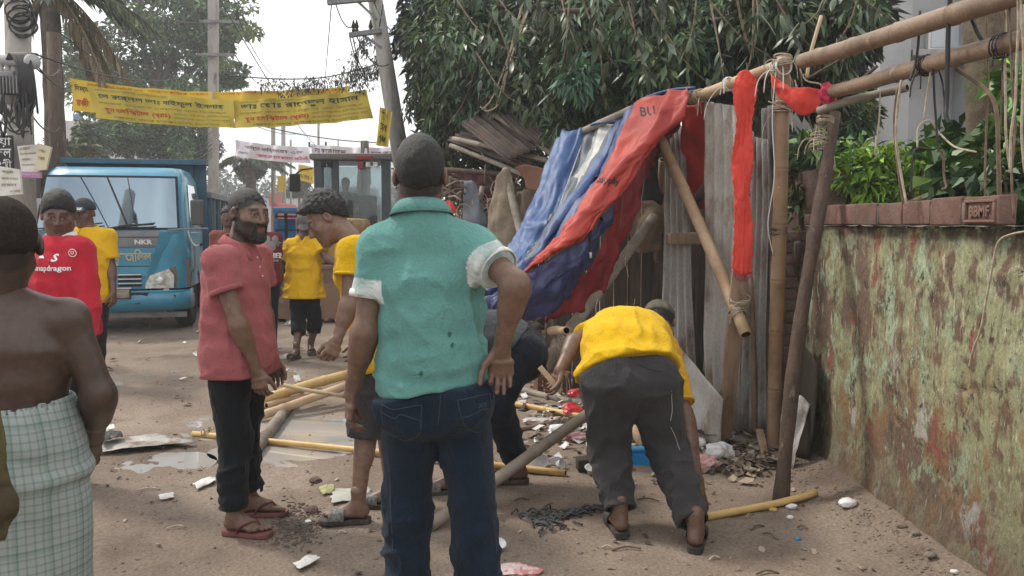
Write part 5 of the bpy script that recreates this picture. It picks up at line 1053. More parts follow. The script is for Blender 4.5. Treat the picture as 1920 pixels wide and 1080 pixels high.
def board(label, q, Y_, m, lines, name='notice_board', cat='notice board', mat_ink=None, th=.03, big=False):
 (a, b, c, d) = [P(*x, Y_) for x in q]; t = thing(name, label, cat, tuple(d)); n_ = nrm(np.cross(b - a, d - a)); n_ = n_ if n_[1] > 0 else -n_
 obj('panel', (np.array([a, b, c, d, a + n_ * th, b + n_ * th, c + n_ * th, d + n_ * th]), [(0, 1, 2, 3), (7, 6, 5, 4), (0, 4, 5, 1), (1, 5, 6, 2), (2, 6, 7, 3), (3, 7, 4, 0)]), m, t, smooth=False)
 for (s, u0, u1, vc, hh) in lines:
  tv = text(s, 1.0, align='LEFT', bold=.012, res=1); X = tv[0]; X = X - X.min(0) * A(1, 0, 0); w_ = X[:, 0].max(); hg = X[:, 1].max() - X[:, 1].min(); md = (X[:, 1].max() + X[:, 1].min()) / 2
  uu = (u0 + X[:, 0] / w_ * (u1 - u0))[:, None]; vv = (vc - (X[:, 1] - md) / hg * hh)[:, None]
  obj('lettering', ((a * (1 - uu) + b * uu) * (1 - vv) + (d * (1 - uu) + c * uu) * vv - n_ * .006, tv[1]), mat_ink or M_inkb, t, smooth=False)
 return t
board('black signboard with large white Bengali letters at the left edge', ((-40, 252), (22, 254), (24, 318), (-40, 322)), 8.7, mat('sign_black', (.03, .032, .035), rough=.6), [('নয়া', .35, .98, .2, .28), ('চল', .55, .98, .52, .26), ('সংগী', .35, .98, .82, .28)], 'signboard', 'sign', M_plasw)
board('white notice board with fine lines of print on the left pole', ((32, 274), (72, 270), (70, 322), (40, 322)), 8.6, M_paper, [('এখানে', .1, .6, .12, .1), ('বিজ্ঞপ্তি জনস্বার্থে', .1, .9, .32, .1), ('পৌরসভা', .1, .6, .52, .1), ('ময়লা ফেলা নিষেধ', .1, .85, .74, .1)], mat_ink=M_inko)
board('tilted cream notice sheet on the left pole', ((70, 268), (96, 276), (86, 318), (68, 320)), 8.55, mat('paper_cream', (.62, .57, .40), rough=.8), [('ভর্তি', .15, .7, .25, .14), ('চলছে', .15, .7, .55, .14)], mat_ink=M_inko)
board('pink strip notice below the white board', ((38, 322), (76, 322), (76, 334), (38, 332)), 8.6, mat('paper_pink', (.48, .25, .42), rough=.8), [('শিক্ষক দিচ্ছি', .1, .9, .5, .5)], mat_ink=M_plasw)
board('large white poster at the left edge above the bare back', ((0, 312), (36, 318), (41, 364), (-2, 368)), 8.4, M_paper, [('জরুরী', .1, .7, .15, .12), ('বাসা ভাড়া', .1, .9, .4, .1), ('যোগাযোগ', .1, .8, .62, .1), ('০১৭১২৩৪৫', .5, .95, .86, .1)], 'poster', 'poster', M_inko)
# shop front behind the signs
sf = thing('shop', 'dim maroon shop front behind the posters at the left edge', 'shop', (P(40, 0, 11.5)[0], 11.5, 0))
obj('wall', box((P(-300, 0, 11.6)[0], 11.6, 0), (P(62, 0, 11.6)[0], 11.9, 2.6)), mat('shop_dim', (.10, .085, .075), rough=.9), sf, smooth=False)
obj('shutter', box((P(66, 0, 11.6)[0], 11.62, 0), (P(84, 0, 11.6)[0], 11.9, P(0, 330, 11.6)[2])), mat('shutter_maroon', (.14, .05, .055), rough=.7), sf, smooth=False)
obj('counter', box((P(-100, 0, 11)[0], 11, 0), (P(80, 0, 11)[0], 11.4, P(0, 372, 11)[2])), M_white_wall, sf, smooth=False)
for k in range(5): obj('shutter_post', box((P(-120 + 42 * k, 0, 11.4)[0], 11.5, 0), (P(-116 + 42 * k, 0, 11.4)[0], 11.58, 2.4)), M_plasw if k % 2 else M_wood_d, sf, smooth=False)
# ================================================================== BODIES: implicit surfaces meshed as one skin
class Fld:
 def __init__(s, lo, hi, h):
  s.o = np.asarray(lo, float); s.h = h
  s.n = np.ceil((np.asarray(hi, float) - s.o) / h).astype(int) + 2
  s.d = np.full(s.n, 1.0, np.float32)
 def sl(s, lo, hi):
  i0 = np.clip(np.floor((np.asarray(lo) - s.o) / s.h).astype(int), 0, s.n - 1); i1 = np.clip(np.ceil((np.asarray(hi) - s.o) / s.h).astype(int) + 1, 1, s.n)
  ax = [s.o[a] + s.h * np.arange(i0[a], i1[a]) for a in range(3)]
  return tuple(slice(i0[a], i1[a]) for a in range(3)), ax[0][:, None, None], ax[1][None, :, None], ax[2][None, None, :]
 def add(s, prim, k=.02, sub=False):
  fn, lo, hi = prim; mg = k + 3 * s.h
  S, X, Y, Z = s.sl(np.asarray(lo) - mg, np.asarray(hi) + mg)
  if 0 in s.d[S].shape: return
  b = fn(X, Y, Z).astype(np.float32); a = s.d[S]
  if sub:
   hh = np.maximum(k - np.abs(a + b), 0) / k; s.d[S] = np.maximum(a, -b) + hh * hh * k * .25
  elif k <= 0: s.d[S] = np.minimum(a, b)
  else:
   hh = np.maximum(k - np.abs(a - b), 0) / k; s.d[S] = np.minimum(a, b) - hh * hh * k * .25
 def cut(s, o, n, k=.010):
  n = nrm(n); ax = [s.o[a] + s.h * np.arange(s.n[a]) for a in range(3)]
  pl = (ax[0][:, None, None] - o[0]) * n[0] + (ax[1][None, :, None] - o[1]) * n[1] + (ax[2][None, None, :] - o[2]) * n[2]
  pl = pl.astype(np.float32); hh = np.maximum(k - np.abs(s.d - pl), 0) / k; s.d = np.maximum(s.d, pl) + hh * hh * k * .25
 def merge(s, t, k=.01):
  a, b = s.d, t.d; hh = np.maximum(k - np.abs(a - b), 0) / k; s.d = np.minimum(a, b) - hh * hh * k * .25
 def near(s, f, w=.05):            # add a displacement f(points) close to the surface
  I = np.nonzero(np.abs(s.d) < w); p = s.o + s.h * np.stack(I, -1); s.d[I] += f(p).astype(np.float32)
 def mesh(s, it=1):
  d = s.d; d = np.pad(d, 1, constant_values=1.0); o = s.o - s.h
  ins = d < 0; n = np.array(d.shape)
  cnt = np.zeros(n - 1, np.int8)
  for a in (0, 1):
   for b in (0, 1):
    for c in (0, 1): cnt += ins[a:n[0] - 1 + a, b:n[1] - 1 + b, c:n[2] - 1 + c]
  I = np.nonzero((cnt > 0) & (cnt < 8)); m = len(I[0]); idx = np.full(n - 1, -1, np.int64); idx[I] = np.arange(m)
  acc = np.zeros((m, 3)); num = np.zeros(m)
  for ax in range(3):
   o1, o2 = [q for q in range(3) if q != ax]
   for u in (0, 1):
    for v in (0, 1):
     q = [I[0].copy(), I[1].copy(), I[2].copy()]; q[o1] += u; q[o2] += v; q2 = [x.copy() for x in q]; q2[ax] += 1
     da, db = d[tuple(q)], d[tuple(q2)]; w = (da < 0) != (db < 0); t = np.where(w, da / np.where(w, da - db, 1), 0)
     pt = np.stack(q, -1).astype(float); pt[:, ax] += t
     acc += pt * w[:, None]; num += w
  V = acc / num[:, None]
  F = []
  for ax in range(3):
   o1, o2 = (ax + 1) % 3, (ax + 2) % 3
   sa = [slice(None)] * 3; sb = [slice(None)] * 3; sa[ax] = slice(0, -1); sb[ax] = slice(1, None)
   A_, B_ = ins[tuple(sa)], ins[tuple(sb)]
   J = np.nonzero(A_ != B_); J = [np.array(x) for x in J]
   ok = (J[o1] > 0) & (J[o2] > 0) & (J[o1] < n[o1] - 1) & (J[o2] < n[o2] - 1) & (J[ax] < n[ax] - 1); J = [x[ok] for x in J]
   fl = A_[tuple(J)]
   def at(a, b):
    q = [x.copy() for x in J]; q[o1] -= a; q[o2] -= b; return idx[tuple(q)]
   quad = np.stack([at(1, 1), at(0, 1), at(0, 0), at(1, 0)], -1)
   quad = np.where(fl[:, None], quad, quad[:, ::-1]); F.append(quad)
  F = np.concatenate(F); F = F[(F >= 0).all(1)]
  for _ in range(it):           # light smoothing
   S_ = np.zeros_like(V); C_ = np.zeros(len(V))
   for a, b in ((0, 1), (1, 2), (2, 3), (3, 0)):
    np.add.at(S_, F[:, a], V[F[:, b]]); np.add.at(C_, F[:, a], 1)
    np.add.at(S_, F[:, b], V[F[:, a]]); np.add.at(C_, F[:, b], 1)
   V = .5 * V + .5 * S_ / np.maximum(C_, 1)[:, None]
  return o + V * s.h, F
def rc(p0, p1, r0, r1=None):
 p0, p1 = np.asarray(p0, float), np.asarray(p1, float); r1 = r0 if r1 is None else r1
 ab = p1 - p0; L2 = max(1e-9, float(ab @ ab)); rm = max(r0, r1)
 def fn(X, Y, Z):
  t = np.clip(((X - p0[0]) * ab[0] + (Y - p0[1]) * ab[1] + (Z - p0[2]) * ab[2]) / L2, 0, 1)
  return np.sqrt((X - p0[0] - ab[0] * t) ** 2 + (Y - p0[1] - ab[1] * t) ** 2 + (Z - p0[2] - ab[2] * t) ** 2) - (r0 + (r1 - r0) * t)
 return fn, np.minimum(p0, p1) - rm, np.maximum(p0, p1) + rm
def el(c, radii, M=None):
 c = np.asarray(c, float); r = np.asarray(radii, float); M = np.eye(3) if M is None else np.asarray(M)   # columns of M: local axes
 ext = np.sqrt(((M * r) ** 2).sum(1))
 def fn(X, Y, Z):
  q = []
  for a in range(3): q.append(((X - c[0]) * M[0, a] + (Y - c[1]) * M[1, a] + (Z - c[2]) * M[2, a]))
  k0 = np.sqrt(sum((q[a] / r[a]) ** 2 for a in range(3))); k1 = np.sqrt(sum((q[a] / r[a] ** 2) ** 2 for a in range(3))) + 1e-9
  return k0 * (k0 - 1) / k1
 return fn, c - ext, c + ext
def ec(p0, p1, right, a0, b0, a1, b1, cap=.6):
 p0, p1 = np.asarray(p0, float), np.asarray(p1, float); w = p1 - p0; L = np.linalg.norm(w); w = w / L
 x = np.asarray(right, float); x = nrm(x - w * (x @ w)); y = np.cross(w, x); rm = max(a0, a1, b0, b1)
 def fn(X, Y, Z):
  X0, Y0, Z0 = X - p0[0], Y - p0[1], Z - p0[2]
  z = X0 * w[0] + Y0 * w[1] + Z0 * w[2]; t = np.clip(z / L, 0, 1); e = z - t * L
  lx = X0 * x[0] + Y0 * x[1] + Z0 * x[2]; ly = X0 * y[0] + Y0 * y[1] + Z0 * y[2]
  a = a0 + (a1 - a0) * t; b = b0 + (b1 - b0) * t; m = np.minimum(a, b)
  q = np.sqrt((lx / a) ** 2 + (ly / b) ** 2 + (e / (m * cap + 1e-9)) ** 2); return (q - 1) * m
 return fn, np.minimum(p0, p1) - rm, np.maximum(p0, p1) + rm
def catv(V, F, V2, F2): return np.concatenate([V, V2]), np.concatenate([F, F2 + len(V)])
def frame(f, up=(0, 0, 1)):
 f = nrm(f); r = nrm(np.cross(f, up)); u = np.cross(r, f); return np.stack([r, f, u], 1)      # columns: right, forward, up
HEAD_H = .0045
def head_mesh(c, f, up, s, h, neck, jaw=1.0):
 M = frame(f, up); W = lambda x, y, z: np.asarray(c) + M @ (np.array([x, y, z]) * s)
 E_ = lambda x, y, z, a, b, d, R_=None: el(W(x, y, z), np.array([a, b, d]) * s, M if R_ is None else M @ R_)
 lo = np.minimum(np.asarray(c) - .17 * s, neck - .06); hi = np.maximum(np.asarray(c) + .17 * s, neck + .06)
 F = Fld(lo, hi, h)
 F.add(E_(0, -.014, .032, .075, .094, .086), .02)
 F.add(E_(0, .022, -.035, .060 * jaw, .070, .080), .03)
 F.add(E_(0, .045, -.055, .045 * jaw, .048, .052), .02)
 for sx in (-1, 1):
  F.add(rc(W(sx * .052 * jaw, .0, -.055), W(sx * .018, .068, -.096), .018 * s, .016 * s), .03)
  F.add(E_(sx * .042, .055, -.022, .022, .024, .022), .025)                    # cheek
 F.add(E_(0, .078, -.097, .019, .016, .016), .02)                                 # chin
 F.add(rc(W(-.036, .078, .024), W(.036, .078, .024), .011 * s), .018)             # brow
 for sx in (-1, 1): F.add(E_(sx * .032, .092, .004, .019, .016, .012), .012, sub=True)
 F.add(rc(W(0, .090, .012), W(0, .110, -.028), .0075 * s, .0105 * s), .014)       # nose
 for sx in (-1, 1):
  F.add(E_(sx * .012, .099, -.032, .0085, .011, .008), .008)
  F.add(E_(sx * .031, .0755, .003, .0130, .0120, .0118), .004)                 # eye
  F.add(rc(W(sx * .018, .087, .0125), W(sx * .045, .079, .0115), .0042 * s), .006)      # upper lid
  F.add(rc(W(sx * .019, .086, -.007), W(sx * .044, .079, -.006), .0032 * s), .006)
  F.add(el(W(sx * .079, -.008, -.002), np.array([.010, .019, .033]) * s, M @ rotz(sx * .35) @ rotx(-.2)), .008)
  F.add(el(W(sx * .087, -.004, .002), np.array([.006, .010, .018]) * s, M @ rotz(sx * .35) @ rotx(-.2)), .006, sub=True)
 F.add(rc(W(-.020, .088, -.059), W(.020, .088, -.059), .0068 * s), .007)
 F.add(rc(W(-.016, .088, -.071), W(.016, .088, -.071), .0078 * s), .007)
 F.add(rc(W(-.022, .099, -.0645), W(.022, .099, -.0645), .0028 * s), .004, sub=True)
 F.add(rc(W(0, -.022, -.045), neck, .053 * s, .058 * s), .025)
 V, Q = F.mesh(1)
 loc = (V - np.asarray(c)) @ M / s
 return V, Q, loc, W, M
def skincolor(loc, base, brow=True, buzz=None, beard=None):
 n = len(loc); col = np.tile(np.array(base), (n, 1)); x, y, z = loc.T; ax = np.abs(x)
 lip = (y > .072) & (ax < .026) & (z > -.080) & (z < -.052); col[lip] = np.array(base) * (.85, .62, .62)
 eye = ((ax - .031) ** 2 + (y - .0765) ** 2 + (z - .003) ** 2 < .0148 ** 2) & (np.abs(z - .003) < .0036) & (y > .083); col[eye] = (.24, .21, .19)
 ir = eye & ((ax - .031) ** 2 + (z - .003) ** 2 < .0058 ** 2); col[ir] = (.012, .008, .006)
 br = (y > .066) & (ax > .013) & (ax < .053) & (np.abs(z - .027 + .10 * np.maximum(ax - .03, 0)) < .0055)
 if brow: col[br] = (.022, .016, .013)
 nz_ = fbm(loc, 60, 3) - .5
 if buzz is not None:
  w = np.clip((z - (buzz[1] + buzz[0] * y)) / .016 + .5 + nz_ * 1.6, 0, 1) * np.clip((.074 - y + np.maximum(0, z - .045) * 2.5 + nz_ * .02) / .012, 0, 1) * (np.hypot(ax - .083, (y + .004) * .7) > .016)
  sb = (ax > .055) & (y > -.005) & (y < .03) & (z < .03) & (z > -.055); w = np.maximum(w, sb * np.clip(.75 + nz_ * 2, 0, 1)) if beard else w
  w = w[:, None] * buzz[2]; col = col * (1 - w) + w * np.array((.014, .012, .011))
 if beard:
  w = (z < -.022 + .25 * np.clip(.06 - y, -.05, .08)) & (y > -.02) & (z > -.125) & ~((ax < .02) & (z > -.079) & (z < -.055)); w = w * np.clip((-.020 + .25 * np.clip(.06 - y, -.05, .08) - z) / .012 + nz_, 0, .88); w = w[:, None]; col = col * (1 - w) + w * np.array((.014, .012, .011))
 return_ = col
 return col
def hair_mesh(c, M, s, h, th=.010, top=.0, plane=(.77, -.004), front=None, noise=.006, ns=60, side=.0, extra=(), edge=.012):
 """cap of hair; plane: z > plane[1] + plane[0]*y is covered"""
 W = lambda x, y, z: np.asarray(c) + M @ (np.array([x, y, z]) * s)
 F = Fld(np.asarray(c) - .19 * s, np.asarray(c) + .19 * s, h)
 F.add(el(W(0, -.014, .032), np.array([.075 + th + side, .094 + th, .086 + th + top]) * s, M), .02)
 for e_ in extra: F.add(el(W(*e_[:3]), np.array(e_[3:6]) * s, M), .02)
 n = nrm(np.array([0, plane[0], -1])); o_ = W(0, 0, plane[1]); n_ = M @ n; F.cut(o_, n_, .004)
 F.near(lambda p: edge * (vn(p, 55) + .6 * vn(p, 120) - .8) * np.exp(-((p - o_) @ n_ / .022) ** 2) + .004 * np.exp(-((p - o_) @ n_ / .012) ** 2), .03)
 F.add(el(W(0, .095, -.03), np.array([.056, .06, .075]) * s, M), .008, sub=True)           # the face stays clear
 for sx in (-1, 1): F.add(el(W(sx * .086, .0, -.012), np.array([.018, .028, .036]) * s, M), .006, sub=True)
 F.near(lambda p: noise * (.5 - vn(p, ns)) + noise * .6 * (.5 - vn(p, ns * 2.3)), .03)
 return F.mesh(0)
def hand_mesh(w, fdir, tdir, left, curl=(.5, .5, .5, .5), s=1.0, h=.0036, fore=None, thumb=.5, spread=.10):
 f = nrm(fdir); t = np.asarray(tdir, float); t = nrm(t - f * (t @ f)); n = np.cross(f, t) if left else np.cross(t, f)   # n: out of the palm
 w = np.asarray(w, float); W = lambda a, b, c_: w + (t * a + f * b + n * c_) * s
 prims = [(ec(W(0, .008, 0), W(.002, .045, 0), t, .028 * s, .018 * s, .038 * s, .016 * s), .012), (ec(W(.002, .045, 0), W(.0, .088, -.002), t, .038 * s, .016 * s, .041 * s, .0125 * s), .012)]
 if fore is not None: prims.append((rc(fore, W(0, .005, 0), .031 * s, .026 * s), .015))
 for k, (bx, L, r) in enumerate(((.0295, .070, .0092), (.0095, .078, .0096), (-.0105, .072, .0090), (-.029, .056, .0080))):
  c_ = curl[k]; a = -.15 + .0 ; p = W(bx, .088 - abs(bx - .005) * .22, -.001); d2 = spread * (bx / .03)
  prims.append((rc(W(bx * .85, .05, 0), p, .010 * s, .0105 * s), .008))
  ang = c_ * .75
  for q, fr in enumerate((.46, .30, .24)):
   dirv = nrm(f * math.cos(ang) + n * math.sin(ang) + t * d2 * (1 if q == 0 else .6)); p2 = p + dirv * L * fr * s
   prims.append((rc(p, p2, r * (1 - .09 * q) * s, r * (.93 - .09 * q) * s), .0035)); p = p2; ang += c_ * (1.05 if q == 0 else .75)
 p = W(.026, .022, .004); ang = .75 - .35 * thumb
 for q, (L, r) in enumerate(((.042, .0135), (.034, .0108), (.027, .0095))):
  dirv = nrm(t * math.sin(ang) + f * math.cos(ang) + n * (.30 + .35 * thumb * q)); p2 = p + dirv * L * s
  prims.append((rc(p, p2, r * s, r * .92 * s), .008 if q == 0 else .004)); p = p2; ang -= .22 + .2 * thumb
 lo = np.min([q[0][1] for q in prims], 0) - .012; hi = np.max([q[0][2] for q in prims], 0) + .012
 F = Fld(lo, hi, h)
 for q, k in prims: F.add(q, k)
 return F.mesh(1)
def foot_mesh(ank, toe, s=1.0, h=.0045, up=(0, 0, 1), left=False):
 """bare foot: ank = ankle joint, toe = direction of the toes; the sole lies .075 s below the ankle"""
 M = frame(toe, up); ank = np.asarray(ank, float); W = lambda x, y, z: ank + M @ (np.array([x, y, z]) * s)
 m = 1 if left else -1                # side of the big toe
 pr = [(rc(W(0, 0, .06), W(0, -.005, -.01), .037 * s, .036 * s), .02), (rc(W(0, -.028, -.045), W(0, -.02, -.03), .030 * s, .028 * s), .02),
   (ec(W(0, -.02, -.048), W(0, .10, -.054), M[:, 0], .030 * s, .026 * s, .041 * s, .020 * s), .02), (rc(W(0, .01, -.015), W(m * .008, .10, -.048), .032 * s, .022 * s), .025),
   (ec(W(0, .09, -.056), W(0, .128, -.060), M[:, 0], .041 * s, .018 * s, .040 * s, .013 * s), .015)]
 for k, (x, L, r) in enumerate(((.030, .056, .0125), (.0115, .050, .0088), (-.005, .042, .0083), (-.020, .034, .0078), (-.034, .025, .0075))):
  b = W(m * x, .125 - .018 * (k > 2) - .006 * k, -.060); pr.append((rc(b, W(m * (x + .002), .125 - .018 * (k > 2) - .006 * k + L * .5, -.061), r * s, r * s), .006)); pr.append((rc(W(m * (x + .002), .125 - .018 * (k > 2) - .006 * k + L * .5, -.061), W(m * x, .125 - .018 * (k > 2) - .006 * k + L * .85, -.066), r * s, r * .9 * s), .004))
 lo = np.min([q[0][1] for q in pr], 0) - .012; hi = np.max([q[0][2] for q in pr], 0) + .012
 F = Fld(lo, hi, h)
 for q, k in pr: F.add(q, k)
 return F.mesh(1)
def sandal(par, ank, toe, s, m_sole, m_strap, kind='thong', up=(0, 0, 1), left=False):
 M = frame(toe, up); ank = np.asarray(ank, float); W = lambda x, y, z: ank + M @ (np.array([x, y, z]) * s); m = 1 if left else -1
 prof = [(-.062, .020), (-.052, .033), (-.02, .037), (.03, .036), (.08, .043), (.12, .048), (.155, .046), (.182, .034), (.192, .016)]
 out = [(x, y) for y, x in prof] + [(-x, y) for y, x in prof[::-1]]
 def ring(k, z): return [W((x * k) + m * .004 * (y > .05), y + (k - 1) * .02, z) for x, y in out]
 n = len(out); V = np.array(ring(.96, -.100) + ring(1.03, -.094) + ring(1.03, -.080) + ring(.98, -.076)); F = []
 for r_ in range(3):
  for j in range(n): F.append((r_ * n + j, r_ * n + (j + 1) % n, (r_ + 1) * n + (j + 1) % n, (r_ + 1) * n + j))
 F.append(tuple(range(n - 1, -1, -1))); F.append(tuple(range(3 * n, 4 * n)))
 so = obj('sandal', (V, F), m_sole, par, smooth=False)
 if kind == 'thong':
  for sx in (-1, 1):
   pts = catmull([W(m * .012, .128, -.072), W(m * .010, .118, -.034), W(sx * .030 + m * .004, .085, -.030), W(sx * .042, .045, -.052), W(sx * .036, .03, -.078)], 5)
   obj('strap', tube(pts, [.0065 * s] * len(pts), 6), m_strap, so)
 else:
  rows = []
  for y in (.055, .08, .105, .13):
   rows.append([W(x, y + .01 * abs(x) / .05, z) for x, z in ((-.047, -.078), (-.045, -.05), (-.03, -.028 - (y - .055) * .12), (0, -.018 - (y - .055) * .14), (.03, -.028 - (y - .055) * .12), (.045, -.05), (.047, -.078))])
  o = solid(obj('strap', sheet(cloth(rows, 3, 4)), m_strap, so), .004)
 return so
SK = {}
def skin_mat():
 return mat('skin', (.1, .05, .03), attr='Col', rough=.42, spec=.5, bump=.14, bscale=260, fine=(45, .22))
M_skin = skin_mat()
M_hair = mat('hair', (.010, .009, .009), (.022, .019, .018), rough=.5, scale=60, bump=.6, bscale=260, spec=.4)
SHIRT = [(-.30, .172, .126), (-.06, .168, .124), (.06, .166, .122), (.30, .162, .120), (.55, .160, .116), (.80, .158, .110), (.97, .118, .078)]
TORSO = [(-.30, .172, .125), (-.06, .168, .122), (.06, .162, .112), (.30, .140, .098), (.55, .150, .106), (.80, .158, .108), (.97, .120, .078), (1.06, .06, .06)]
class Body:
 """joints: hd nk shL shR elL elR wrL wrR hpL hpR knL knR anL anR, plus vectors face, up, toeL, toeR (missing limbs are left out)"""
 def __init__(s, name_label, J, sc=1.0, skin=(.10, .055, .036), h=.009, group=None, fat=1.0, hh=HEAD_H, belly=0.0, head=True, buzz=None, beard=False, headf=(0, 1, 0), headup=(0, 0, 1), jaw=1.0, headsc=1.0):
  s.J = {k: np.asarray(v, float) for k, v in J.items()}; J = s.J; s.sc = sc; s.h = h; s.skin = np.array(skin); s.fat = fat; s.hh = hh
  for a_ in 'LR':
   if 'ft' + a_ in J: J['an' + a_] = J['ft' + a_] + np.array([0, 0, .104 * sc])
  s.pc = (J['hpL'] + J['hpR']) / 2; s.ct = (J['shL'] + J['shR']) / 2
  base = s.pc.copy(); base[2] = 0
  if 'base' in J: base = J['base']
  s.t = thing('person', name_label, 'person', tuple(base), group)
  s.spine = [s.pc + (s.ct - s.pc) * t for t in (0, 1)]
  mid = J.get('mid'); s.mid = mid
  s.bz = buzz; s.bd = beard; s.rp = nrm(J['hpR'] - J['hpL']); s.rs = nrm(J['shR'] - J['shL']); s.headf, s.headup = nrm(headf), nrm(headup); s.headsc = headsc * sc; s.jaw = jaw; s.belly = belly
  s.build(head)
 def sp(s, t):                     # point on the spine
  if s.mid is None: return s.pc + (s.ct - s.pc) * t
  a, b, c = s.pc, 2 * s.mid - .5 * (s.pc + s.ct), s.ct
  if t < 0: return a + 2 * t * (b - a)
  if t > 1: return c + 2 * (t - 1) * (c - b)
  return a * (1 - t) ** 2 + 2 * b * t * (1 - t) + c * t * t
 def sdir(s, t): return nrm(s.sp(t + .02) - s.sp(t - .02))
 def fwd(s, t):
  r = s.rp + (s.rs - s.rp) * min(1, max(0, t)); return nrm(np.cross(s.sdir(t), r))
 def torso(s, F, inf=0.0, t0=-.06, t1=1.06, k=.03, widen=lambda t: 0.0, prof=None):
  T = [q for q in (prof or TORSO) if t0 - 1e-6 <= q[0] <= t1 + 1e-6]
  for (ta, aa, ba), (tb, ab, bb) in zip(T[:-1], T[1:]):
   r = s.rp + (s.rs - s.rp) * min(1, max(0, (ta + tb) / 2)); f = s.fat * s.sc
   o1 = s.fwd(ta) * s.belly * math.exp(-((ta - .2) / .25) ** 2); o2 = s.fwd(tb) * s.belly * math.exp(-((tb - .2) / .25) ** 2)
   F.add(ec(s.sp(ta) + o1 * .5, s.sp(tb) + o2 * .5, r, aa * f + inf + widen(ta), ba * f + inf + widen(ta) + s.belly * .4 * math.exp(-((ta - .2) / .25) ** 2), ab * f + inf + widen(tb), bb * f + inf + widen(tb) + s.belly * .4 * math.exp(-((tb - .2) / .25) ** 2), .75), k)
 def bounds(s, pad=.26):
  pts = np.array([v for k, v in s.J.items() if k[:2] in ('sh', 'el', 'wr', 'hp', 'kn', 'an', 'nk')])
  return pts.min(0) - pad, pts.max(0) + pad
 def build(s, head):
  J, c = s.J, s.sc; F = Fld(*s.bounds(), s.h)
  s.torso(F)
  for a in 'LR':
   sh, hp = J['sh' + a], J['hp' + a]
   F.add(rc(J['nk'] - s.sdir(1) * .02, sh, .042 * c, .043 * c), .04); F.add(el(sh, (.049 * c,) * 3), .02)
   if 'el' + a in J:
    e, w = J['el' + a], J['wr' + a]
    F.add(rc(sh, e, .048 * c, .039 * c), .02); F.add(rc(e, w, .040 * c, .0265 * c), .02)
    F.add(rc(e + (w - e) * .12, e + (w - e) * .38, .044 * c, .037 * c), .03)
   if 'kn' + a in J:
    kn, an = J['kn' + a], J['an' + a]
    F.add(rc(hp, kn, .085 * c * s.fat, .056 * c), .03); F.add(rc(kn, an, .053 * c, .036 * c), .02)
    bk = -J.get('toe' + a, A(0, -1, 0)); F.add(rc(kn + (an - kn) * .18 + bk * .018, kn + (an - kn) * .45 + bk * .015, .046 * c, .040 * c), .03)
   F.add(el(hp - s.fwd(0) * .045 * c + s.sdir(0) * .015, (.085 * c,) * 3), .03)
  if not head: F.add(rc(J['nk'] - s.sdir(1) * .03, J['nk'] + nrm(J['hd'] - J['nk']) * .06, .055 * c, .05 * c), .02)
  V, Q = F.mesh(1)
  col = np.tile(s.skin, (len(V), 1)) * (1 + .30 * (fbm(V, 7, 3) - .5))[:, None]
  parts = [(V, Q, col)]
  if head:
   hv, hq, loc, s.W, s.M = head_mesh(J['hd'], s.headf, s.headup, s.headsc, s.hh, J['nk'], s.jaw)
   parts.append((hv, hq, skincolor(loc, s.skin, True, s.bz, s.bd)))
  s.parts = parts
 def hand(s, a, f, t, curl=(.5,) * 4, thumb=.5, h=.0036, sc=None, spread=.1):
  J = s.J; w = J['wr' + a]; v, q = hand_mesh(w, f, t, a == 'L', curl, sc or s.sc, h, fore=w + nrm(J['el' + a] - w) * .06, thumb=thumb, spread=spread)
  col = np.tile(s.skin, (len(v), 1)); nd = (v - w) @ nrm(f); col = col * (1 + .25 * (fbm(v, 30, 2) - .5))[:, None]
  s.parts.append((v, q, col))
 def foot(s, a, h=.0045, up=(0, 0, 1)):
  v, q = foot_mesh(s.J['an' + a], s.J['toe' + a], s.sc, h, up, a == 'L'); s.parts.append((v, q, np.tile(s.skin * .92, (len(v), 1))))
 def done(s):
  V = np.concatenate([p[0] for p in s.parts]); n = 0; Q = []
  for p in s.parts: Q.append(p[1] + n); n += len(p[0])
  o = obj('body', (V, np.concatenate(Q)), M_skin, s.t); setcol(o, np.concatenate([p[2] for p in s.parts])); s.bodyobj = o
  return s
 def hair(s, mt=None, h=None, **kw):
  v, q = hair_mesh(s.J['hd'], s.M, s.headsc, h or s.hh, **kw); return obj('hair', (v, q), mt or M_hair, s.t)
 # ---- clothes
 def shirt(s, m, inf=.022, hem=None, hemn=None, sl=.6, slr=(.068, .070), wr=.010, collar=True, mcol=None, mcuff=None, cuff=.0, seed=0.0, flare=.012, name='shirt', long=False, h=None, neckcut=.965, vneck=0.0, fold=(5, 5, 2.5), band=None, band_c=None, hemt=-.14):
  J, c = s.J, s.sc; h = h or s.h; lo, hi = s.bounds(); F = Fld(lo, hi, h)
  s.torso(F, inf, -.30, .97, .035, lambda t: flare * max(0, .45 - t), SHIRT)
  for a in 'LR':
   F.add(rc(J['nk'] - s.sdir(1) * .035, J['sh' + a] + s.sdir(1) * .004, .050 * c, .056 * c + inf * .3), .05)
  hp_ = s.sp(hemt) if hem is None else np.asarray(hem); s.hemcut = (hp_, nrm(s.sdir(0) if hemn is None else hemn)); F.cut(hp_, -nrm(s.sdir(0) if hemn is None else hemn))
  F.near(lambda p: wr * (.75 * s.folds(p, (10, 10, 2.2), seed) + 1.0 * np.exp(-np.abs((p - hp_) @ s.sdir(0)) / .13)  * s.folds(p, (3, 3, 12), seed + 4) + .5 * s.folds(p + .5 * np.stack([p[:, 2]] * 3, -1), (9, 9, 4), seed + 6)), .06)
  F.cut(hp_, -nrm(s.sdir(0) if hemn is None else hemn))
  sleeves = []
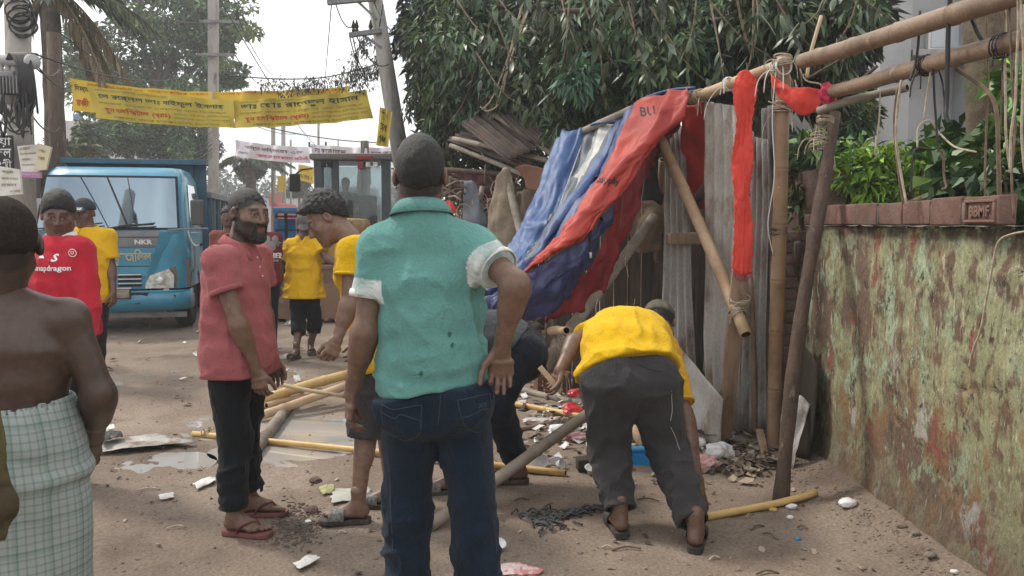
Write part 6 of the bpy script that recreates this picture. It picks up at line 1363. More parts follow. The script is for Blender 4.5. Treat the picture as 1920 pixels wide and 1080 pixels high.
  for a in 'LR':
   if 'el' + a not in J: continue
   sh, e, w = J['sh' + a], J['el' + a], J['wr' + a]
   S_ = Fld(lo, hi, h)
   if long:
    S_.add(rc(sh, e, slr[0] * c, slr[1] * c), .02); S_.add(rc(e, e + (w - e) * .97, slr[1] * c, .046 * c), .02); ce, cd = e + (w - e) * .93, nrm(w - e)
   else:
    ce = sh + (e - sh) * sl; cd = nrm(e - sh); s0 = sh + (s.ct - sh) * .15 - s.sdir(1) * .006; S_.add(rc(s0, sh + (e - sh) * (sl + .2), slr[0] * c, slr[1] * c), .02)
   S_.near(lambda p: wr * (.9 * s.folds(p, (9, 9, 9), seed + 2) - .25), .04)
   S_.cut(ce, cd)
   sleeves.append((a, ce, cd)); F.merge(S_, .03)
  # neck opening
  nu = nrm(s.headup * .3 + s.sdir(1)); no = J['nk'] - s.sdir(1) * (1 - neckcut) * .5
  F.add(rc(J['nk'] - nu * .06 * c, J['nk'] + nu * .03, .088 * c, .060 * c), .05); F.cut(J['nk'] + nu * (.024 if collar else .006), nu, .006)
  if vneck: F.add(rc(J['nk'] + s.fwd(1) * .06, J['nk'] + s.fwd(1) * .105 - s.sdir(1) * vneck, .025, .004), .006, sub=True)
  V, Q = F.mesh(2)
  o = obj(name, (V, Q), m, s.t)
  if band is not None:
   mi = np.zeros(len(V), bool); ctr = V
   for a, ce, cd in sleeves:
    sh = J['sh' + a]; L = np.linalg.norm(J['el' + a] - sh); q = (ctr - sh) @ cd / L; rad = np.linalg.norm(ctr - sh - ((ctr - sh) @ cd)[:, None] * cd, axis=1); out_ = (ctr - sh) @ nrm(sh - s.ct - cd * ((sh - s.ct) @ cd))
    mi[(q > band) & (q < sl + .06) & (rad < .105) & (np.abs((ctr - s.ct) @ s.rs) > .138)] = 1
   setcol(o, np.where(mi[:, None], np.array((.74, .74, .72)), np.array(band_c)))
  s.tree = None; s.shirtobj = o
  if cuff:
   for a, ce, cd in sleeves:
    x = nrm(np.cross(cd, (.2, .9, .3))); y = np.cross(cd, x); rr = (slr[1] if not long else .047) * c
    al = np.linspace(0, 2 * math.pi, 33); rows = []
    for k, dr in ((-cuff, .0005), (-cuff * .5, .003), (0.002, .001)): rows.append(ce + cd * k + (rr + dr) * (np.cos(al)[:, None] * x + np.sin(al)[:, None] * y))
    solid(obj('sleeve_cuff', sheet(np.array(rows)), mcuff or mcol or m, o), .005)
  if collar:
   fw = s.fwd(1); side = np.cross(fw, nu); al = np.linspace(-2.75, 2.75, 41); rows = []
   for zz, rr, lift in ((.012, .068, 0), (.044, .066, 0), (.050, .070, 0), (.040, .080, 0), (.008, .098, 0)):
    ring = []
    for a_ in al:
     fr = .5 - .5 * math.cos(a_); front = 1 - abs(abs(a_) - math.pi) / math.pi
     f_ = abs(a_) / 2.75
     q = J['nk'] + (-fw * math.cos(a_) * 1.02 + side * math.sin(a_) * 1.05) * rr * c + nu * (zz - .040 * f_ ** 1.8) * c
     if f_ > .8 and rr > .075: q = q + fw * .012 * (f_ - .8) * 5 - nu * .018 * (f_ - .8) * 5
     ring.append(q)
    rows.append(ring)
   solid(obj('collar', sheet(np.array(rows)), mcol or m, o), .004)
  return o
 def folds(s, p, sc_, seed):
  ax = s.sdir(.3); r = s.rp; f = np.cross(ax, r); q = np.stack([p @ r, p @ f, p @ ax], -1)
  n = vn(q + seed + .06 * np.stack([vn(q + 3, 9)] * 3, -1), sc_); n2 = vn(q + seed + 5, np.array(sc_) * 2.1)
  return .2 - 1.1 * (1 - np.abs(2 * n - 1)) ** 4 - .25 * (1 - np.abs(2 * n2 - 1)) ** 4
 def pants(s, m, inf=.016, waist=.20, waistn=None, end=.96, r=(.108, .078, .068), wr=.008, seed=0.0, h=None, name='trousers', hem=True, knee_r=None, rad_end=None, bunch=0.0):
  J, c = s.J, s.sc; h = h or s.h; lo, hi = s.bounds(); F = Fld(lo, hi, h)
  s.torso(F, inf, -.06, .30, .03)
  ends = []
  for a in 'LR':
   if 'kn' + a not in J: continue
   hp, kn, an = J['hp' + a], J['kn' + a], J['an' + a]
   F.add(rc(hp, kn, r[0] * c * s.fat, r[1] * c), .025); F.add(el(hp - s.fwd(0) * .045 * c + s.sdir(0) * .015, (.088 * c + inf,) * 3), .04)
   S_ = Fld(lo, hi, h); ce = kn + (an - kn) * end; cd = nrm(an - kn)
   bk = -J.get('toe' + a, A(0, -1, 0))
   S_.add(rc(kn, kn + (an - kn) * min(1, end + .1), r[1] * c, r[2] * c), .02); S_.add(rc(kn + (an - kn) * .18 + bk * .018, kn + (an - kn) * .45 + bk * .015, .058 * c, .052 * c), .03)
   S_.near(lambda p: wr * 1.3 * s.folds(p, (8, 8, 12), seed + 3), .05)
   if bunch: S_.near(lambda p: bunch * (np.sin(((p - ce) @ cd) * 95 + 5 * vn(p, 12)) * np.exp(-np.abs((p - ce) @ cd) * 9)), .05)
   S_.cut(ce, cd); S_.add(rc(ce - cd * .03, ce + cd * .06, r[2] * c - .008), .002, sub=True)
   ends.append((S_, ce, cd))
  F.near(lambda p: wr * (s.folds(p, (7, 7, 7), seed) + .5 * s.folds(p, (4, 4, 14), seed + 9)), .06)
  for S_, ce, cd in ends:
   F.merge(S_, .02)
  F.cut(s.sp(waist), nrm(s.sdir(waist) if waistn is None else waistn))
  if getattr(s, 'hemcut', None) is not None: F.cut(s.hemcut[0] + s.hemcut[1] * .003, s.hemcut[1])
  V, Q = F.mesh(2); o = obj(name, (V, Q), m, s.t); s.pantsobj = o
  return o
def cloth_mat(name, c, k=.78, rough=.9, bump=.25, sheen=.08, c3=None, attr=None):
 c2 = tuple(x * k for x in c)
 m = mat(name, c, c2, rough=rough, scale=7, bump=bump, bscale=380, spec=.12, sheen=sheen, mixpos=(.3, .8), c3=c3, s3=9, pos3=(.68, .74), detail=7, fine=(140, .07), attr=attr)
 t = m.node_tree; N = t.nodes; L = t.links; b = N['Principled BSDF']; old = b.inputs['Normal'].links[0].from_node; co = N.new('ShaderNodeTexCoord'); prev = None
 for sc_, st_, ds, dist in ((1, (13, 13, 5), 1.6, .018), (1, (22, 22, 30), 2.2, .008)):
  mp = N.new('ShaderNodeMapping'); L.new(co.outputs['Object'], mp.inputs[0]); mp.inputs['Scale'].default_value = st_
  n = N.new('ShaderNodeTexNoise'); n.inputs['Scale'].default_value = sc_; n.inputs['Detail'].default_value = 3; n.inputs['Distortion'].default_value = ds; L.new(mp.outputs[0], n.inputs['Vector'])
  a = N.new('ShaderNodeMath'); a.operation = 'SUBTRACT'; L.new(n.outputs[0], a.inputs[0]); a.inputs[1].default_value = .5
  ab = N.new('ShaderNodeMath'); ab.operation = 'ABSOLUTE'; L.new(a.outputs[0], ab.inputs[0])
  bp = N.new('ShaderNodeBump'); bp.inputs['Strength'].default_value = .75; bp.inputs['Distance'].default_value = dist; L.new(ab.outputs[0], bp.inputs['Height'])
  if prev: L.new(prev.outputs[0], bp.inputs['Normal'])
  prev = bp
 L.new(prev.outputs[0], old.inputs['Normal'])
 return m
Sdark, Smid, Slight = (.115, .062, .042), (.15, .083, .056), (.19, .108, .075)
M_blackp = cloth_mat('cloth_black', (.011, .013, .016), .7, bump=.3)
# ================================================================== BLUE TIPPER TRUCK
M_tblue = mat('truck_blue', (.035, .23, .36), (.045, .27, .40), rough=.35, spec=.5, scale=3, coat=.3, c3=(.12, .20, .22), s3=2.4, pos3=(.58, .75))
M_tbed = mat('truck_bed_blue', (.035, .10, .15), (.05, .13, .19), rough=.6, scale=3, c3=(.10, .085, .07), s3=2.5, pos3=(.58, .75))
M_tgrey = mat('truck_grille_grey', (.20, .205, .21), (.16, .165, .17), rough=.5, scale=5)
M_rub = mat('rubber_black', (.018, .018, .019), rough=.8)
M_glass = mat('windscreen', (.24, .31, .37), rough=.03, metal=.9, spec=1.0, coat=.5)
M_chr = mat('lamp_clear', (.80, .80, .78), (.50, .50, .48), rough=.2, metal=.25, scale=16, bump=.6, bscale=40)
M_amber = mat('lamp_smoke', (.20, .15, .11), rough=.25)
TX, TY = P(184, 0, 11.0)[0], 11.0
tk = thing('tipper_truck', 'blue tipper truck facing us with a grey mirror arm and pale script on its front', 'truck', (TX, TY, 0), rz=R(13))
W2 = 1.0
def tk_(name, g, m, par=None, smooth=False, **kw): return obj(name, g, m, par or tk, smooth=smooth, local=True, **kw)
# cab: a hollow shell of lofted panels, front at y=0 leaning back above the belt line
def sec(z):                                         # front y and half width at height z
 fy = .0 if z < 1.36 else (z - 1.36) * .42
 hw = W2 - (0 if z < 1.36 else (z - 1.36) * .10); return fy, hw
zs = [.62, .78, 1.2, 1.36, 1.46, 1.80, 2.16, 2.26, 2.33]
rows = []
for z in zs:
 fy, hw = sec(z); rd = .10
 if z > 2.2: fy += (z - 2.2) * 1.2; hw -= (z - 2.2) * .55
 pts = []
 for x, y in ((-hw, 1.62), (-hw, .9), (-hw, fy + .26), (-hw + .03, fy + .12), (-hw + rd, fy + .025), (-hw + .30, fy - .012), (0, fy - .03), (hw - .30, fy - .012), (hw - rd, fy + .025), (hw - .03, fy + .12), (hw, fy + .26), (hw, .9), (hw, 1.62)): pts.append((x, y, z))
 rows.append(pts)
n = 13; V = np.array(rows).reshape(-1, 3); F = []
for i in range(len(zs) - 1):
 for j in range(n - 1):
  F.append((i * n + j, i * n + j + 1, (i + 1) * n + j + 1, (i + 1) * n + j))
F.append(tuple((len(zs) - 1) * n + j for j in range(n)))
for i in range(len(zs) - 1): F.append((i * n + n - 1, i * n, (i + 1) * n, (i + 1) * n + n - 1))
tk_('cab', (V, F), M_tblue, smooth=True)
def front_panel(x0, x1, z0, z1, off, nx=9, nz=4, inset=0.0, top_in=0.0):
 """a panel that follows the cab front, off metres in front of it"""
 V = []
 for k, z in enumerate(np.linspace(z0, z1, nz)):
  fy, hw = sec(z)
  for x in np.linspace(x0 + top_in * k / (nz - 1), x1 - top_in * k / (nz - 1), nx):
   a = abs(x) / hw; y = fy - .03 + .018 * (a / .7) ** 2 if a < .7 else fy - .012 + (a - .7) * (.037 / .2)
   V.append((x, y - off, z))
 return np.array(V), gridf(nz, nx)
ws = tk_('windscreen', front_panel(-.89, .89, 1.47, 2.17, .012, 15, 8, top_in=.06), M_glass, smooth=True)
a, b = front_panel(-.92, .92, 1.44, 2.20, .006, 15, 8, top_in=.06); tk_('windscreen_seal', (a, b), M_rub, smooth=True)
tk_('grille_band', front_panel(-.66, .66, 1.21, 1.43, .02, 15, 4), M_tgrey, smooth=True)
tk_('grille_line', front_panel(-.66, .66, 1.335, 1.345, .026, 15, 2), M_rub)
for s, x, h_ in (('ISUZU', -.16, .105), ('NKR', .46, .065)):
 tv = text(s, h_ * 1.35, bold=.004); fy = sec(1.27)[0]; tk_('lettering', (np.stack([tv[0][:, 0] * 1.25 + x, np.full(len(tv[0]), -.062), tv[0][:, 1] + 1.27], -1), tv[1]), M_plasw)
tk_('front_panel', front_panel(-.54, .54, .80, 1.19, .012, 15, 4, top_in=-.08), M_tblue, smooth=True)
for z in (.935,): tk_('panel_seam', front_panel(-.55, .55, z, z + .01, .018, 13, 2), M_rub)
tv = text('গাজীপুরজলিল', .20, bold=.006); tk_('lettering', (np.stack([tv[0][:, 0] * .62 + .18, np.full(len(tv[0]), -.058), tv[0][:, 1] * .9 + 1.06], -1), tv[1]), mat('faded_cream', (.42, .42, .30), rough=.8))
for z in (.66, .72, .78):
 for x0, x1 in ((-.62, -.05), (.12, .42)): tk_('grille_slot', front_panel(x0, x1, z, z + .035, .016, 5, 2), M_rub); tk_('grille_trim', front_panel(x0, x1, z + .036, z + .050, .024, 5, 2), M_plasw)
# slanted corner panels, headlamps
for s in (-1, 1):
 q = np.array([(s * .69, -.055, 1.41), (s * .93, .05, 1.41), (s * 1.012, .20, 1.12), (s * 1.012, .19, 1.05), (s * .50, -.066, .83), (s * .58, -.064, 1.05)]); tk_('corner_panel', (np.concatenate([q, q + A(0, .03, 0)]), [tuple(range(6))[::s], tuple(range(6, 12))[::-s]] + [(i, (i + 1) % 6, (i + 1) % 6 + 6, i + 6) for i in range(6)]), M_tblue)
 hl = [(s * .47, -.076, .63), (s * .48, -.078, .70), (s * .54, -.074, .81), (s * .78, -.045, .90), (s * .84, -.012, .80), (s * .83, -.012, .63)]; q = np.array(hl); tk_('headlight', (np.concatenate([q, q + A(0, .06, 0)]), [tuple(range(6))[::s], tuple(range(6, 12))[::-s]] + [(i, (i + 1) % 6, (i + 1) % 6 + 6, i + 6) for i in range(6)]), M_chr)
 q = np.array([(s * .845, -.004, .63), (s * .855, -.006, .80), (s * .80, -.040, .91), (s * 1.012, .19, 1.03), (s * 1.018, .24, .80), (s * 1.012, .20, .63)]); tk_('indicator', (np.concatenate([q, q + A(-s * .04, .06, 0)]), [tuple(range(6))[::s], tuple(range(6, 12))[::-s]] + [(i, (i + 1) % 6, (i + 1) % 6 + 6, i + 6) for i in range(6)]), M_amber)
 tk_('lamp_bulb', blob((s * .66, -.080, .74), (.055, .02, .055)), M_chr, smooth=True)
# bumper with two openings
bp = np.array([(x, y) for x, y in ((-1.02, .35), (-1.02, .10), (-.96, -.02), (-.80, -.09), (0, -.12), (.80, -.09), (.96, -.02), (1.02, .10), (1.02, .35))])
def bump(z0, z1, off=0):
 V = np.concatenate([np.c_[bp[:, 0] * (1 + off * .3), bp[:, 1] - off, np.full(9, z)] for z in (z0, (z0 + z1) / 2, z1)]); V[9:18, 1] -= .012; return V, gridf(3, 9)
bm = tk_('bumper', bump(.33, .60), M_tblue, smooth=True); solid(bm, .02)
tk_('bumper_lip', bump(.575, .605, .012), M_tblue, smooth=True)
tk_('bumper_opening', prism([(.02, -.135, .42), (.40, -.125, .42), (.50, -.118, .52), (.52, -.115, .575), (.02, -.135, .575)], (0, .01, 0)), M_rub); tk_('bumper_opening', prism([(-.12, -.135, .42), (-.55, -.122, .42), (-.62, -.115, .575), (-.12, -.135, .575)], (0, .01, 0)), M_rub)
tk_('bumper_slot', prism([(.80, -.100, .46), (.86, -.085, .46), (.86, -.085, .54), (.80, -.100, .54)], (0, .01, 0)), M_rub)
pl = tk_('number_plate', box((.06, -.165, .50), (.30, -.145, .645)), M_rub); tk_('plate_face', box((.075, -.170, .515), (.285, -.164, .63)), mat('plate_worn', (.30, .27, .22), (.2, .17, .14), rough=.8, scale=20), pl); tk_('plate_rim', box((.055, -.168, .638), (.305, -.14, .652)), M_plasw, pl)
tk_('lower_bar', beam((-.95, .02, .27), (.98, .04, .25), .05, .07), M_steel); tk_('axle_beam', beam((-.8, .7, .34), (.8, .7, .34), .12, .12), M_rub)
tk_('engine', box((-.4, .3, .30), (.4, 1.6, .62), .05), M_rub)
def wheel(x, y, name='wheel', w=.22, rr_=.40):
 prof = [(.0, -w / 2), (.20, -w / 2 + .02), (.24, -w / 2), (.36, -w / 2), (rr_, -w / 2 + .04), (rr_, w / 2 - .04), (.36, w / 2), (.24, w / 2), (.20, w / 2 - .02), (0.001, w / 2)]
 v, f = lathe(prof, 26); v = v @ np.array([[0, 0, 1], [0, 1, 0], [-1, 0, 0]]).T; o = tk_(name, (v + A(x, y, rr_), f), M_rub, smooth=True)
 v, f = lathe([(.02, w / 2), (.10, w / 2 + .01), (.12, w / 2 - .02), (.20, w / 2 - .03)], 20); v = v @ np.array([[0, 0, 1], [0, 1, 0], [-1, 0, 0]]).T * A(1 if x > 0 else -1, 1, 1); tk_('rim', (v + A(x, y, rr_), f), M_steel, o, smooth=True)
for x in (-.86, .86): wheel(x, .72)
for x in (-.80, .80): wheel(x, 3.5, w=.40)
for s in (-1, 1): tk_('mudguard', (np.array([(s * xx, .72 + .52 * math.cos(a), .42 + .50 * math.sin(a)) for a in np.linspace(.1, 3.0, 9) for xx in (.72, 1.01)]), gridf(9, 2)), M_rub, smooth=True)
# doors, windows, mirrors, wipers
for s in (-1, 1):
 x = s * 1.006; d_ = tk_('door', box((min(x, x - s * .02), .42, .80), (max(x, x - s * .02), 1.45, 1.40), .008), M_tblue)
 tk_('door_handle', box((min(x, x + s * .02), 1.28, 1.18), (max(x, x + s * .02), 1.40, 1.22)), M_rub, d_)
 q = np.array([(s * .985, .50, 1.44), (s * .985, 1.42, 1.44), (s * .925, 1.42, 2.10), (s * .925, .72, 2.10)]); tk_('side_window', (q + A(s * .012, 0, 0), [(0, 1, 2, 3)[::s]]), M_glass)
 m_ = tk_('mirror', box((s * 1.16 - .09, .02, 1.50), (s * 1.16 + .09, .09, 1.86), .03), M_rub if s < 0 else mat('mirror_grey', (.075, .078, .08), rough=.6))
 tk_('mirror_arm', tube(catmull([(s * .78, -.04, 1.44), (s * .98, .03, 1.45), (s * 1.30, .03, 1.46)], 4), .014, 6), M_tgrey, m_); tk_('mirror_arm', tube([(s * 1.16, .05, 1.44), (s * 1.16, .05, 1.52)], .012, 6), M_tgrey, m_)
tk_('door_bracket', tube(catmull([(1.02, .1, 1.43), (1.05, .12, 1.30), (1.10, .15, 1.22), (1.14, .2, 1.22)], 4), .012, 6), M_plasw); tk_('grab_bar', tube(catmull([(1.03, .3, 1.3), (1.07, .28, 1.2), (1.07, .28, .9), (1.03, .3, .82)], 4), .014, 6), M_tgrey)
for x0, x1 in ((-.62, .05), (.08, .72)): tk_('wiper', tube([(x0, -.045, 1.455), (x0 + .2, -.04, 1.49), (x1 - .1, -.025, 1.535)], .010, 5), M_rub)
tk_('wiper', tube([(.02, -.045, 1.455), (.25, -.035, 1.50), (.60, -.03, 1.52)], .016, 5), M_rub)
tk_('washer_jet', blob((-.02, -.055, 1.385), (.035, .02, .03)), M_rub)
# tipper body
tb_ = tk_('tipper_body', join(box((-1.03, 1.95, .95), (1.03, 2.02, 2.50)), box((-1.03, 2.02, .95), (-.98, 4.9, 1.75)), box((.98, 2.02, .95), (1.03, 4.9, 1.95)), box((-1.03, 2.02, .90), (1.03, 4.9, .96)), box((-1.03, 4.9, .95), (1.03, 4.96, 1.75))), M_tbed)
tk_('headboard_lip', box((-1.06, 1.72, 2.46), (1.06, 2.06, 2.54), .01), M_tbed, tb_)
for k in range(8): tk_('side_rib', box((1.031, 2.05 + k * .38, .95), (1.09, 2.13 + k * .38, 1.98)), M_tgrey if k % 2 else M_tbed, tb_)
tk_('side_rail', box((1.031, 2.0, 1.95), (1.10, 4.96, 2.04)), M_tgrey, tb_)
for k in range(5): tk_('headboard_rib', box((-.9 + k * .42, 1.90, 1.0), (-.84 + k * .42, 1.949, 2.46)), M_tbed, tb_)
tk_('chassis', join(box((-.45, .4, .55), (-.33, 4.8, .75)), box((.33, .4, .55), (.45, 4.8, .75))), M_rub)
for x, z in ((.18, 0), (-.22, 0)): pass
tk_('seat_back', box((-.75, 1.1, 1.0), (.75, 1.3, 1.75), .05), mat('seat_dark', (.06, .05, .045), rough=.9))
# ================================================================== BACKHOE LOADER
M_jy = mat('loader_yellow', (.48, .30, .10), (.38, .24, .09), rough=.6, scale=3, c3=(.20, .14, .09), s3=2.5, pos3=(.5, .7))
M_jg = mat('cab_grey', (.055, .075, .085), (.075, .095, .105), rough=.5, scale=4)
M_rust = mat('bucket_rust', (.26, .16, .105), (.19, .115, .08), rough=.75, scale=3, c3=(.33, .27, .21), s3=3, pos3=(.58, .75))
M_gl2 = mat('cab_glass', (.62, .72, .74), rough=.04, trans=.9, spec=.6)
JX, JY = P(655, 0, 15.2)[0], 15.2
jb = thing('backhoe_loader', 'backhoe loader with dark grey cab and brown front bucket facing us', 'excavator', (JX, JY, 0), rz=R(0))
WLOC[jb.name] = None
def j_(name, g, m, par=None, smooth=False): return obj(name, g, m, par or jb, smooth=smooth, local=True)
cw = .72
jr = j_('cab_roof', join(box((-cw - .06, -.12, 2.72), (cw + .06, 1.55, 2.84), .04)), mat('roof_grey', (.20, .19, .19), rough=.5))
j_('roof_trim', box((.10, -.16, 2.72), (.42, -.10, 2.79), .02), mat('trim_red', (.35, .05, .05), rough=.5), jr)
for x0, x1 in ((-cw, -cw + .17), (cw - .17, cw)):
 j_('cab_pillar', box((x0, -.02, .95), (x1, .10, 2.72), .02), M_jg)
 j_('cab_pillar', box((x0 + (.05 if x0 > 0 else 0), 1.38, .95), (x1 - (0 if x0 > 0 else .05), 1.50, 2.72), .02), M_jg)
j_('cab_pillar', box((-.38, -.01, 1.2), (-.26, .08, 2.72), .02), M_jg)
j_('cab_base', box((-cw, 0.02, .75), (cw, 1.5, 1.30), .03), M_jg)
j_('front_glass', box((-.26, .03, 1.32), (cw - .17, .045, 2.70)), M_gl2); j_('front_glass', box((-cw + .17, .03, 1.32), (-.38, .045, 2.70)), M_gl2)
j_('rear_glass', box((-cw + .14, 1.43, 1.32), (cw - .14, 1.44, 2.70)), M_gl2)
for s in (-1, 1): j_('side_glass', box((s * cw - .01 * s - .006, .12, 1.32), (s * cw - .01 * s + .006, 1.38, 2.70)), M_gl2)
for x in (-.52, -.40, .20, .32, .46): j_('work_lamp', box((x - .045, -.10, 2.58), (x + .045, -.02, 2.68), .015), M_rub if x < .3 else M_chr, jr)
j_('beacon', box((.12, -.11, 2.55), (.24, -.03, 2.70), .02), mat('lamp_red', (.30, .03, .03), rough=.4), jr)
for s in (-1, 1):
 m_ = j_('mirror', box((s * 1.02 - .10, -.25, 2.12), (s * 1.02 + .10, -.20, 2.45), .03), M_rub); j_('mirror_arm', tube(catmull([(s * .75, 0, 2.56), (s * .9, -.2, 2.52), (s * 1.02, -.22, 2.42)], 4), .016, 6), M_rub, m_)
j_('steering_column', tube([(.1, .3, 1.2), (.12, .5, 1.75)], .05, 8), M_rub); a = np.linspace(0, 6.283, 24); j_('steering_wheel', tube(np.stack([.12 + .2 * np.cos(a), .52 + .08 * np.sin(a), 1.78 + .17 * np.sin(a)], -1), .018, 6, caps=False), M_rub)
j_('seat', join(box((-.28, .75, 1.2), (.28, 1.2, 1.5), .06), box((-.26, 1.12, 1.5), (.26, 1.28, 2.1), .06)), M_rub)
# bonnet, loader arms, ram and bucket
j_('bonnet', box((-.36, -1.75, .85), (.36, -.02, 1.62), .10), M_jy); j_('bonnet_stripe', box((.12, -1.78, .95), (.34, -1.745, 1.55), .02), mat('stripe_dark', (.10, .06, .045), rough=.6))
j_('exhaust', tube([(-.25, -1.0, 1.6), (-.25, -1.0, 2.0)], .05, 10), M_rub)
for s in (-1, 1):
 la = j_('loader_arm', join(beam((s * .52, .1, 1.45), (s * .52, -1.2, 1.35), .10, .22, bevel=.02), beam((s * .52, -1.15, 1.38), (s * .52, -2.25, .50), .10, .20, bevel=.02)), M_jy); j_('ram', tube([(s * .52, .0, 1.0), (s * .52, -1.1, 1.2)], .05, 10), M_chr, la)
j_('arm_plate', beam((.22, -1.72, 1.60), (.05, -1.80, .95), .16, .04), mat('plank_pale', (.50, .32, .20), rough=.7))
prof = [(-2.25, .80), (-2.20, .30), (-2.35, .08), (-2.80, .04), (-2.85, .05), (-2.80, .07), (-2.40, .12), (-2.27, .32), (-2.30, .82)]
V = np.array([(x, y, z) for x in (-1.12, 1.12) for y, z in prof]); n = len(prof); F = [(i, (i + 1) % n, (i + 1) % n + n, i + n) for i in range(n)]
bk = j_('bucket', (V, F), M_rust);
for x in (-1.13, 1.12): j_('bucket_side', prism([(x, y, z) for y, z in ((-2.22, .82), (-2.2, .3), (-2.35, .06), (-2.82, .05), (-2.5, .6))], (.014, 0, 0)), M_rust, bk)
j_('bucket_back', box((-1.11, -2.235, .10), (1.11, -2.215, .80)), M_rust, bk); j_('bucket_rib', box((-1.11, -2.33, .80), (1.11, -2.22, .86)), M_rust, bk)
for k in range(8): j_('bucket_tooth', prism([(-1.05 + k * .29, -2.8, .03), (-.95 + k * .29, -2.8, .03), (-.97 + k * .29, -3.0, .035), (-1.03 + k * .29, -3.0, .035)], (0, 0, .04)), M_rust, bk)
j_('bucket_face', box((-1.10, -2.86, .06), (1.10, -2.845, .60)), M_rust, bk)
# digging boom folded behind the cab
BX = -.56
def bsh(g): return xf(g, None, (BX, 0, 0))
j_('boom', bsh(join(beam((.16, 2.4, 1.0), (.22, 2.9, 3.0), .12, .26, (0, 1, 0), .02), beam((.36, 2.4, 1.0), (.32, 2.9, 3.0), .12, .26, (0, 1, 0), .02))), mat('boom_grey', (.20, .18, .14), (.14, .125, .1), rough=.7, scale=4))
dp = j_('dipper', bsh(join(beam((.27, 2.9, 3.35), (.20, 2.5, 2.5), .05, .12, (0, 1, 0)), beam((.15, 2.75, 2.4), (.22, 2.95, 3.30), .035, .08, (0, 1, 0)), beam((.42, 2.75, 2.4), (.34, 2.95, 3.30), .035, .08, (0, 1, 0)), box((.19, 2.85, 3.22), (.36, 3.0, 3.38), .02))), MATS['boom_grey'])
j_('chassis', box((-.45, -1.7, .45), (.45, 2.4, .85), .03), M_rub)
def jwheel(x, y, r_, w):
 v, f = lathe([(.02, -w / 2), (r_ * .5, -w / 2 + .03), (r_ * .58, -w / 2), (r_ * .9, -w / 2), (r_, -w / 2 + .05), (r_, w / 2 - .05), (r_ * .9, w / 2), (r_ * .58, w / 2), (r_ * .5, w / 2 - .03), (.02, w / 2)], 26); v = v @ np.array([[0, 0, 1], [0, 1, 0], [-1, 0, 0]]).T; o = j_('wheel', (v + A(x, y, r_), f), M_rub, smooth=True)
 v, f = lathe([(.02, w / 2 - .02), (r_ * .3, w / 2), (r_ * .5, w / 2 - .04)], 18); v = v @ np.array([[0, 0, 1], [0, 1, 0], [-1, 0, 0]]).T * A(1 if x > 0 else -1, 1, 1); j_('rim', (v + A(x, y, r_), f), M_jy, o, smooth=True)
 for k in range(18):
  a_ = k * 2 * math.pi / 18; j_('tread', xf(box((-w / 2, -.04, -.02), (w / 2, .04, .025)), rotx(-a_) , (x, y + (r_) * math.sin(a_), r_ + r_ * math.cos(a_))), M_rub, o) if k < 9 else None
for x in (-.95, .95): jwheel(x, -1.3, .50, .32); jwheel(x, 1.0, .72, .42)
# driver
Y0 = 15.2 + .95; p = lambda u, v, d=0: P(u, v, Y0 + d)
dr = Body('driver sitting in the digger cab, seen as a dark figure', dict(hd=p(648, 344), nk=p(648, 362), shR=p(632, 368), shL=p(665, 368), elR=p(630, 392, -.1), wrR=p(642, 398, -.35), elL=p(670, 392, -.1), wrL=p(664, 396, -.35), hpR=p(642, 412), hpL=p(656, 412), knR=p(640, 408, -.42), knL=p(660, 408, -.42), anR=p(640, 440, -.45), anL=p(660, 440, -.45), toeR=A(0, -1, 0), toeL=A(0, -1, 0), base=p(648, 420)), 1.0, Sdark, h=.018, hh=.012, headf=(0, -1, 0)); dr.done(); dr.hair(); dr.shirt(M_blackp, wr=.005); dr.pants(M_blackp)
# ================================================================== FAR STREET
M_far = mat('far_grey', (.30, .31, .31), (.24, .25, .25), rough=.9, scale=1)
ar = thing('auto_rickshaw', 'blue auto rickshaw parked down the street behind the walking man', 'auto rickshaw', tuple(A(P(538, 0, 16)[0], 16, 0)))
def ab(u0, u1, v0, v1, Y, d, bev=.02):
 a, b = P(u0, v1, Y), P(u1, v0, Y); return box((a[0], Y, max(.02, a[2])), (b[0], Y + d, b[2]), bev)
M_ab = mat('rickshaw_blue', (.04, .20, .42), (.06, .26, .48), rough=.4, scale=4, c3=(.25, .33, .4), s3=6, pos3=(.6, .7))
obj('body', join(ab(512, 562, 455, 520, 16, 1.6, .05), ab(514, 520, 400, 456, 16, .06), ab(556, 562, 400, 456, 16, .06), ab(514, 520, 400, 456, 17.5, .06), ab(556, 562, 400, 456, 17.5, .06)), M_ab, ar, smooth=False)
obj('canopy', ab(510, 564, 388, 400, 15.9, 1.8, .04), M_ab, ar, smooth=False); obj('front_curtain', ab(522, 554, 410, 450, 16.4, .02, .0), M_ab, ar, smooth=False)
obj('rail', join(ab(516, 560, 404, 408, 15.96, .03, 0), ab(534, 538, 400, 456, 15.96, .03, 0), ab(516, 560, 430, 433, 15.96, .03, 0)), M_rub, ar, smooth=False)
for u in (518, 558): obj('wheel', xf(lathe([(.02, -.06), (.18, -.06), (.24, -.03), (.24, .03), (.18, .06), (.02, .06)], 18), np.array([[0, 0, 1], [0, 1, 0], [-1, 0, 0]]), A(P(u, 0, 16.3)[0], 16.3, .24)), M_rub, ar)
def farbox(name, label, cat, u0, u1, v0, Y, d, m, parts=(), group=None):
 a, b = P(u0, 420, Y), P(u1, v0, Y); t = thing(name, label, cat, (a[0], Y, 0), group); obj('wall', box((a[0], Y, 0), (b[0], Y + d, b[2])), m, t, smooth=False)
 for k, (pu0, pu1, pv0, pv1, pm, pn) in enumerate(parts):
  q, r_ = P(pu0, pv1, Y), P(pu1, pv0, Y); obj(pn, box((q[0], Y - .06, max(q[2], .05)), (r_[0], Y + .02, r_[2])), pm, t, smooth=False)
 return t
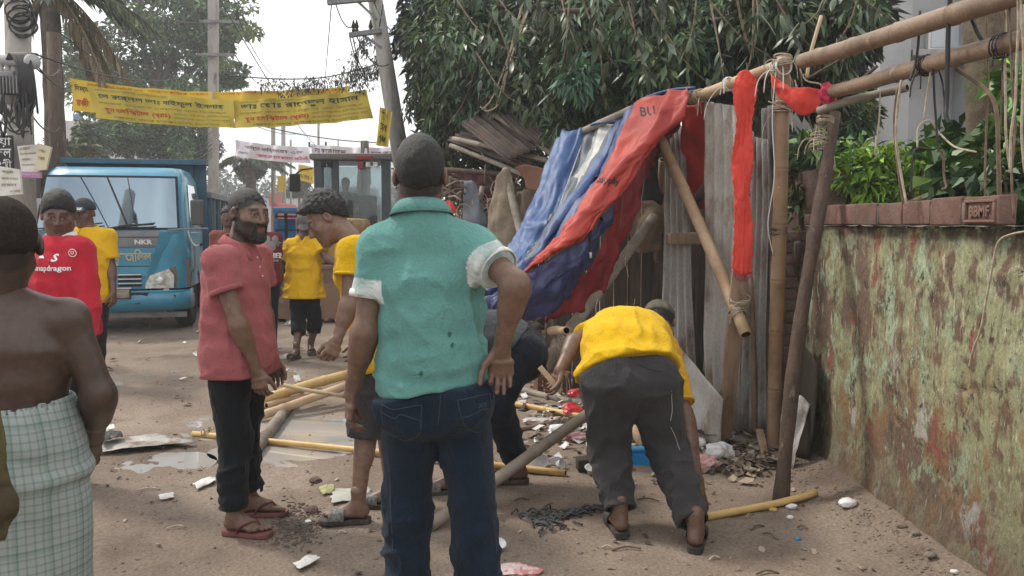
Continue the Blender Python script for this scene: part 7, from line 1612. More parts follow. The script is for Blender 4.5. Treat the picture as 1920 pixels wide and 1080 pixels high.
M_pale = mat('far_pale', (.52, .52, .50), (.42, .42, .40), rough=.9, scale=.5); M_win = mat('far_window', (.10, .11, .12), rough=.3); M_sgr = mat('far_sign_red', (.45, .08, .07), rough=.7); M_sgb = mat('far_sign_blue', (.10, .20, .38), rough=.7)
farbox('shop_building', 'long low pale shop row at the far end of the street', 'building', 440, 600, 372, 70, 6, M_pale, [(450, 470, 384, 410, M_win, 'window'), (480, 500, 384, 410, M_win, 'window'), (560, 590, 384, 415, M_win, 'window'), (505, 528, 364, 386, M_sgr, 'signboard'), (440, 500, 374, 380, M_sgb, 'signboard')])
farbox('shop_building', 'grey building far down the street behind the digger', 'building', 590, 690, 350, 80, 6, M_far, [(600, 615, 358, 372, M_win, 'window'), (625, 640, 358, 372, M_win, 'window'), (655, 670, 358, 372, M_win, 'window'), (600, 680, 378, 386, M_sgb, 'signboard')])
farbox('shop_building', 'pale building right of the digger far down the street', 'building', 690, 800, 376, 48, 5, M_pale, [(700, 712, 384, 404, M_win, 'window'), (722, 748, 392, 418, M_win, 'doorway')])
farbox('shop_building', 'grey house behind the truck at the far left', 'building', 120, 250, 226, 60, 6, M_pale, [(135, 150, 238, 256, M_win, 'window'), (165, 180, 238, 256, M_win, 'window'), (200, 215, 238, 256, M_win, 'window'), (138, 152, 214, 226, M_sgb, 'water_tank')])
# far parked vehicles
for k, (u0, u1, v0, Yk, m, lb) in enumerate(((500, 512, 380, 40, M_sgr, 'small red van far down the street'), (720, 760, 392, 24, M_pale, 'white van parked right of the digger'), (560, 580, 392, 45, M_far, 'grey microbus far down the street'))):
 a, b = P(u0, 0, Yk)[0], P(u1, 0, Yk)[0]; z1 = P(0, v0, Yk)[2]; t = thing('parked_van', lb, 'van', ((a + b) / 2, Yk, 0), 'vehicles parked far down the street')
 obj('body', box((a, Yk, .3), (b, Yk + 3.5, z1), .12), m, t, smooth=False); obj('windscreen', box((a + .15, Yk - .02, .3 + (z1 - .3) * .52), (b - .15, Yk + .02, z1 - .15)), M_win, t, smooth=False)
 for x in (a + .15, b - .3): obj('wheel', xf(lathe([(.02, -.08), (.25, -.08), (.32, -.05), (.32, .05), (.25, .08), (.02, .08)], 16), np.array([[0, 0, 1], [0, 1, 0], [-1, 0, 0]]), A(x + .08, Yk + .5, .32)), M_rub, t)
 for x in (a + .12, b - .3): obj('headlight', box((x, Yk - .03, .6), (x + .18, Yk + .02, .75), .01), M_chr, t, smooth=False)
# distant tree belt that closes the view
tbp = []
for k in range(260):
 x = rnd.uniform(-75, 60); tbp.append((A(x, 100 + rnd.uniform(0, 15), rnd.uniform(1, 5.5) + 2 * math.sin(x * .13)), rnd.uniform(1.2, 2.4)))
o = foliage('far_treeline', None, tbp, 60, 1.0, .6, (.055, .075, .045), var=.25); o['label'] = 'far tree line closing the street'
# left side buildings and greenery that stand beyond the frame edge too
for k, (x0, y0, w_, h_) in enumerate(((-16, 16, 5, 6), (-20, 24, 6, 7))):
 pass
# ================================================================== PEOPLE
M_jean = cloth_mat('denim_dark', (.014, .026, .045), .6, bump=.5, c3=(.024, .040, .064))
M_blackp = cloth_mat('cloth_black', (.018, .021, .026), .7, bump=.3)
M_greyp = cloth_mat('cloth_charcoal', (.052, .050, .052), .75, bump=.25)
M_yel = cloth_mat('cloth_yellow', (.70, .42, .010), .86)
M_yel2 = cloth_mat('cloth_mustard', (.72, .42, .012), .84)
M_yel3 = cloth_mat('cloth_gold', (.62, .33, .02), .85)
M_teal = cloth_mat('cloth_teal', (.125, .295, .268), .84, c3=(.105, .255, .235))
M_white = cloth_mat('cloth_white', (.74, .74, .72), .88)
M_pink = cloth_mat('cloth_pink', (.35, .105, .112), .82)
M_mar = cloth_mat('cloth_maroon', (.16, .022, .035), .8)
M_red = cloth_mat('cloth_red', (.50, .025, .045), .82)
M_stitch = mat('stitching', (.30, .27, .22), rough=.9)
M_stitchd = mat('stitching_blue', (.055, .075, .105), rough=.9)
M_sole = mat('sole_dark', (.045, .038, .034), (.09, .075, .065), rough=.8, scale=12)
M_solem = mat('sole_maroon', (.20, .075, .065), (.13, .055, .05), rough=.75, scale=12)
M_strapm = mat('strap_maroon', (.10, .022, .022), rough=.6)
M_strapd = mat('strap_dark', (.035, .032, .032), (.07, .065, .06), rough=.7, scale=40)
M_strapg = mat('strap_grey', (.10, .10, .10), (.22, .22, .21), rough=.6, scale=60)
def decal(par, o, s, c, r, u, size, m, dirv=None, bold=.01, off=.0035, name='lettering', geo=None):
 r, u = np.asarray(r, float), np.asarray(u, float); tv = geo if geo is not None else text(s, size, bold=bold * size)
 pts = np.asarray(c) + tv[0][:, :1] * r + tv[0][:, 1:2] * u
 d = np.cross(u, r) if dirv is None else dirv
 return obj(name, (project(pts, d, bvh(o), off), tv[1]), m, par, smooth=False)
def stitch(par, o, pts, m, r=.0013, off=.001, dirv=(0, 1, 0), n=6):
 q = project(catmull(pts, n), dirv, bvh(o), off); return obj('stitching', tube(q, r, 4, caps=False), m, par)
V3 = lambda *a: np.array(a, float)
# ---------- 1. man in the teal polo shirt
Y0 = 2.68; p = lambda u, v, d=0: P(u, v, Y0 + d)
t1 = Body('man in teal polo shirt and dark jeans, back to us, hand on hip', dict(
 hd=p(789, 330), nk=p(790, 400), shL=p(708, 470), shR=p(890, 464), elL=p(686, 618, -.03), wrL=p(660, 735, .02), elR=p(968, 532, -.16), wrR=p(940, 652, -.10),
 hpL=p(766, 752), hpR=p(866, 750), knL=p(764, 985, .03), knR=p(890, 985, .0), anL=p(758, 1205, .0), anR=p(900, 1215, -.02), toeL=V3(-.2, 1, 0), toeR=V3(.25, 1, 0)),
 1.03, Smid, h=.0065, hh=.004, headf=(.03, 1, -.02), fat=.93, headsc=1.0, buzz=(.62, -.045, .95))
t1.hand('L', V3(-.12, .05, -1), V3(-.3, .9, 0), (.5, .55, .6, .65)); t1.hand('R', V3(-.02, .10, -1), V3(-1, 0, .2), (.9, .6, .45, .55), thumb=.3, spread=.03); t1.foot('L'); t1.foot('R'); t1.done()
t1.hair(th=.004, top=.014, plane=(.62, -.015), noise=.0022, ns=110)
sh = t1.shirt(cloth_mat('cloth_teal_band', (.125, .295, .268), .9, attr='Col'), inf=.014, hem=p(800, 726), hemn=V3(-.16, 0, 1), sl=.60, slr=(.068, .066), wr=.017, collar=True, mcuff=M_white, mcol=M_teal, cuff=.022, seed=1, flare=.032, band=.38, band_c=(.125, .295, .268))
pt = t1.pants(M_jean, inf=.016, end=.97, r=(.094, .074, .075), wr=.013, seed=2, waist=.30)
for pts in ([(713, 760), (735, 768), (765, 763), (790, 760)], [(713, 760), (716, 800), (730, 822), (758, 833), (785, 815), (790, 760)], [(714, 776), (738, 786), (752, 778), (788, 790)],
   [(858, 748), (885, 745), (918, 742)], [(858, 748), (872, 800), (895, 822), (912, 808), (922, 780), (918, 742)], [(868, 782), (888, 778), (905, 770), (920, 772)]):
 stitch(pt, pt, [P(u, v, Y0 - .15) for u, v in pts], M_stitchd)
stitch(pt, pt, [P(u, v, Y0 - .15) for u, v in ((826, 735), (824, 770), (820, 800))], M_stitchd)
for s_ in (0, 1):
 stitch(pt, pt, [P(u, v, Y0 - .15) for u, v in (((718, 860), (722, 940), (728, 1060)) if s_ == 0 else ((922, 860), (926, 950), (930, 1060)))], M_stitchd)
decal(pt, pt, 'X8', P(905, 762, Y0 - .15), V3(1, 0, 0), V3(0, 0, 1), .022, M_stitchd)
o = obj('belt', sheet(np.array([[t1.sp(.22) + t1.rp * math.cos(a) * .186 + V3(0, 1, 0) * math.sin(a) * .130 + V3(0, 0, z) for a in np.linspace(0, 6.283, 49)] for z in (-.015, .0, .02)])), M_cable, t1.t); solid(o, .004)
for q in ((842, 628), (848, 648), (790, 700)):
 g_ = blob((0, 0, 0), (.007, .002, .009), n=1); oo = obj('stain', (project(g_[0] + P(q[0], q[1], Y0 - .14), (0, 1, 0), bvh(sh), .0012), g_[1]), mat('damp_stain', (.10, .27, .24), rough=.8), sh)
# ---------- 2. man in the pink polo shirt
Y0 = 3.92
f_ = nrm(V3(.97, -.24, 0)); rt_ = np.cross(f_, (0, 0, 1)); pc = p(446, 655); ct = p(447, 486)
t2 = Body('bearded man in pink polo shirt and black trousers, standing side on', dict(
 hd=p(466, 402), nk=p(449, 462), mid=p(440, 570), shL=ct - rt_ * .185, shR=ct + rt_ * .185, elR=p(446, 606, -.20), wrR=p(482, 694, -.16), elL=ct - rt_ * .22 + V3(-.0, 0, -.29), wrL=ct - rt_ * .19 + V3(.06, -.02, -.52),
 hpL=pc - rt_ * .09, hpR=pc + rt_ * .09, knR=p(440, 818, -.08), knL=p(458, 822, .10), ftR=GG(441, 1003), ftL=GG(470, 968), toeR=V3(.97, -.20, 0), toeL=V3(.96, .12, 0)),
 1.0, Smid, h=.008, hh=.0036, headf=(.80, -.58, -.06), fat=1.03, belly=.02, headsc=1.06, jaw=1.05, buzz=(.74, -.004, .97), beard=True)
t2.hand('R', V3(.15, -.05, -1), V3(.9, -.2, .1), (.55, .6, .65, .7), sc=.98); t2.hand('L', V3(.15, 0, -1), V3(.9, .1, .1)); t2.foot('R'); t2.foot('L'); t2.done()
t2.hair(th=.0012, top=.003, plane=(.76, .004), noise=.0015, ns=130, edge=.016)
# beard
W = t2.W; F = Fld(t2.J['hd'] - .17, t2.J['hd'] + .17, .0036); s_ = t2.headsc
for sx in (-1, 1):
 F.add(rc(W(sx * .060, .004, -.03), W(sx * .054, .004, -.062), .012, .018), .02); F.add(rc(W(sx * .054, .004, -.062), W(sx * .018, .070, -.104), .020, .021), .02)
 F.add(rc(W(sx * .030, .088, -.058), W(sx * .034, .074, -.085), .008, .013), .012)
F.add(rc(W(-.030, .0935, -.048), W(.030, .0935, -.048), .0058), .006); F.add(el(W(0, .078, -.108), np.array([.032, .025, .025]) * s_, t2.M), .02)
F.add(rc(W(-.02, .092, -.0665), W(.02, .092, -.0665), .0135), .004, sub=True)
F.near(lambda q: .005 * (.5 - vn(q, 100)) + .003 * (.5 - vn(q, 220)), .03); v, q = F.mesh(0); obj('beard', (v, q), M_hair, t2.t)
sh = t2.shirt(M_pink, inf=.012, hem=p(446, 699), hemn=V3(0, 0, 1), sl=.50, slr=(.070, .072), wr=.014, cuff=.022, seed=7, flare=.03, hemt=-.2)
pt = t2.pants(M_blackp, inf=.014, end=.93, r=(.095, .072, .060), wr=.014, seed=4, bunch=.008)
sandal(t2.t, t2.J['anR'], t2.J['toeR'], 1.0, M_solem, M_strapm); sandal(t2.t, t2.J['anL'], t2.J['toeL'], 1.0, M_solem, M_strapm, left=True)
for k in range(3):
 q = project([t2.W(0, 0, 0) + f_ * .3 + V3(0, 0, -.21 - .045 * k)], -f_, bvh(sh), .001)[0]; obj('button', blob(q, (.005,) * 3, n=1), M_white, sh)
b_ = t2.sp(.5)
# ---------- 3. shirtless man in the checked lungi
Y0 = 2.1; p = lambda u, v, d=0: P(u - 18, v, Y0 + d)
t3 = Body('shirtless man seen from behind in a pale green checked lungi at the left edge', dict(
 hd=p(24, 457), nk=p(20, 545), shL=p(-108, 600), shR=p(146, 596), elL=p(-150, 790, -.05), wrL=p(-110, 930, .12), elR=p(204, 738, .02), wrR=p(190, 838, .24),
 hpL=p(-52, 830), hpR=p(88, 830), knL=p(-45, 1130), knR=p(82, 1130), anL=p(-40, 1400), anR=p(80, 1400), toeL=V3(-.2, 1, 0), toeR=V3(.2, 1, 0)),
 1.0, (.062, .037, .028), h=.0075, hh=.004, headf=(-.62, .78, -.02), fat=1.13, headsc=1.02, buzz=(.70, -.022, .8))
t3.hand('R', V3(-.4, .4, -.8), V3(.2, .9, 0)); t3.hand('L', V3(.4, .4, -.8), V3(-.2, .9, 0)); t3.foot('R', .008); t3.foot('L', .008)
# shoulder blades and the furrow of the back
V, Q, c_ = t3.parts[0]
m_ = (V[:, 1] < Y0) & (V[:, 2] > 1.05) & (V[:, 2] < 1.46); xr = (V[:, 0] - t3.ct[0]); zz = V[:, 2]
V[:, 1] += m_ * (.012 * np.exp(-(xr / .018) ** 2) - .014 * (np.exp(-((xr - .085) / .05) ** 2 - ((zz - 1.27) / .07) ** 2) + np.exp(-((xr + .085) / .05) ** 2 - ((zz - 1.27) / .07) ** 2)))
c_ *= (1 + .5 * (fbm(V, 4, 4) - .5))[:, None]
t3.done()
t3.hair(th=.0012, top=.002, plane=(.72, -.012), noise=.0015, ns=130, edge=.014, mt=mat('hair_cropped', (.020, .016, .013), (.036, .026, .021), rough=.9, scale=140, bump=.5, bscale=300, spec=.15))
F = Fld(V3(-1.75, 1.6, .05), V3(-.75, 2.6, 1.12), .0085)
cx = t3.pc.copy(); tp = V3(cx[0], Y0 + .0, 1.06); bt = V3(cx[0] - .0, Y0 + .02, .14)
F.add(ec(tp, V3(cx[0], Y0 - .01, .86), (1, 0, 0), .196, .160, .228, .195, .3), .03); F.add(ec(V3(cx[0], Y0 - .01, .86), bt, (1, 0, 0), .228, .195, .208, .17, .3), .04)
F.near(lambda q: .016 * ((1 - np.abs(2 * vn(np.stack([q[:, 0] * 1 + .6 * q[:, 2], q[:, 1], q[:, 2] * .35 - .25 * q[:, 0]], -1), (9, 6, 9)) - 1)) ** 2 - .4) + .010 * ((1 - np.abs(2 * vn(np.stack([q[:, 0] - .9 * q[:, 2], q[:, 1], q[:, 2] + .4 * q[:, 0]], -1), (5, 5, 14)) - 1)) ** 2 - .4) * np.clip((q[:, 2] - .7) * 4, .3, 1), .06)
F.cut(V3(cx[0], Y0, 1.052), nrm(V3(-.10, 0, 1))); F.cut(bt, V3(0, 0, -1)); F.add(ec(tp + V3(0, 0, .1), tp - V3(0, 0, .03), (1, 0, 0), .180, .140, .180, .140, .1), .004, sub=True)
v, q = F.mesh(2)
M_lun = bpy.data.materials.new('lungi_check'); M_lun.use_nodes = True; nt = M_lun.node_tree; b_ = nt.nodes['Principled BSDF']; b_.inputs['Roughness'].default_value = .9; b_.inputs['Specular IOR Level'].default_value = .15
va = nt.nodes.new('ShaderNodeVertexColor'); va.layer_name = 'Col'; sp_ = nt.nodes.new('ShaderNodeSeparateColor'); nt.links.new(va.outputs[0], sp_.inputs[0])
def stripe(src, freq, lo):
 m1 = nt.nodes.new('ShaderNodeMath'); m1.operation = 'MULTIPLY'; nt.links.new(src, m1.inputs[0]); m1.inputs[1].default_value = freq
 m2 = nt.nodes.new('ShaderNodeMath'); m2.operation = 'FRACT'; nt.links.new(m1.outputs[0], m2.inputs[0])
 m3 = nt.nodes.new('ShaderNodeMapRange'); m3.inputs[1].default_value = lo; m3.inputs[2].default_value = lo + .06; nt.links.new(m2.outputs[0], m3.inputs[0]); return m3.outputs[0]
s1, s2, s3, s4 = stripe(sp_.outputs[0], 50, .72), stripe(sp_.outputs[1], 50, .72), stripe(sp_.outputs[0], 12.5, .80), stripe(sp_.outputs[1], 12.5, .80)
cur = (.30, .33, .315)
for s_, c_ in ((s1, .80), (s2, .80), (s3, .88), (s4, .88)):
 x = nt.nodes.new('ShaderNodeMix'); x.data_type = 'RGBA'; x.blend_type = 'MULTIPLY'; nt.links.new(s_, x.inputs[0])
 if isinstance(cur, tuple): x.inputs[6].default_value = cur + (1,)
 else: nt.links.new(cur, x.inputs[6])
 x.inputs[7].default_value = (c_ * .93, c_, c_ * .99, 1); cur = x.outputs[2]
nt.links.new(cur, b_.inputs['Base Color'])
o = obj('lungi', (v, q), M_lun, t3.t); an_ = np.arctan2(v[:, 0] - cx[0], -(v[:, 1] - Y0)); rr_ = .21
setcol(o, np.stack([an_ * rr_ + 2 + .02 * fbm(v, 3, 2), v[:, 2] + .03 * fbm(v + 5, 3, 2) + .10 * np.abs(an_) * 0 + .06 * v[:, 0], 0 * an_], -1))
rows = [[P(u + du, vv, 1.80 + .02 * k) for k, du in enumerate((-30, -4, 22))] for u, vv in ((-24, 770), (-16, 830), (-8, 900), (8, 950), (-16, 1000))]
o = solid(obj('waist_cloth', sheet(wrinkle(cloth(rows, 6, 6), .03, 14)), mat('cloth_khaki', (.10, .085, .035), (.06, .045, .025), rough=.95, scale=9, bump=.4), t3.t), .006)
p = lambda u, v, d=0: P(u, v, Y0 + d)
# ---------- 4. man in the red football jersey
Y0 = 4.6
t4 = Body('man in red long sleeved football jersey looking down beside the truck', dict(
 hd=p(110, 403), nk=p(112, 448), shR=p(66, 468, .02), shL=p(152, 468, -.06), elR=p(52, 570), wrR=p(62, 650, -.1), elL=p(168, 570, -.10), wrL=p(160, 650, -.22),
 hpR=p(88, 610), hpL=p(146, 610, -.03), knR=p(90, 745), knL=p(146, 745), anR=p(88, 885), anL=p(148, 885), toeR=V3(-.1, -1, 0), toeL=V3(.2, -1, 0)),
 1.02, Sdark, h=.010, hh=.0045, headf=(.42, -.86, -.22), fat=.95, headsc=1.05, jaw=1.08)
t4.hand('L', V3(0, -.2, -1), V3(.1, -.9, .1), h=.005); t4.hand('R', V3(0, -.2, -1), V3(-.1, -.9, .1), h=.005); t4.foot('L', .008); t4.foot('R', .008); t4.done()
t4.hair(th=.010, top=.014, plane=(.60, -.002), noise=.004, ns=70)
sh = t4.shirt(M_red, inf=.022, long=True, slr=(.064, .056), wr=.016, seed=3, mcol=M_white, flare=.02)
pt = t4.pants(M_blackp, end=.95); sandal(t4.t, t4.J['anL'], t4.J['toeL'], 1, M_sole, M_strapd, 'slide'); sandal(t4.t, t4.J['anR'], t4.J['toeR'], 1, M_sole, M_strapd, 'slide')
M_wp = mat('white_print', (.80, .80, .80), rough=.6)
rr_ = nrm(V3(1, -.10, 0)); fr_ = V3(-.1, -1, 0)
decal(sh, sh, 'snapdragon', p(100, 503, -.15), rr_, V3(0, 0, 1), .042, M_wp, dirv=-fr_, bold=.022)
decal(sh, sh, 'S', p(103, 484, -.15), rr_, V3(0, 0, 1), .056, M_wp, dirv=-fr_, bold=.03)
rg_ = [(np.array([[.019 * math.cos(a), .019 * math.sin(a), 0] for a in np.linspace(0, 6.283, 25)] + [[.023 * math.cos(a), .023 * math.sin(a), 0] for a in np.linspace(0, 6.283, 25)]), [(i, i + 1, 26 + i, 25 + i) for i in range(24)])][0]
decal(sh, sh, '', p(137, 474, -.14), rr_, V3(0, 0, 1), 1, M_wp, dirv=-fr_, geo=rg_, name='crest')
decal(sh, sh, 'U', p(137, 474, -.14), rr_, V3(0, 0, 1), .026, M_wp, dirv=-fr_, bold=.03, name='crest')
decal(sh, sh, '', p(78, 480, -.15), rr_, V3(0, 0, 1), 1, M_wp, dirv=-fr_, geo=(np.array([[-.02, -.012, 0], [.02, -.012, 0], [-.005, .018, 0]]), [(0, 1, 2)]), name='emblem')
# ---------- 5. man in yellow polo and black cap
Y0 = 7.5
t5 = Body('man in yellow polo shirt and black cap standing in front of the blue truck', dict(
 hd=p(157, 400), nk=p(166, 430), shR=p(140, 442), shL=p(205, 442), elR=p(134, 495), wrR=p(140, 545, -.1), elL=p(208, 500), wrL=p(213, 547, -.06),
 hpR=p(148, 548), hpL=p(184, 548), knR=p(146, 628), knL=p(182, 628), anR=p(145, 708), anL=p(181, 708), toeR=V3(-.1, -1, 0), toeL=V3(.1, -1, 0)),
 1.02, Sdark, h=.012, hh=.007, headf=(.02, -1, -.12), headsc=1.08)
t5.hand('L', V3(.05, -.1, -1), V3(-.2, -.9, 0), h=.007); t5.hand('R', V3(.05, -.1, -1), V3(.2, -.9, 0), h=.007); t5.done()
def cap(B, m, h, front=None, brim=True):
 W, M, s = B.W, B.M, B.headsc; F = Fld(B.J['hd'] - .23 * s, B.J['hd'] + .23 * s, h)
 F.add(el(W(0, -.012, .034), np.array([.090, .108, .098]) * s, M), .01); F.cut(W(0, 0, .030), -M @ nrm(V3(0, -.12, 1)))
 if brim:
  F.add(el(W(0, .118, .036), np.array([.074, .060, .0085]) * s, M @ rotx(-.22)), .01)
 F.near(lambda q: .004 * (.5 - vn(q, 25)), .03); v, q = F.mesh(2); return obj('cap', (v, q), m, B.t)
o = cap(t5, mat('cap_black', (.022, .026, .032), (.035, .04, .048), rough=.85, scale=20), .006)
decal(o, o, 'BOYS', t5.W(0, .3, .072), V3(1, 0, 0), V3(0, 0, 1), .030, M_wp, dirv=V3(0, 1, 0), bold=.03)
sh = t5.shirt(M_yel2, inf=.024, sl=.72, slr=(.070, .078), wr=.014, seed=11, cuff=.02, flare=.03, mcuff=M_yel3)
t5.pants(M_blackp, end=.95)
# ---------- 6. two men half hidden behind the man in pink
Y0 = 8.9
p = lambda u, v, d=0: P(u + 13, v, Y0 + d)
t6 = Body('man in maroon printed T-shirt half hidden behind the man in pink', dict(
 hd=p(474, 408), nk=p(478, 436), shR=p(449, 447), shL=p(506, 447), elR=p(446, 495), wrR=p(452, 535, -.1), elL=p(507, 495, .06), wrL=p(500, 535, .1),
 hpR=p(464, 522), hpL=p(494, 522), knR=p(464, 592), knL=p(494, 592), anR=p(464, 660), anL=p(494, 660), toeR=V3(0, -1, 0), toeL=V3(.2, -1, 0)), 1.0, Sdark, h=.012, hh=.007, headf=(0, -1, 0))
t6.hand('L', V3(0, 0, -1), V3(0, -1, 0), h=.007); t6.foot('L', .009); t6.foot('R', .009); t6.done(); t6.hair(th=.012, top=.01, noise=.008)
sh = t6.shirt(M_mar, inf=.02, collar=False, seed=5, sl=.7); t6.pants(M_blackp, end=.9)
M_gp = mat('grey_print', (.45, .42, .42), rough=.7)
decal(sh, sh, 'PATIER', p(494, 480, -.13), V3(1, 0, 0), V3(0, 0, 1), .075, M_wp, dirv=V3(0, 1, 0), bold=.03)
decal(sh, sh, 'THE ORIGINAL', p(494, 489, -.13), V3(1, 0, 0), V3(0, 0, 1), .026, M_gp, dirv=V3(0, 1, 0), bold=.03)
for (du, dv_, a, b) in ((-8, -30, .035, .05), (6, -30, .035, .05), (0, -18, .045, .06), (-14, -22, .03, .03), (12, -22, .03, .03)):
 g_ = blob((0, 0, 0), (a, .001, b), n=2); g_ = (g_[0][:, [0, 2, 1]], g_[1]); decal(sh, sh, '', p(494 + du, 480 + dv_, -.13), V3(1, 0, 0), V3(0, 0, 1), 1, M_gp, dirv=V3(0, 1, 0), geo=g_, name='emblem')
sandal(t6.t, t6.J['anL'], t6.J['toeL'], 1, M_sole, M_strapd, 'slide')
p = lambda u, v, d=0: P(u, v, Y0 + d)
Y0 = 9.8
t7 = Body('dark haired man in a rust coloured shirt, mostly hidden behind the man in pink', dict(
 hd=p(427, 407), nk=p(428, 433), shR=p(402, 443), shL=p(455, 443), elR=p(400, 487), wrR=p(405, 522, -.1), elL=p(457, 487), wrL=p(452, 522, -.1),
 hpR=p(414, 512), hpL=p(442, 512), knR=p(414, 575), knL=p(442, 575), anR=p(414, 638), anL=p(442, 638), toeR=V3(0, -1, 0), toeL=V3(0, -1, 0)), 1.0, Sdark, h=.013, hh=.008, headf=(.2, -1, 0))
t7.done(); t7.hair(th=.012, top=.01, noise=.008); t7.shirt(cloth_mat('cloth_rust', (.20, .055, .045)), collar=False, seed=6); t7.pants(M_blackp, end=.95)
# ---------- 7. man in yellow polo walking towards us
Y0 = 9.2
t8 = Body('man in yellow polo shirt and black three quarter trousers walking towards us', dict(
 hd=p(572, 418), nk=p(569, 446), shR=p(543, 460), shL=p(593, 458), elR=p(530, 500, .05), wrR=p(524, 534, -.06), elL=p(612, 484, -.1), wrL=p(640, 500, -.22),
 hpR=p(556, 546), hpL=p(582, 546), knR=p(560, 606, -.06), knL=p(591, 605, .05), ftR=GG(556, 673), ftL=GG(583, 663), toeR=V3(-.25, -1, 0), toeL=V3(.35, -1, 0)),
 .98, Sdark, h=.010, hh=.006, headf=(.15, -.8, -.6), headup=(0, -.5, .85), headsc=1.04)
t8.hand('R', V3(-.02, -.1, -1), V3(.2, -.9, 0), h=.005); t8.hand('L', V3(1, -.2, -.1), V3(0, -.3, 1), h=.006); t8.foot('R', .006); t8.foot('L', .006); t8.done()
o = cap(t8, mat('cap_grey', (.10, .095, .09), (.16, .15, .14), rough=.9), .006)
sh = t8.shirt(M_yel2, inf=.030, sl=.62, slr=(.072, .080), wr=.02, seed=15, cuff=.018, flare=.05, vneck=.06)
pt = t8.pants(M_blackp, end=.42, r=(.092, .078, .076), wr=.012, seed=3)
for a in 'RL': sandal(t8.t, t8.J['an' + a], t8.J['toe' + a], .98, M_sole, M_strapd, 'slide', left=a == 'L')
# ---------- 8. young man in yellow T-shirt leaning forward behind the man in teal
Y0 = 4.05
t9 = Body('young man in yellow T-shirt bowing his head behind the man in teal', dict(
 hd=p(613, 411), nk=p(657, 449), shL=p(660, 470, -.16), shR=p(676, 464, .18), elL=p(655, 572, -.20), wrL=p(633, 634, -.24), elR=p(690, 570, .28), wrR=p(684, 640, .3),
 hpL=p(724, 655, -.09), hpR=p(730, 655, .09), knL=p(686, 792, -.02), knR=p(722, 790, .22), ftL=GG(672, 980), ftR=GG(734, 952), toeL=V3(-1, -.06, 0), toeR=V3(-1, .1, 0)),
 1.0, Slight, h=.008, hh=.0036, headf=(-.80, -.18, -.57), headup=(-.5, 0, .83), headsc=1.04)
t9.hand('L', V3(-.30, -.45, -.85), V3(-.6, -.5, .3), (.8, .9, .95, 1.0), thumb=.9, sc=1.0); t9.hand('R', V3(-.5, 0, -.8), V3(-.5, .3, .3), h=.005); t9.foot('L'); t9.foot('R'); t9.done()
t9.hair(th=.016, top=.020, plane=(.80, .016), noise=.011, ns=55, extra=((0, .062, .092, .062, .045, .030), (.02, .085, .075, .04, .03, .024), (-.03, .08, .08, .04, .03, .024)))
sh = t9.shirt(M_yel, inf=.024, sl=.45, slr=(.070, .078), wr=.014, collar=False, seed=9, cuff=.012, flare=.03)
pt = t9.pants(M_greyp, end=.20, r=(.112, .092, .088), wr=.011, seed=2)
q = P(690, 702, 3.9); obj('button', blob(q, (.007,) * 3, n=2), mat('steel', (.8, .8, .8), rough=.2, metal=1), pt)
sandal(t9.t, t9.J['anL'], t9.J['toeL'], 1.03, M_sole, M_strapg, 'slide', left=True); sandal(t9.t, t9.J['anR'], t9.J['toeR'], 1.03, M_sole, M_strapg, 'slide')
# ---------- 9. man stooping behind the man in teal
Y0 = 4.6
t10 = Body('man in dark jeans and dark jacket stooping low behind the man in teal', dict(
 hd=p(742, 668, .05), nk=p(782, 650), mid=p(890, 622), shL=p(806, 655, -.17), shR=p(808, 650, .17), elL=p(800, 740, -.2), wrL=p(770, 800, -.15), elR=p(800, 740, .2), wrR=p(765, 800, .15),
 hpL=p(972, 668, -.10), hpR=p(980, 664, .10), knL=p(926, 752, -.2), knR=p(850, 745, .15), ftL=GG(972, 906), ftR=GG(848, 926), toeL=V3(-1, -.1, 0), toeR=V3(-1, -.12, 0), base=G(900, 900)),
 1.02, Smid, h=.010, hh=.006, headf=(-.6, 0, -.8), headup=(-.8, 0, .6))
t10.hand('L', V3(-.5, 0, -.8), V3(-.6, -.4, .5), h=.006); t10.hand('R', V3(-.5, 0, -.8), V3(-.6, .4, .5), h=.006); t10.foot('L'); t10.foot('R'); t10.done(); t10.hair(th=.012, top=.012, noise=.008)
t10.shirt(cloth_mat('cloth_slate', (.060, .066, .075), .7), inf=.028, sl=.8, wr=.016, collar=False, seed=21, hem=t10.sp(.12), flare=.01, hemt=0)
pt = t10.pants(cloth_mat('cloth_navy', (.014, .018, .026), .7), inf=.016, end=.92, r=(.115, .088, .068), wr=.012, seed=8)
for a in 'LR': sandal(t10.t, t10.J['an' + a], t10.J['toe' + a], 1.0, M_sole, M_strapg, 'slide', left=a == 'L')
# ---------- 10. man in yellow bending down on the right
Y0 = 3.95
t11 = Body('man in yellow shirt, charcoal trousers and cap bending down with his back to us', dict(
 hd=p(1236, 608, .64), nk=p(1208, 626, .50), mid=p(1178, 644, .22), shL=p(1120, 622, .42), shR=p(1246, 652, .40), elL=p(1078, 640, .24), wrL=p(1050, 692, .10), elR=p(1284, 775, .14), wrR=p(1312, 922, -.02),
 hpL=p(1142, 716), hpR=p(1220, 720), knL=p(1142, 842, .06), knR=p(1252, 842, .06), ftL=GG(1162, 1002), ftR=GG(1304, 1030), toeL=V3(-.12, 1, 0), toeR=V3(.30, 1, 0)),
 1.04, Smid, h=.008, hh=.0045, headf=(.2, .62, -.76), headup=(.1, .78, .62), fat=1.12, headsc=1.02)
t11.hand('L', V3(-.35, -.1, -.9), V3(.5, -.5, .2), (.5, .7, .8, .9), thumb=.7, spread=.2); t11.hand('R', V3(.25, .05, -1), V3(.6, .7, .2), (.7, .8, .8, .8), thumb=.8); t11.foot('L'); t11.foot('R'); t11.done()
o = cap(t11, mat('cap_camouflage', (.075, .065, .05), (.13, .115, .085), rough=.9, scale=22, c3=(.03, .028, .025), s3=18), .005)
t11.hair(th=.004, top=0, plane=(.7, -.02), noise=.004)
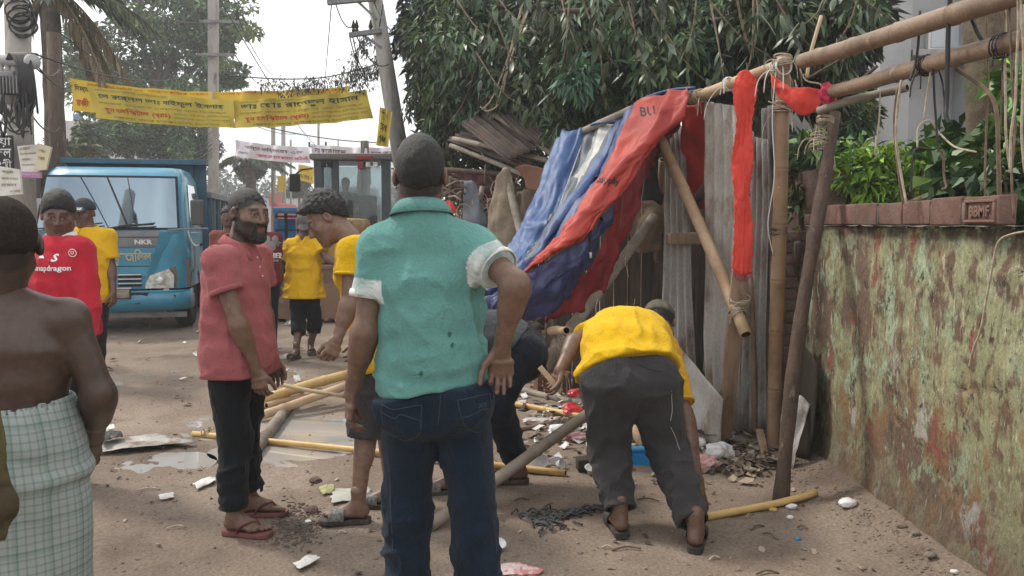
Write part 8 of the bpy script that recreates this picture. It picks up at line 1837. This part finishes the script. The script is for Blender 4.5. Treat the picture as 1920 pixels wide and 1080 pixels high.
sh = t11.shirt(M_yel, inf=.030, hem=p(1180, 690), hemn=nrm(V3(-.16, .62, .75)), sl=.62, slr=(.072, .072), wr=.016, seed=13, collar=False, flare=.05, hemt=0, cuff=.0)
pt = t11.pants(M_greyp, inf=.022, waist=.36, end=.95, r=(.125, .094, .068), wr=.017, seed=5)
# the right sleeve reaches far down the arm
sh_, e_, w_ = t11.J['shR'], t11.J['elR'], t11.J['wrR']; F = Fld(np.minimum(sh_, e_) - .15, np.maximum(sh_, e_) + .15, .008)
F.add(rc(sh_, e_, .080, .062), .02); F.near(lambda q: .010 * t11.folds(q, (12, 12, 12), 3), .04); F.cut(sh_ + (e_ - sh_) * .86, e_ - sh_); v, q = F.mesh(2); so = obj('sleeve', (v, q), M_yel3, t11.t)
e2 = sh_ + (e_ - sh_) * .86; cd = nrm(e_ - sh_); x = nrm(np.cross(cd, (.2, .9, .3))); y = np.cross(cd, x); al = np.linspace(0, 6.283, 25)
solid(obj('sleeve_cuff', sheet(np.array([e2 + cd * k + (.066 + dr) * (np.cos(al)[:, None] * x + np.sin(al)[:, None] * y) for k, dr in ((-.012, .001), (-.006, .003), (.001, .001))])), M_yel2, so), .004)
for k in ((1262, 720), (1270, 780), (1292, 870)): pass
stitch(pt, pt, [P(1276, 750, 3.6), P(1281, 790, 3.6), P(1278, 815, 3.6)], M_white, r=.0013, dirv=(0, 1, 0)); stitch(pt, pt, [P(1279, 828, 3.6), P(1290, 850, 3.6), P(1298, 875, 3.6)], M_white, r=.0013)
stitch(pt, pt, [P(1166, 690, 3.6), P(1164, 712, 3.6)], M_greyp, r=.004); stitch(pt, pt, [P(1210, 700, 3.6), P(1235, 708, 3.6), P(1256, 712, 3.6)], M_cable, r=.004)
for a in 'LR': sandal(t11.t, t11.J['an' + a], t11.J['toe' + a], 1.04, M_sole, M_strapd, 'slide', left=a == 'L')
# bamboo splint he holds in his left hand
o = obj('bamboo_splint', beam(P(1012, 688, 4.02), P(1052, 735, 4.02), .028, .008, (0, 1, 0), .002), M_bam_t); tag(o, 'short split bamboo lath in the left hand of the bending man', 'lath')
# ================================================================== THINGS LYING ON THE GROUND
GB = 'bamboo poles lying on the ground'
def gpole(u0, v0, u1, v1, r, label, m=M_bam_y, z0=None, z1=None, **kw):
 a = GG(u0, v0, r * .9) if z0 is None else P(u0, v0, z0); b = GG(u1, v1, r * .9) if z1 is None else P(u1, v1, z1)
 return bamboo(a, b, r, label, m=m, group=GB, **kw)
gpole(362, 812, 1060, 887, .021, 'long thin yellow bamboo lying across the road behind the standing men', gap=.36)
gpole(470, 852, 562, 736, .042, 'thick grey bamboo pointing away from us beside the puddle', M_bam_g)
gpole(484, 780, 650, 724, .036, 'yellow bamboo lying on top of the grey one', M_bam_t, z0=6.1, z1=6.6)
gpole(492, 748, 660, 700, .042, 'upper thick yellow bamboo of the crossed pile', M_bam_y, z0=6.35, z1=6.8)
gpole(500, 762, 600, 735, .028, 'tan bamboo between the two thick ones of the crossed pile', M_bam_t, z0=6.3, z1=6.7)
gpole(506, 716, 645, 744, .016, 'thin pale stick laid across the crossed pile', M_bam_t, z0=6.3, z1=6.15)
gpole(806, 984, 1112, 772, .033, 'long grey bamboo propped diagonally in front of the stooping man', M_bam_g, z1=4.72, gap=.5)
gpole(925, 752, 1228, 806, .026, 'bright yellow bamboo running behind the legs of the bending man', gap=.33)
gpole(958, 726, 1095, 758, .030, 'grey bamboo lying behind the bright yellow one', M_bam_g)
gpole(1160, 770, 1214, 838, .046, 'short bamboo with its open end facing us between the legs', M_bam_t, gap=.12)
gpole(1150, 742, 1225, 765, .036, 'grey bamboo seen through the legs of the bending man', M_bam_g)
gpole(1322, 972, 1530, 924, .019, 'thin yellow bamboo in the right hand of the bending man', gap=.28)
gpole(945, 808, 1050, 792, .018, 'short reddish stick lying on the earth right of the dark jeans', M_bam_b)
gpole(1395, 806, 1460, 800, .016, 'pale stick lying at the foot of the plank', M_bam_t)
gpole(470, 772, 528, 748, .02, 'bamboo offcut beside the man in pink', M_bam_t)
lash(GG(388, 812, .03), A(.7, -.1, 0), .024, 'cord tied near the left end of the long thin bamboo', n=3, tails=4, seed=22, spread=.05)
lash(GG(1050, 640) * 0 + P(1048, 700, 5.1), A(.2, .2, 1), .03, 'loose bundle of cords hanging by the red bags', n=3, tails=8, seed=23, spread=.1)
o = obj('round_slab', lathe([(.005, .0), (.055, .0), (.055, .012), (.05, .018), (.005, .018)], 18, GG(970, 742)), M_plank); tag(o, 'small round wooden disc lying behind the yellow bamboo', 'disc')
o = obj('wood_crate', join(*[xf(box((-.16, -.008 + .1 * j, .03 + .055 * k), (.16, .008 + .1 * j, .07 + .055 * k)), rotz(.3), GG(1040, 742)) for k in range(3) for j in (0, 1)] + [xf(box((-.16 + .29 * i, .0, .0), (-.13 + .29 * i, .1, .2)), rotz(.3), GG(1040, 742)) for i in (0, 1)]), mat('crate_brown', (.17, .085, .06), (.11, .06, .045), rough=.9), smooth=False); tag(o, 'broken brown slatted crate behind the red bags', 'crate')
# bags, boxes, cups
def crumple(label, c, radii, m, name='plastic_bag', cat='plastic bag', seed=0, amp=.5, group=None, sub=3):
 v, f = rock((0, 0, 0), 1.0, seed, (1, 1, 1), sub, amp); v = v * (1 + .22 * (np.abs(2 * fbm(v + seed, 4.5, 3) - 1) - .3))[:, None]; v = v * np.asarray(radii) + np.asarray(c); v[:, 2] = np.maximum(v[:, 2], np.asarray(c)[2] - radii[2] * .6)
 o = obj(name, (v, f), m, smooth=False); return tag(o, label, cat, group)
crumple('red and white plastic bag lying behind the legs of the bending man', GG(1074, 770, .05), (.085, .06, .06), M_pred, seed=3)
crumple('small red plastic packet above the larger red bag', GG(1080, 738, .045), (.075, .05, .045), M_pred, seed=5)
crumple('clear white plastic bag at the foot of the plank', GG(1350, 848, .05), (.085, .07, .06), M_plasw, seed=6)
crumple('clear pinkish bag right of the dark legs', GG(1322, 868, .04), (.085, .06, .05), mat('plastic_pink', (.55, .28, .26), (.68, .5, .48), rough=.25, scale=18), seed=7)
crumple('clear crumpled bag with pink print lying at the bottom centre', GG(962, 1068, .012), (.12, .055, .020), mat('plastic_print', (.62, .50, .48), (.55, .22, .22), rough=.2, scale=26, mixpos=(.5, .6)), seed=8)
crumple('white plastic heap beside the grey bamboo', GG(1055, 808, .03), (.12, .07, .045), M_plasw, seed=9)
crumple('pale pink wrapper lying left of the white heap', GG(1012, 790, .025), (.12, .06, .03), mat('plastic_pale', (.55, .47, .44), (.62, .58, .55), rough=.4, scale=12), seed=10)
crumple('dull red wrapper under the bending man', GG(1085, 820, .03), (.10, .05, .035), mat('wrapper_dull', (.30, .12, .14), (.4, .3, .3), rough=.5, scale=10), seed=12)
bx = thing('plastic_box', 'bright blue open plastic tray between the legs of the bending man', 'tray', tuple(GG(1208, 868)))
M_blue = mat('plastic_blue', (.02, .25, .60), rough=.35)
c = GG(1208, 866);
obj('wall', xf(box((-.13, -.085, .0), (.13, -.078, .075), .003), rotz(-.08), c), M_blue, bx, smooth=False); obj('wall', xf(box((-.13, .078, .0), (.13, .085, .075), .003), rotz(-.08), c), M_blue, bx, smooth=False)
obj('wall', xf(box((-.137, -.085, .0), (-.131, .085, .075), .002), rotz(-.08), c), M_blue, bx, smooth=False); obj('wall', xf(box((.131, -.085, .0), (.137, .085, .075), .002), rotz(-.08), c), M_blue, bx, smooth=False)
obj('bottom', xf(box((-.13, -.077, .004), (.13, .077, .012)), rotz(-.08), c), M_blue, bx, smooth=False); obj('lid_flap', xf(box((-.10, -.02, .075), (.04, .03, .10), .01), rotz(.2), c), mat('plastic_skyblue', (.10, .42, .68), rough=.35), bx, smooth=False)
def cup(label, c, r, tilt, az):
 v, f = lathe([(.001, .002), (r * .55, .0), (r * .95, r * 1.0), (r * 1.05, r * 1.02), (r * .98, r * .98), (r * .5, .012), (.001, .012)], 20); M_ = rotz(az) @ rotx(tilt); o = obj('bowl', (v @ M_.T + np.asarray(c) + A(0, 0, r * .5 * abs(math.sin(tilt))), f), M_plasw); return tag(o, label, 'bowl', 'white plastic bowls lying about')
cup('white plastic bowl on its side left of the bending man', GG(1012, 872), .045, 1.1, .2); cup('white cup lying right beside the first bowl', GG(1045, 876), .035, 1.3, 1.0); cup('oval white dish in front of the dark block', GG(1110, 890), .045, .25, 0); cup('small white lid lying by the diagonal bamboo', GG(1002, 855), .03, .15, 0); cup('white bowl beside the trouser leg at the bottom centre', GG(934, 1030), .032, .5, .4)
o = obj('dark_block', xf(box((-.08, -.05, 0), (.08, .05, .075), .01), rotz(.1), GG(1105, 880)), mat('block_dark', (.06, .05, .042), rough=.95, scale=8)); tag(o, 'dark burnt block left of the bending man', 'block')
# sheets on the ground
def gsheet(label, poly, m, name='sheet', cat='sheet', lift=.012, amp=.012, seed=0, s=9, n=10):
 q4 = np.array([GG(*q, lift) for q in poly]); ctr = q4.mean(0); rows = []
 for k in range(40):
  t = k / 39 * 4; i = int(t) % 4; e = q4[i] + (q4[(i + 1) % 4] - q4[i]) * (t - int(t)); e = ctr + (e - ctr) * (.80 + .42 * (vn(np.array([[k % 39 * .31 + seed * 7, seed, 0]]), 1.7)[0] - .25) * (0 if cat == 'tin sheet' else 1) + (.2 if cat == 'tin sheet' else 0))
  rows.append([ctr + (e - ctr) * s_ + A(0, 0, .010 * (1 - s_)) for s_ in np.linspace(.02, 1, 9)])
 g = np.array(rows)
 g = wrinkle(g, amp, s, seed); g[-1] = g[0]; g[..., 2] = np.maximum(g[..., 2], .006); o = solid(obj(name, sheet(g), m), .002); return tag(o, label, cat)
gsheet('grey tin sheet lying flat on the road behind the shirtless man', ((190, 832), (292, 816), (372, 832), (185, 850)), M_tin, 'tin_sheet', 'tin sheet', lift=.02, amp=.02)
gsheet('black crumpled rubber piece on the grey sheet', ((182, 822), (212, 806), (236, 824), (190, 836)), M_cable, 'rubber_piece', 'rubber', lift=.06, amp=.035, seed=4)
gsheet('white cloth scrap lying at the edge of the black piece', ((188, 805), (214, 796), (216, 806), (192, 814)), M_paper, 'cloth_scrap', 'cloth', lift=.09, amp=.02, seed=6)
gsheet('grey white flat tile piece near the slide sandal', ((622, 918), (700, 912), (690, 938), (616, 945)), mat('tile_pale', (.45, .46, .42), (.36, .36, .32), rough=.7, scale=8), 'flat_piece', 'slab', lift=.012, amp=.006)
gsheet('dry yellowish leaf beside the flat tile piece', ((598, 918), (624, 910), (628, 922), (604, 928)), mat('leaf_dry', (.42, .40, .20), rough=.8), 'dry_leaf', 'leaf', lift=.012, amp=.02)
gsheet('torn white paper lying near the bottom edge', ((548, 1062), (580, 1044), (602, 1052), (560, 1074)), M_paper, 'paper', 'paper', lift=.01, amp=.02, seed=3)
gsheet('white paper scrap on the left of the road', ((294, 930), (325, 926), (330, 934), (300, 938)), M_paper, 'paper', 'paper', lift=.01, amp=.01, seed=5)
gsheet('smeared white scrap beside the leg of the man in pink', ((360, 912), (398, 896), (408, 902), (372, 922)), M_paper, 'paper', 'paper', lift=.006, amp=.02, seed=8)
gsheet('crumpled white paper near the walking man', ((616, 568), (646, 564), (648, 584), (618, 590)), M_paper, 'paper', 'paper', lift=.08, amp=.10, seed=9)
gsheet('grey cloth lying on the ground under the tin sheets', ((1240, 796), (1350, 806), (1356, 826), (1240, 812)), mat('cloth_darkgrey', (.04, .042, .045), rough=.8), 'dark_sheet', 'sheet', lift=.05, amp=.05, seed=11)
gsheet('crumpled white sheet bits left of the plank foot', ((1262, 830), (1320, 826), (1330, 842), (1270, 846)), M_plasw, 'plastic_scrap', 'plastic', lift=.02, amp=.04, seed=12)
gsheet('pale board lying under the bamboo behind the legs', ((1165, 752), (1212, 752), (1214, 762), (1168, 764)), M_plasw, 'board', 'board', lift=.06, amp=.01, seed=13)
gsheet('flat wet grey patch of cloth beside the puddle', ((690, 930), (760, 918), (756, 936), (700, 944)), mat('cloth_wet', (.33, .33, .30), rough=.4), 'cloth_scrap', 'cloth', lift=.008, amp=.008, seed=15)
# stones
for k, (u, v, r, m, lb) in enumerate(((1590, 943, .038, M_plasw, 'white plaster lump lying near the wall'), (1484, 950, .026, M_plasw, 'white crumb beside the foot of the leaning post'), (1482, 970, .016, M_paper, 'small yellowish white crumb in front of the leaning post'), (592, 900, .030, M_brickd, 'brown brick lump between the two men'), (584, 956, .032, M_brickd, 'dark clod beside the slide sandal'), (1450, 956, .02, mat('peel_yellow', (.45, .36, .10), rough=.8), 'yellow peel beside the leaning post'), (1496, 1010, .012, M_blue, 'tiny blue plastic scrap on the bare earth at the right'), (578, 978, .014, M_paper, 'small white scrap on the gravel'), (1718, 1000, .018, M_mortar, 'rubble piece at the foot of the wall'), (1745, 1040, .022, M_mortar, 'larger rubble piece at the foot of the wall'), (1790, 1072, .015, M_paper, 'pale crumb at the bottom right by the wall'), (1690, 985, .022, M_dirt, 'clod of earth at the foot of the wall'))):
 o = obj('stone', rock(GG(u, v, r * .4), r, k + 30, (1.2, 1, .65), 2), m, smooth=False); tag(o, lb, 'stone')
# dark rags and rope scraps on the bare earth
parts = []
for k in range(46):
 c = GG(rnd.gauss(1020, 18), rnd.gauss(975, 9), .006); L = rnd.uniform(.03, .13); a = rnd.uniform(0, 6.28); d = A(math.cos(a), math.sin(a), 0)
 parts.append(tube(catmull([c, c + d * L * .5 + A(rnd.uniform(-.02, .02), rnd.uniform(-.02, .02), rnd.uniform(.005, .03)), c + d * L], 3), rnd.uniform(.003, .008), 5))
for k in range(26):
 t = k / 25; c = GG(1030 + 80 * t, 968 - 14 * t + rnd.uniform(-6, 6), .006); L = rnd.uniform(.04, .12); a = rnd.uniform(-.5, .5); parts.append(tube(catmull([c, c + A(math.cos(a) * L * .5, math.sin(a) * L * .5, .02), c + A(math.cos(a) * L, math.sin(a) * L, 0)], 3), rnd.uniform(.003, .009), 5))
tag(obj('torn_rag', join(*parts), mat('rag_grey', (.075, .08, .082), (.045, .045, .045), rough=.85, scale=20)), 'tangle of torn dark grey rag and string on the bare earth', 'rag')
for k, (u, v, L, a, lb) in enumerate(((1175, 1030, .14, .15, 'thin twig lying between the feet of the bending man'), (1140, 1028, .06, -.3, 'short twig left of the feet of the bending man'), (1215, 938, .12, -.2, 'black twisted twig in front of the legs'), (1420, 990, .10, .6, 'curved dry leaf stalk on the earth'), (1445, 1005, .09, -1.0, 'dry leaf with stalk on the earth at the right'), (1505, 990, .05, -.4, 'small dark twig right of the dry leaf'), (1440, 1075, .10, .1, 'thin twig at the bottom right'), (1340, 1048, .06, .4, 'pale straw near the sandal'), (330, 990, .09, .2, 'bent straw on the left of the road'), (978, 938, .08, .1, 'dark splinter left of the torn rag'), (640, 1000, .05, .2, 'short pale stick near the slide sandal'), (280, 918, .12, .05, 'thin pale stick left of the man in pink'))):
 c = GG(u, v, .006); d = A(math.cos(a), math.sin(a), 0) * L; tag(obj('twig', tube(catmull([c - d / 2, c + A(.0, .015, .008), c + d / 2], 4), .0045, 5), M_twig if 'dark' in lb or 'black' in lb or k in (0, 3, 4, 6) else M_rope), lb, 'twig')
# gravel pile, litter, crumbs: nobody could count them
def bits(name, label, n, fpos, rmin, rmax, m, flat=.6, seed=0, sub=1):
 V, F = [], []; base = rock((0, 0, 0), 1, seed, (1, 1, flat), sub); bv = base[0]; nb = len(bv); bf = np.array(base[1])
 for k in range(n):
  q = fpos(); r = rmin + (rmax - rmin) * rnd.random() ** 2.5; V.append(bv @ rotz(rnd.uniform(0, 6.28)).T * r * np.array([rnd.uniform(.7, 1.4), rnd.uniform(.7, 1.4), 1]) + q + A(0, 0, r * .2)); F.append(bf + k * nb)
 o = stuff(obj(name, (np.concatenate(V), np.concatenate(F)), m, smooth=False)); o['label'] = label; return o
def gp(u, v, su, sv):
 def f():
  for _ in range(50):
   uu, vv = rnd.gauss(u, su), rnd.gauss(v, sv)
   if vv > 460: return GG(uu, vv)
  return GG(u, v)
 return f
bits('gravel', 'small heap of dark gravel in front of the man in pink', 900, gp(555, 985, 26, 22), .003, .012, mat('gravel_dark', (.13, .10, .08), (.09, .07, .06), rough=.95, scale=30), seed=1)
bits('pebbles', 'pebbles and crumbs scattered over the road', 2600, lambda: (lambda x, y: A(x, y, gz(x, y)))(rnd.uniform(-3.5, 1.9), 2.4 + 6 * rnd.random() ** 1.4), .0025, .012, mat('pebble', (.20, .15, .115), (.12, .09, .07), rough=.95, scale=6, c3=(.42, .39, .35), s3=9, pos3=(.62, .66)), seed=2)
bits('earth_crumbs', 'loose earth and rubble along the foot of the wall', 900, lambda: (lambda y: (lambda x: A(x, y, gz(x, y)))(rnd.gauss(1.78, .07)))(rnd.uniform(2.8, 5)), .002, .010, mat('crumb', (.16, .12, .09), (.22, .18, .14), rough=.95, scale=9), seed=3)
def litter(name, label, n, fpos, s0, s1, mats_, lift=.01):
 V, F, M_ = [], [], []
 for k in range(n):
  q = fpos(); s = rnd.uniform(s0, s1); R_ = rotz(rnd.uniform(0, 6.28)) @ rotx(rnd.uniform(-.6, .6)) @ roty(rnd.uniform(-.6, .6)); b = np.array([[-1, -.6, 0], [0, -.7, .25], [1, -.5, 0], [1.1, .5, .2], [.1, .7, -.1], [-.9, .6, .15]]) * (1 + .4 * (rng.random((6, 1)) - .5)) * s
  v = b @ R_.T + q + A(0, 0, lift + s * .35); v[:, 2] = np.maximum(v[:, 2], q[2] + .003); V.append(v); i = k * 6; F += [(i, i + 1, i + 4, i + 5), (i + 1, i + 2, i + 3, i + 4)]; M_ += [rnd.randrange(len(mats_))] * 2
 o = stuff(obj(name, (np.concatenate(V), F, M_), mats_, smooth=False)); o['label'] = label; return o
M_lit = [M_paper, M_plasw, mat('litter_brown', (.20, .15, .11), rough=.9), mat('litter_tan', (.36, .29, .22), rough=.9), mat('litter_grey', (.25, .24, .23), rough=.8), mat('litter_dark', (.07, .055, .045), rough=.9), M_pred]
litter('rubbish', 'rubbish and paper scraps strewn in front of the stall', 800, gp(1150, 790, 130, 34), .010, .05, M_lit[:6])
litter('dry_leaves', 'dry leaves and scraps heaped at the foot of the bamboo post', 420, gp(1390, 862, 38, 14), .012, .040, [M_lit[2], M_lit[3], M_lit[5], M_lit[2]])
litter('street_litter', 'pale scraps scattered far down the road', 330, lambda: (lambda x, y: A(x, y, gz(x, y)))(rnd.uniform(-6, .5), rnd.uniform(6.5, 14)), .01, .05, [M_paper, M_lit[3], M_lit[2], M_lit[4]])
litter('paper_heap', 'heap of torn pale papers behind the walking man', 130, gp(560, 580, 55, 14), .04, .12, [M_paper, M_lit[4], M_lit[3]])
litter('paper_heap', 'heap of torn white papers right of the walking man', 60, gp(634, 580, 12, 9), .04, .11, [M_paper, M_plasw])
litter('leaf_bits', 'small dark leaf scraps scattered on the near ground', 260, lambda: (lambda x, y: A(x, y, gz(x, y)))(rnd.uniform(-2.6, 1.8), rnd.uniform(2.6, 6)), .006, .020, [M_lit[5], M_lit[2], M_lit[3]], lift=.002)
# ================================================================== HAZE
HAZE = 0.0028
hz = obj('haze', box((-300, -60, -1.2), (300, 400, 17)), mat('haze', (1, 1, 1)), smooth=False, loc=(0, 0, 0)); stuff(hz)
hm = MATS['haze']; hm.node_tree.nodes.clear()
ho = hm.node_tree.nodes.new('ShaderNodeOutputMaterial'); pv = hm.node_tree.nodes.new('ShaderNodeVolumePrincipled')
pv.inputs['Color'].default_value = (.97, .98, 1, 1); pv.inputs['Density'].default_value = HAZE; pv.inputs['Anisotropy'].default_value = .2
hm.node_tree.links.new(pv.outputs[0], ho.inputs['Volume'])
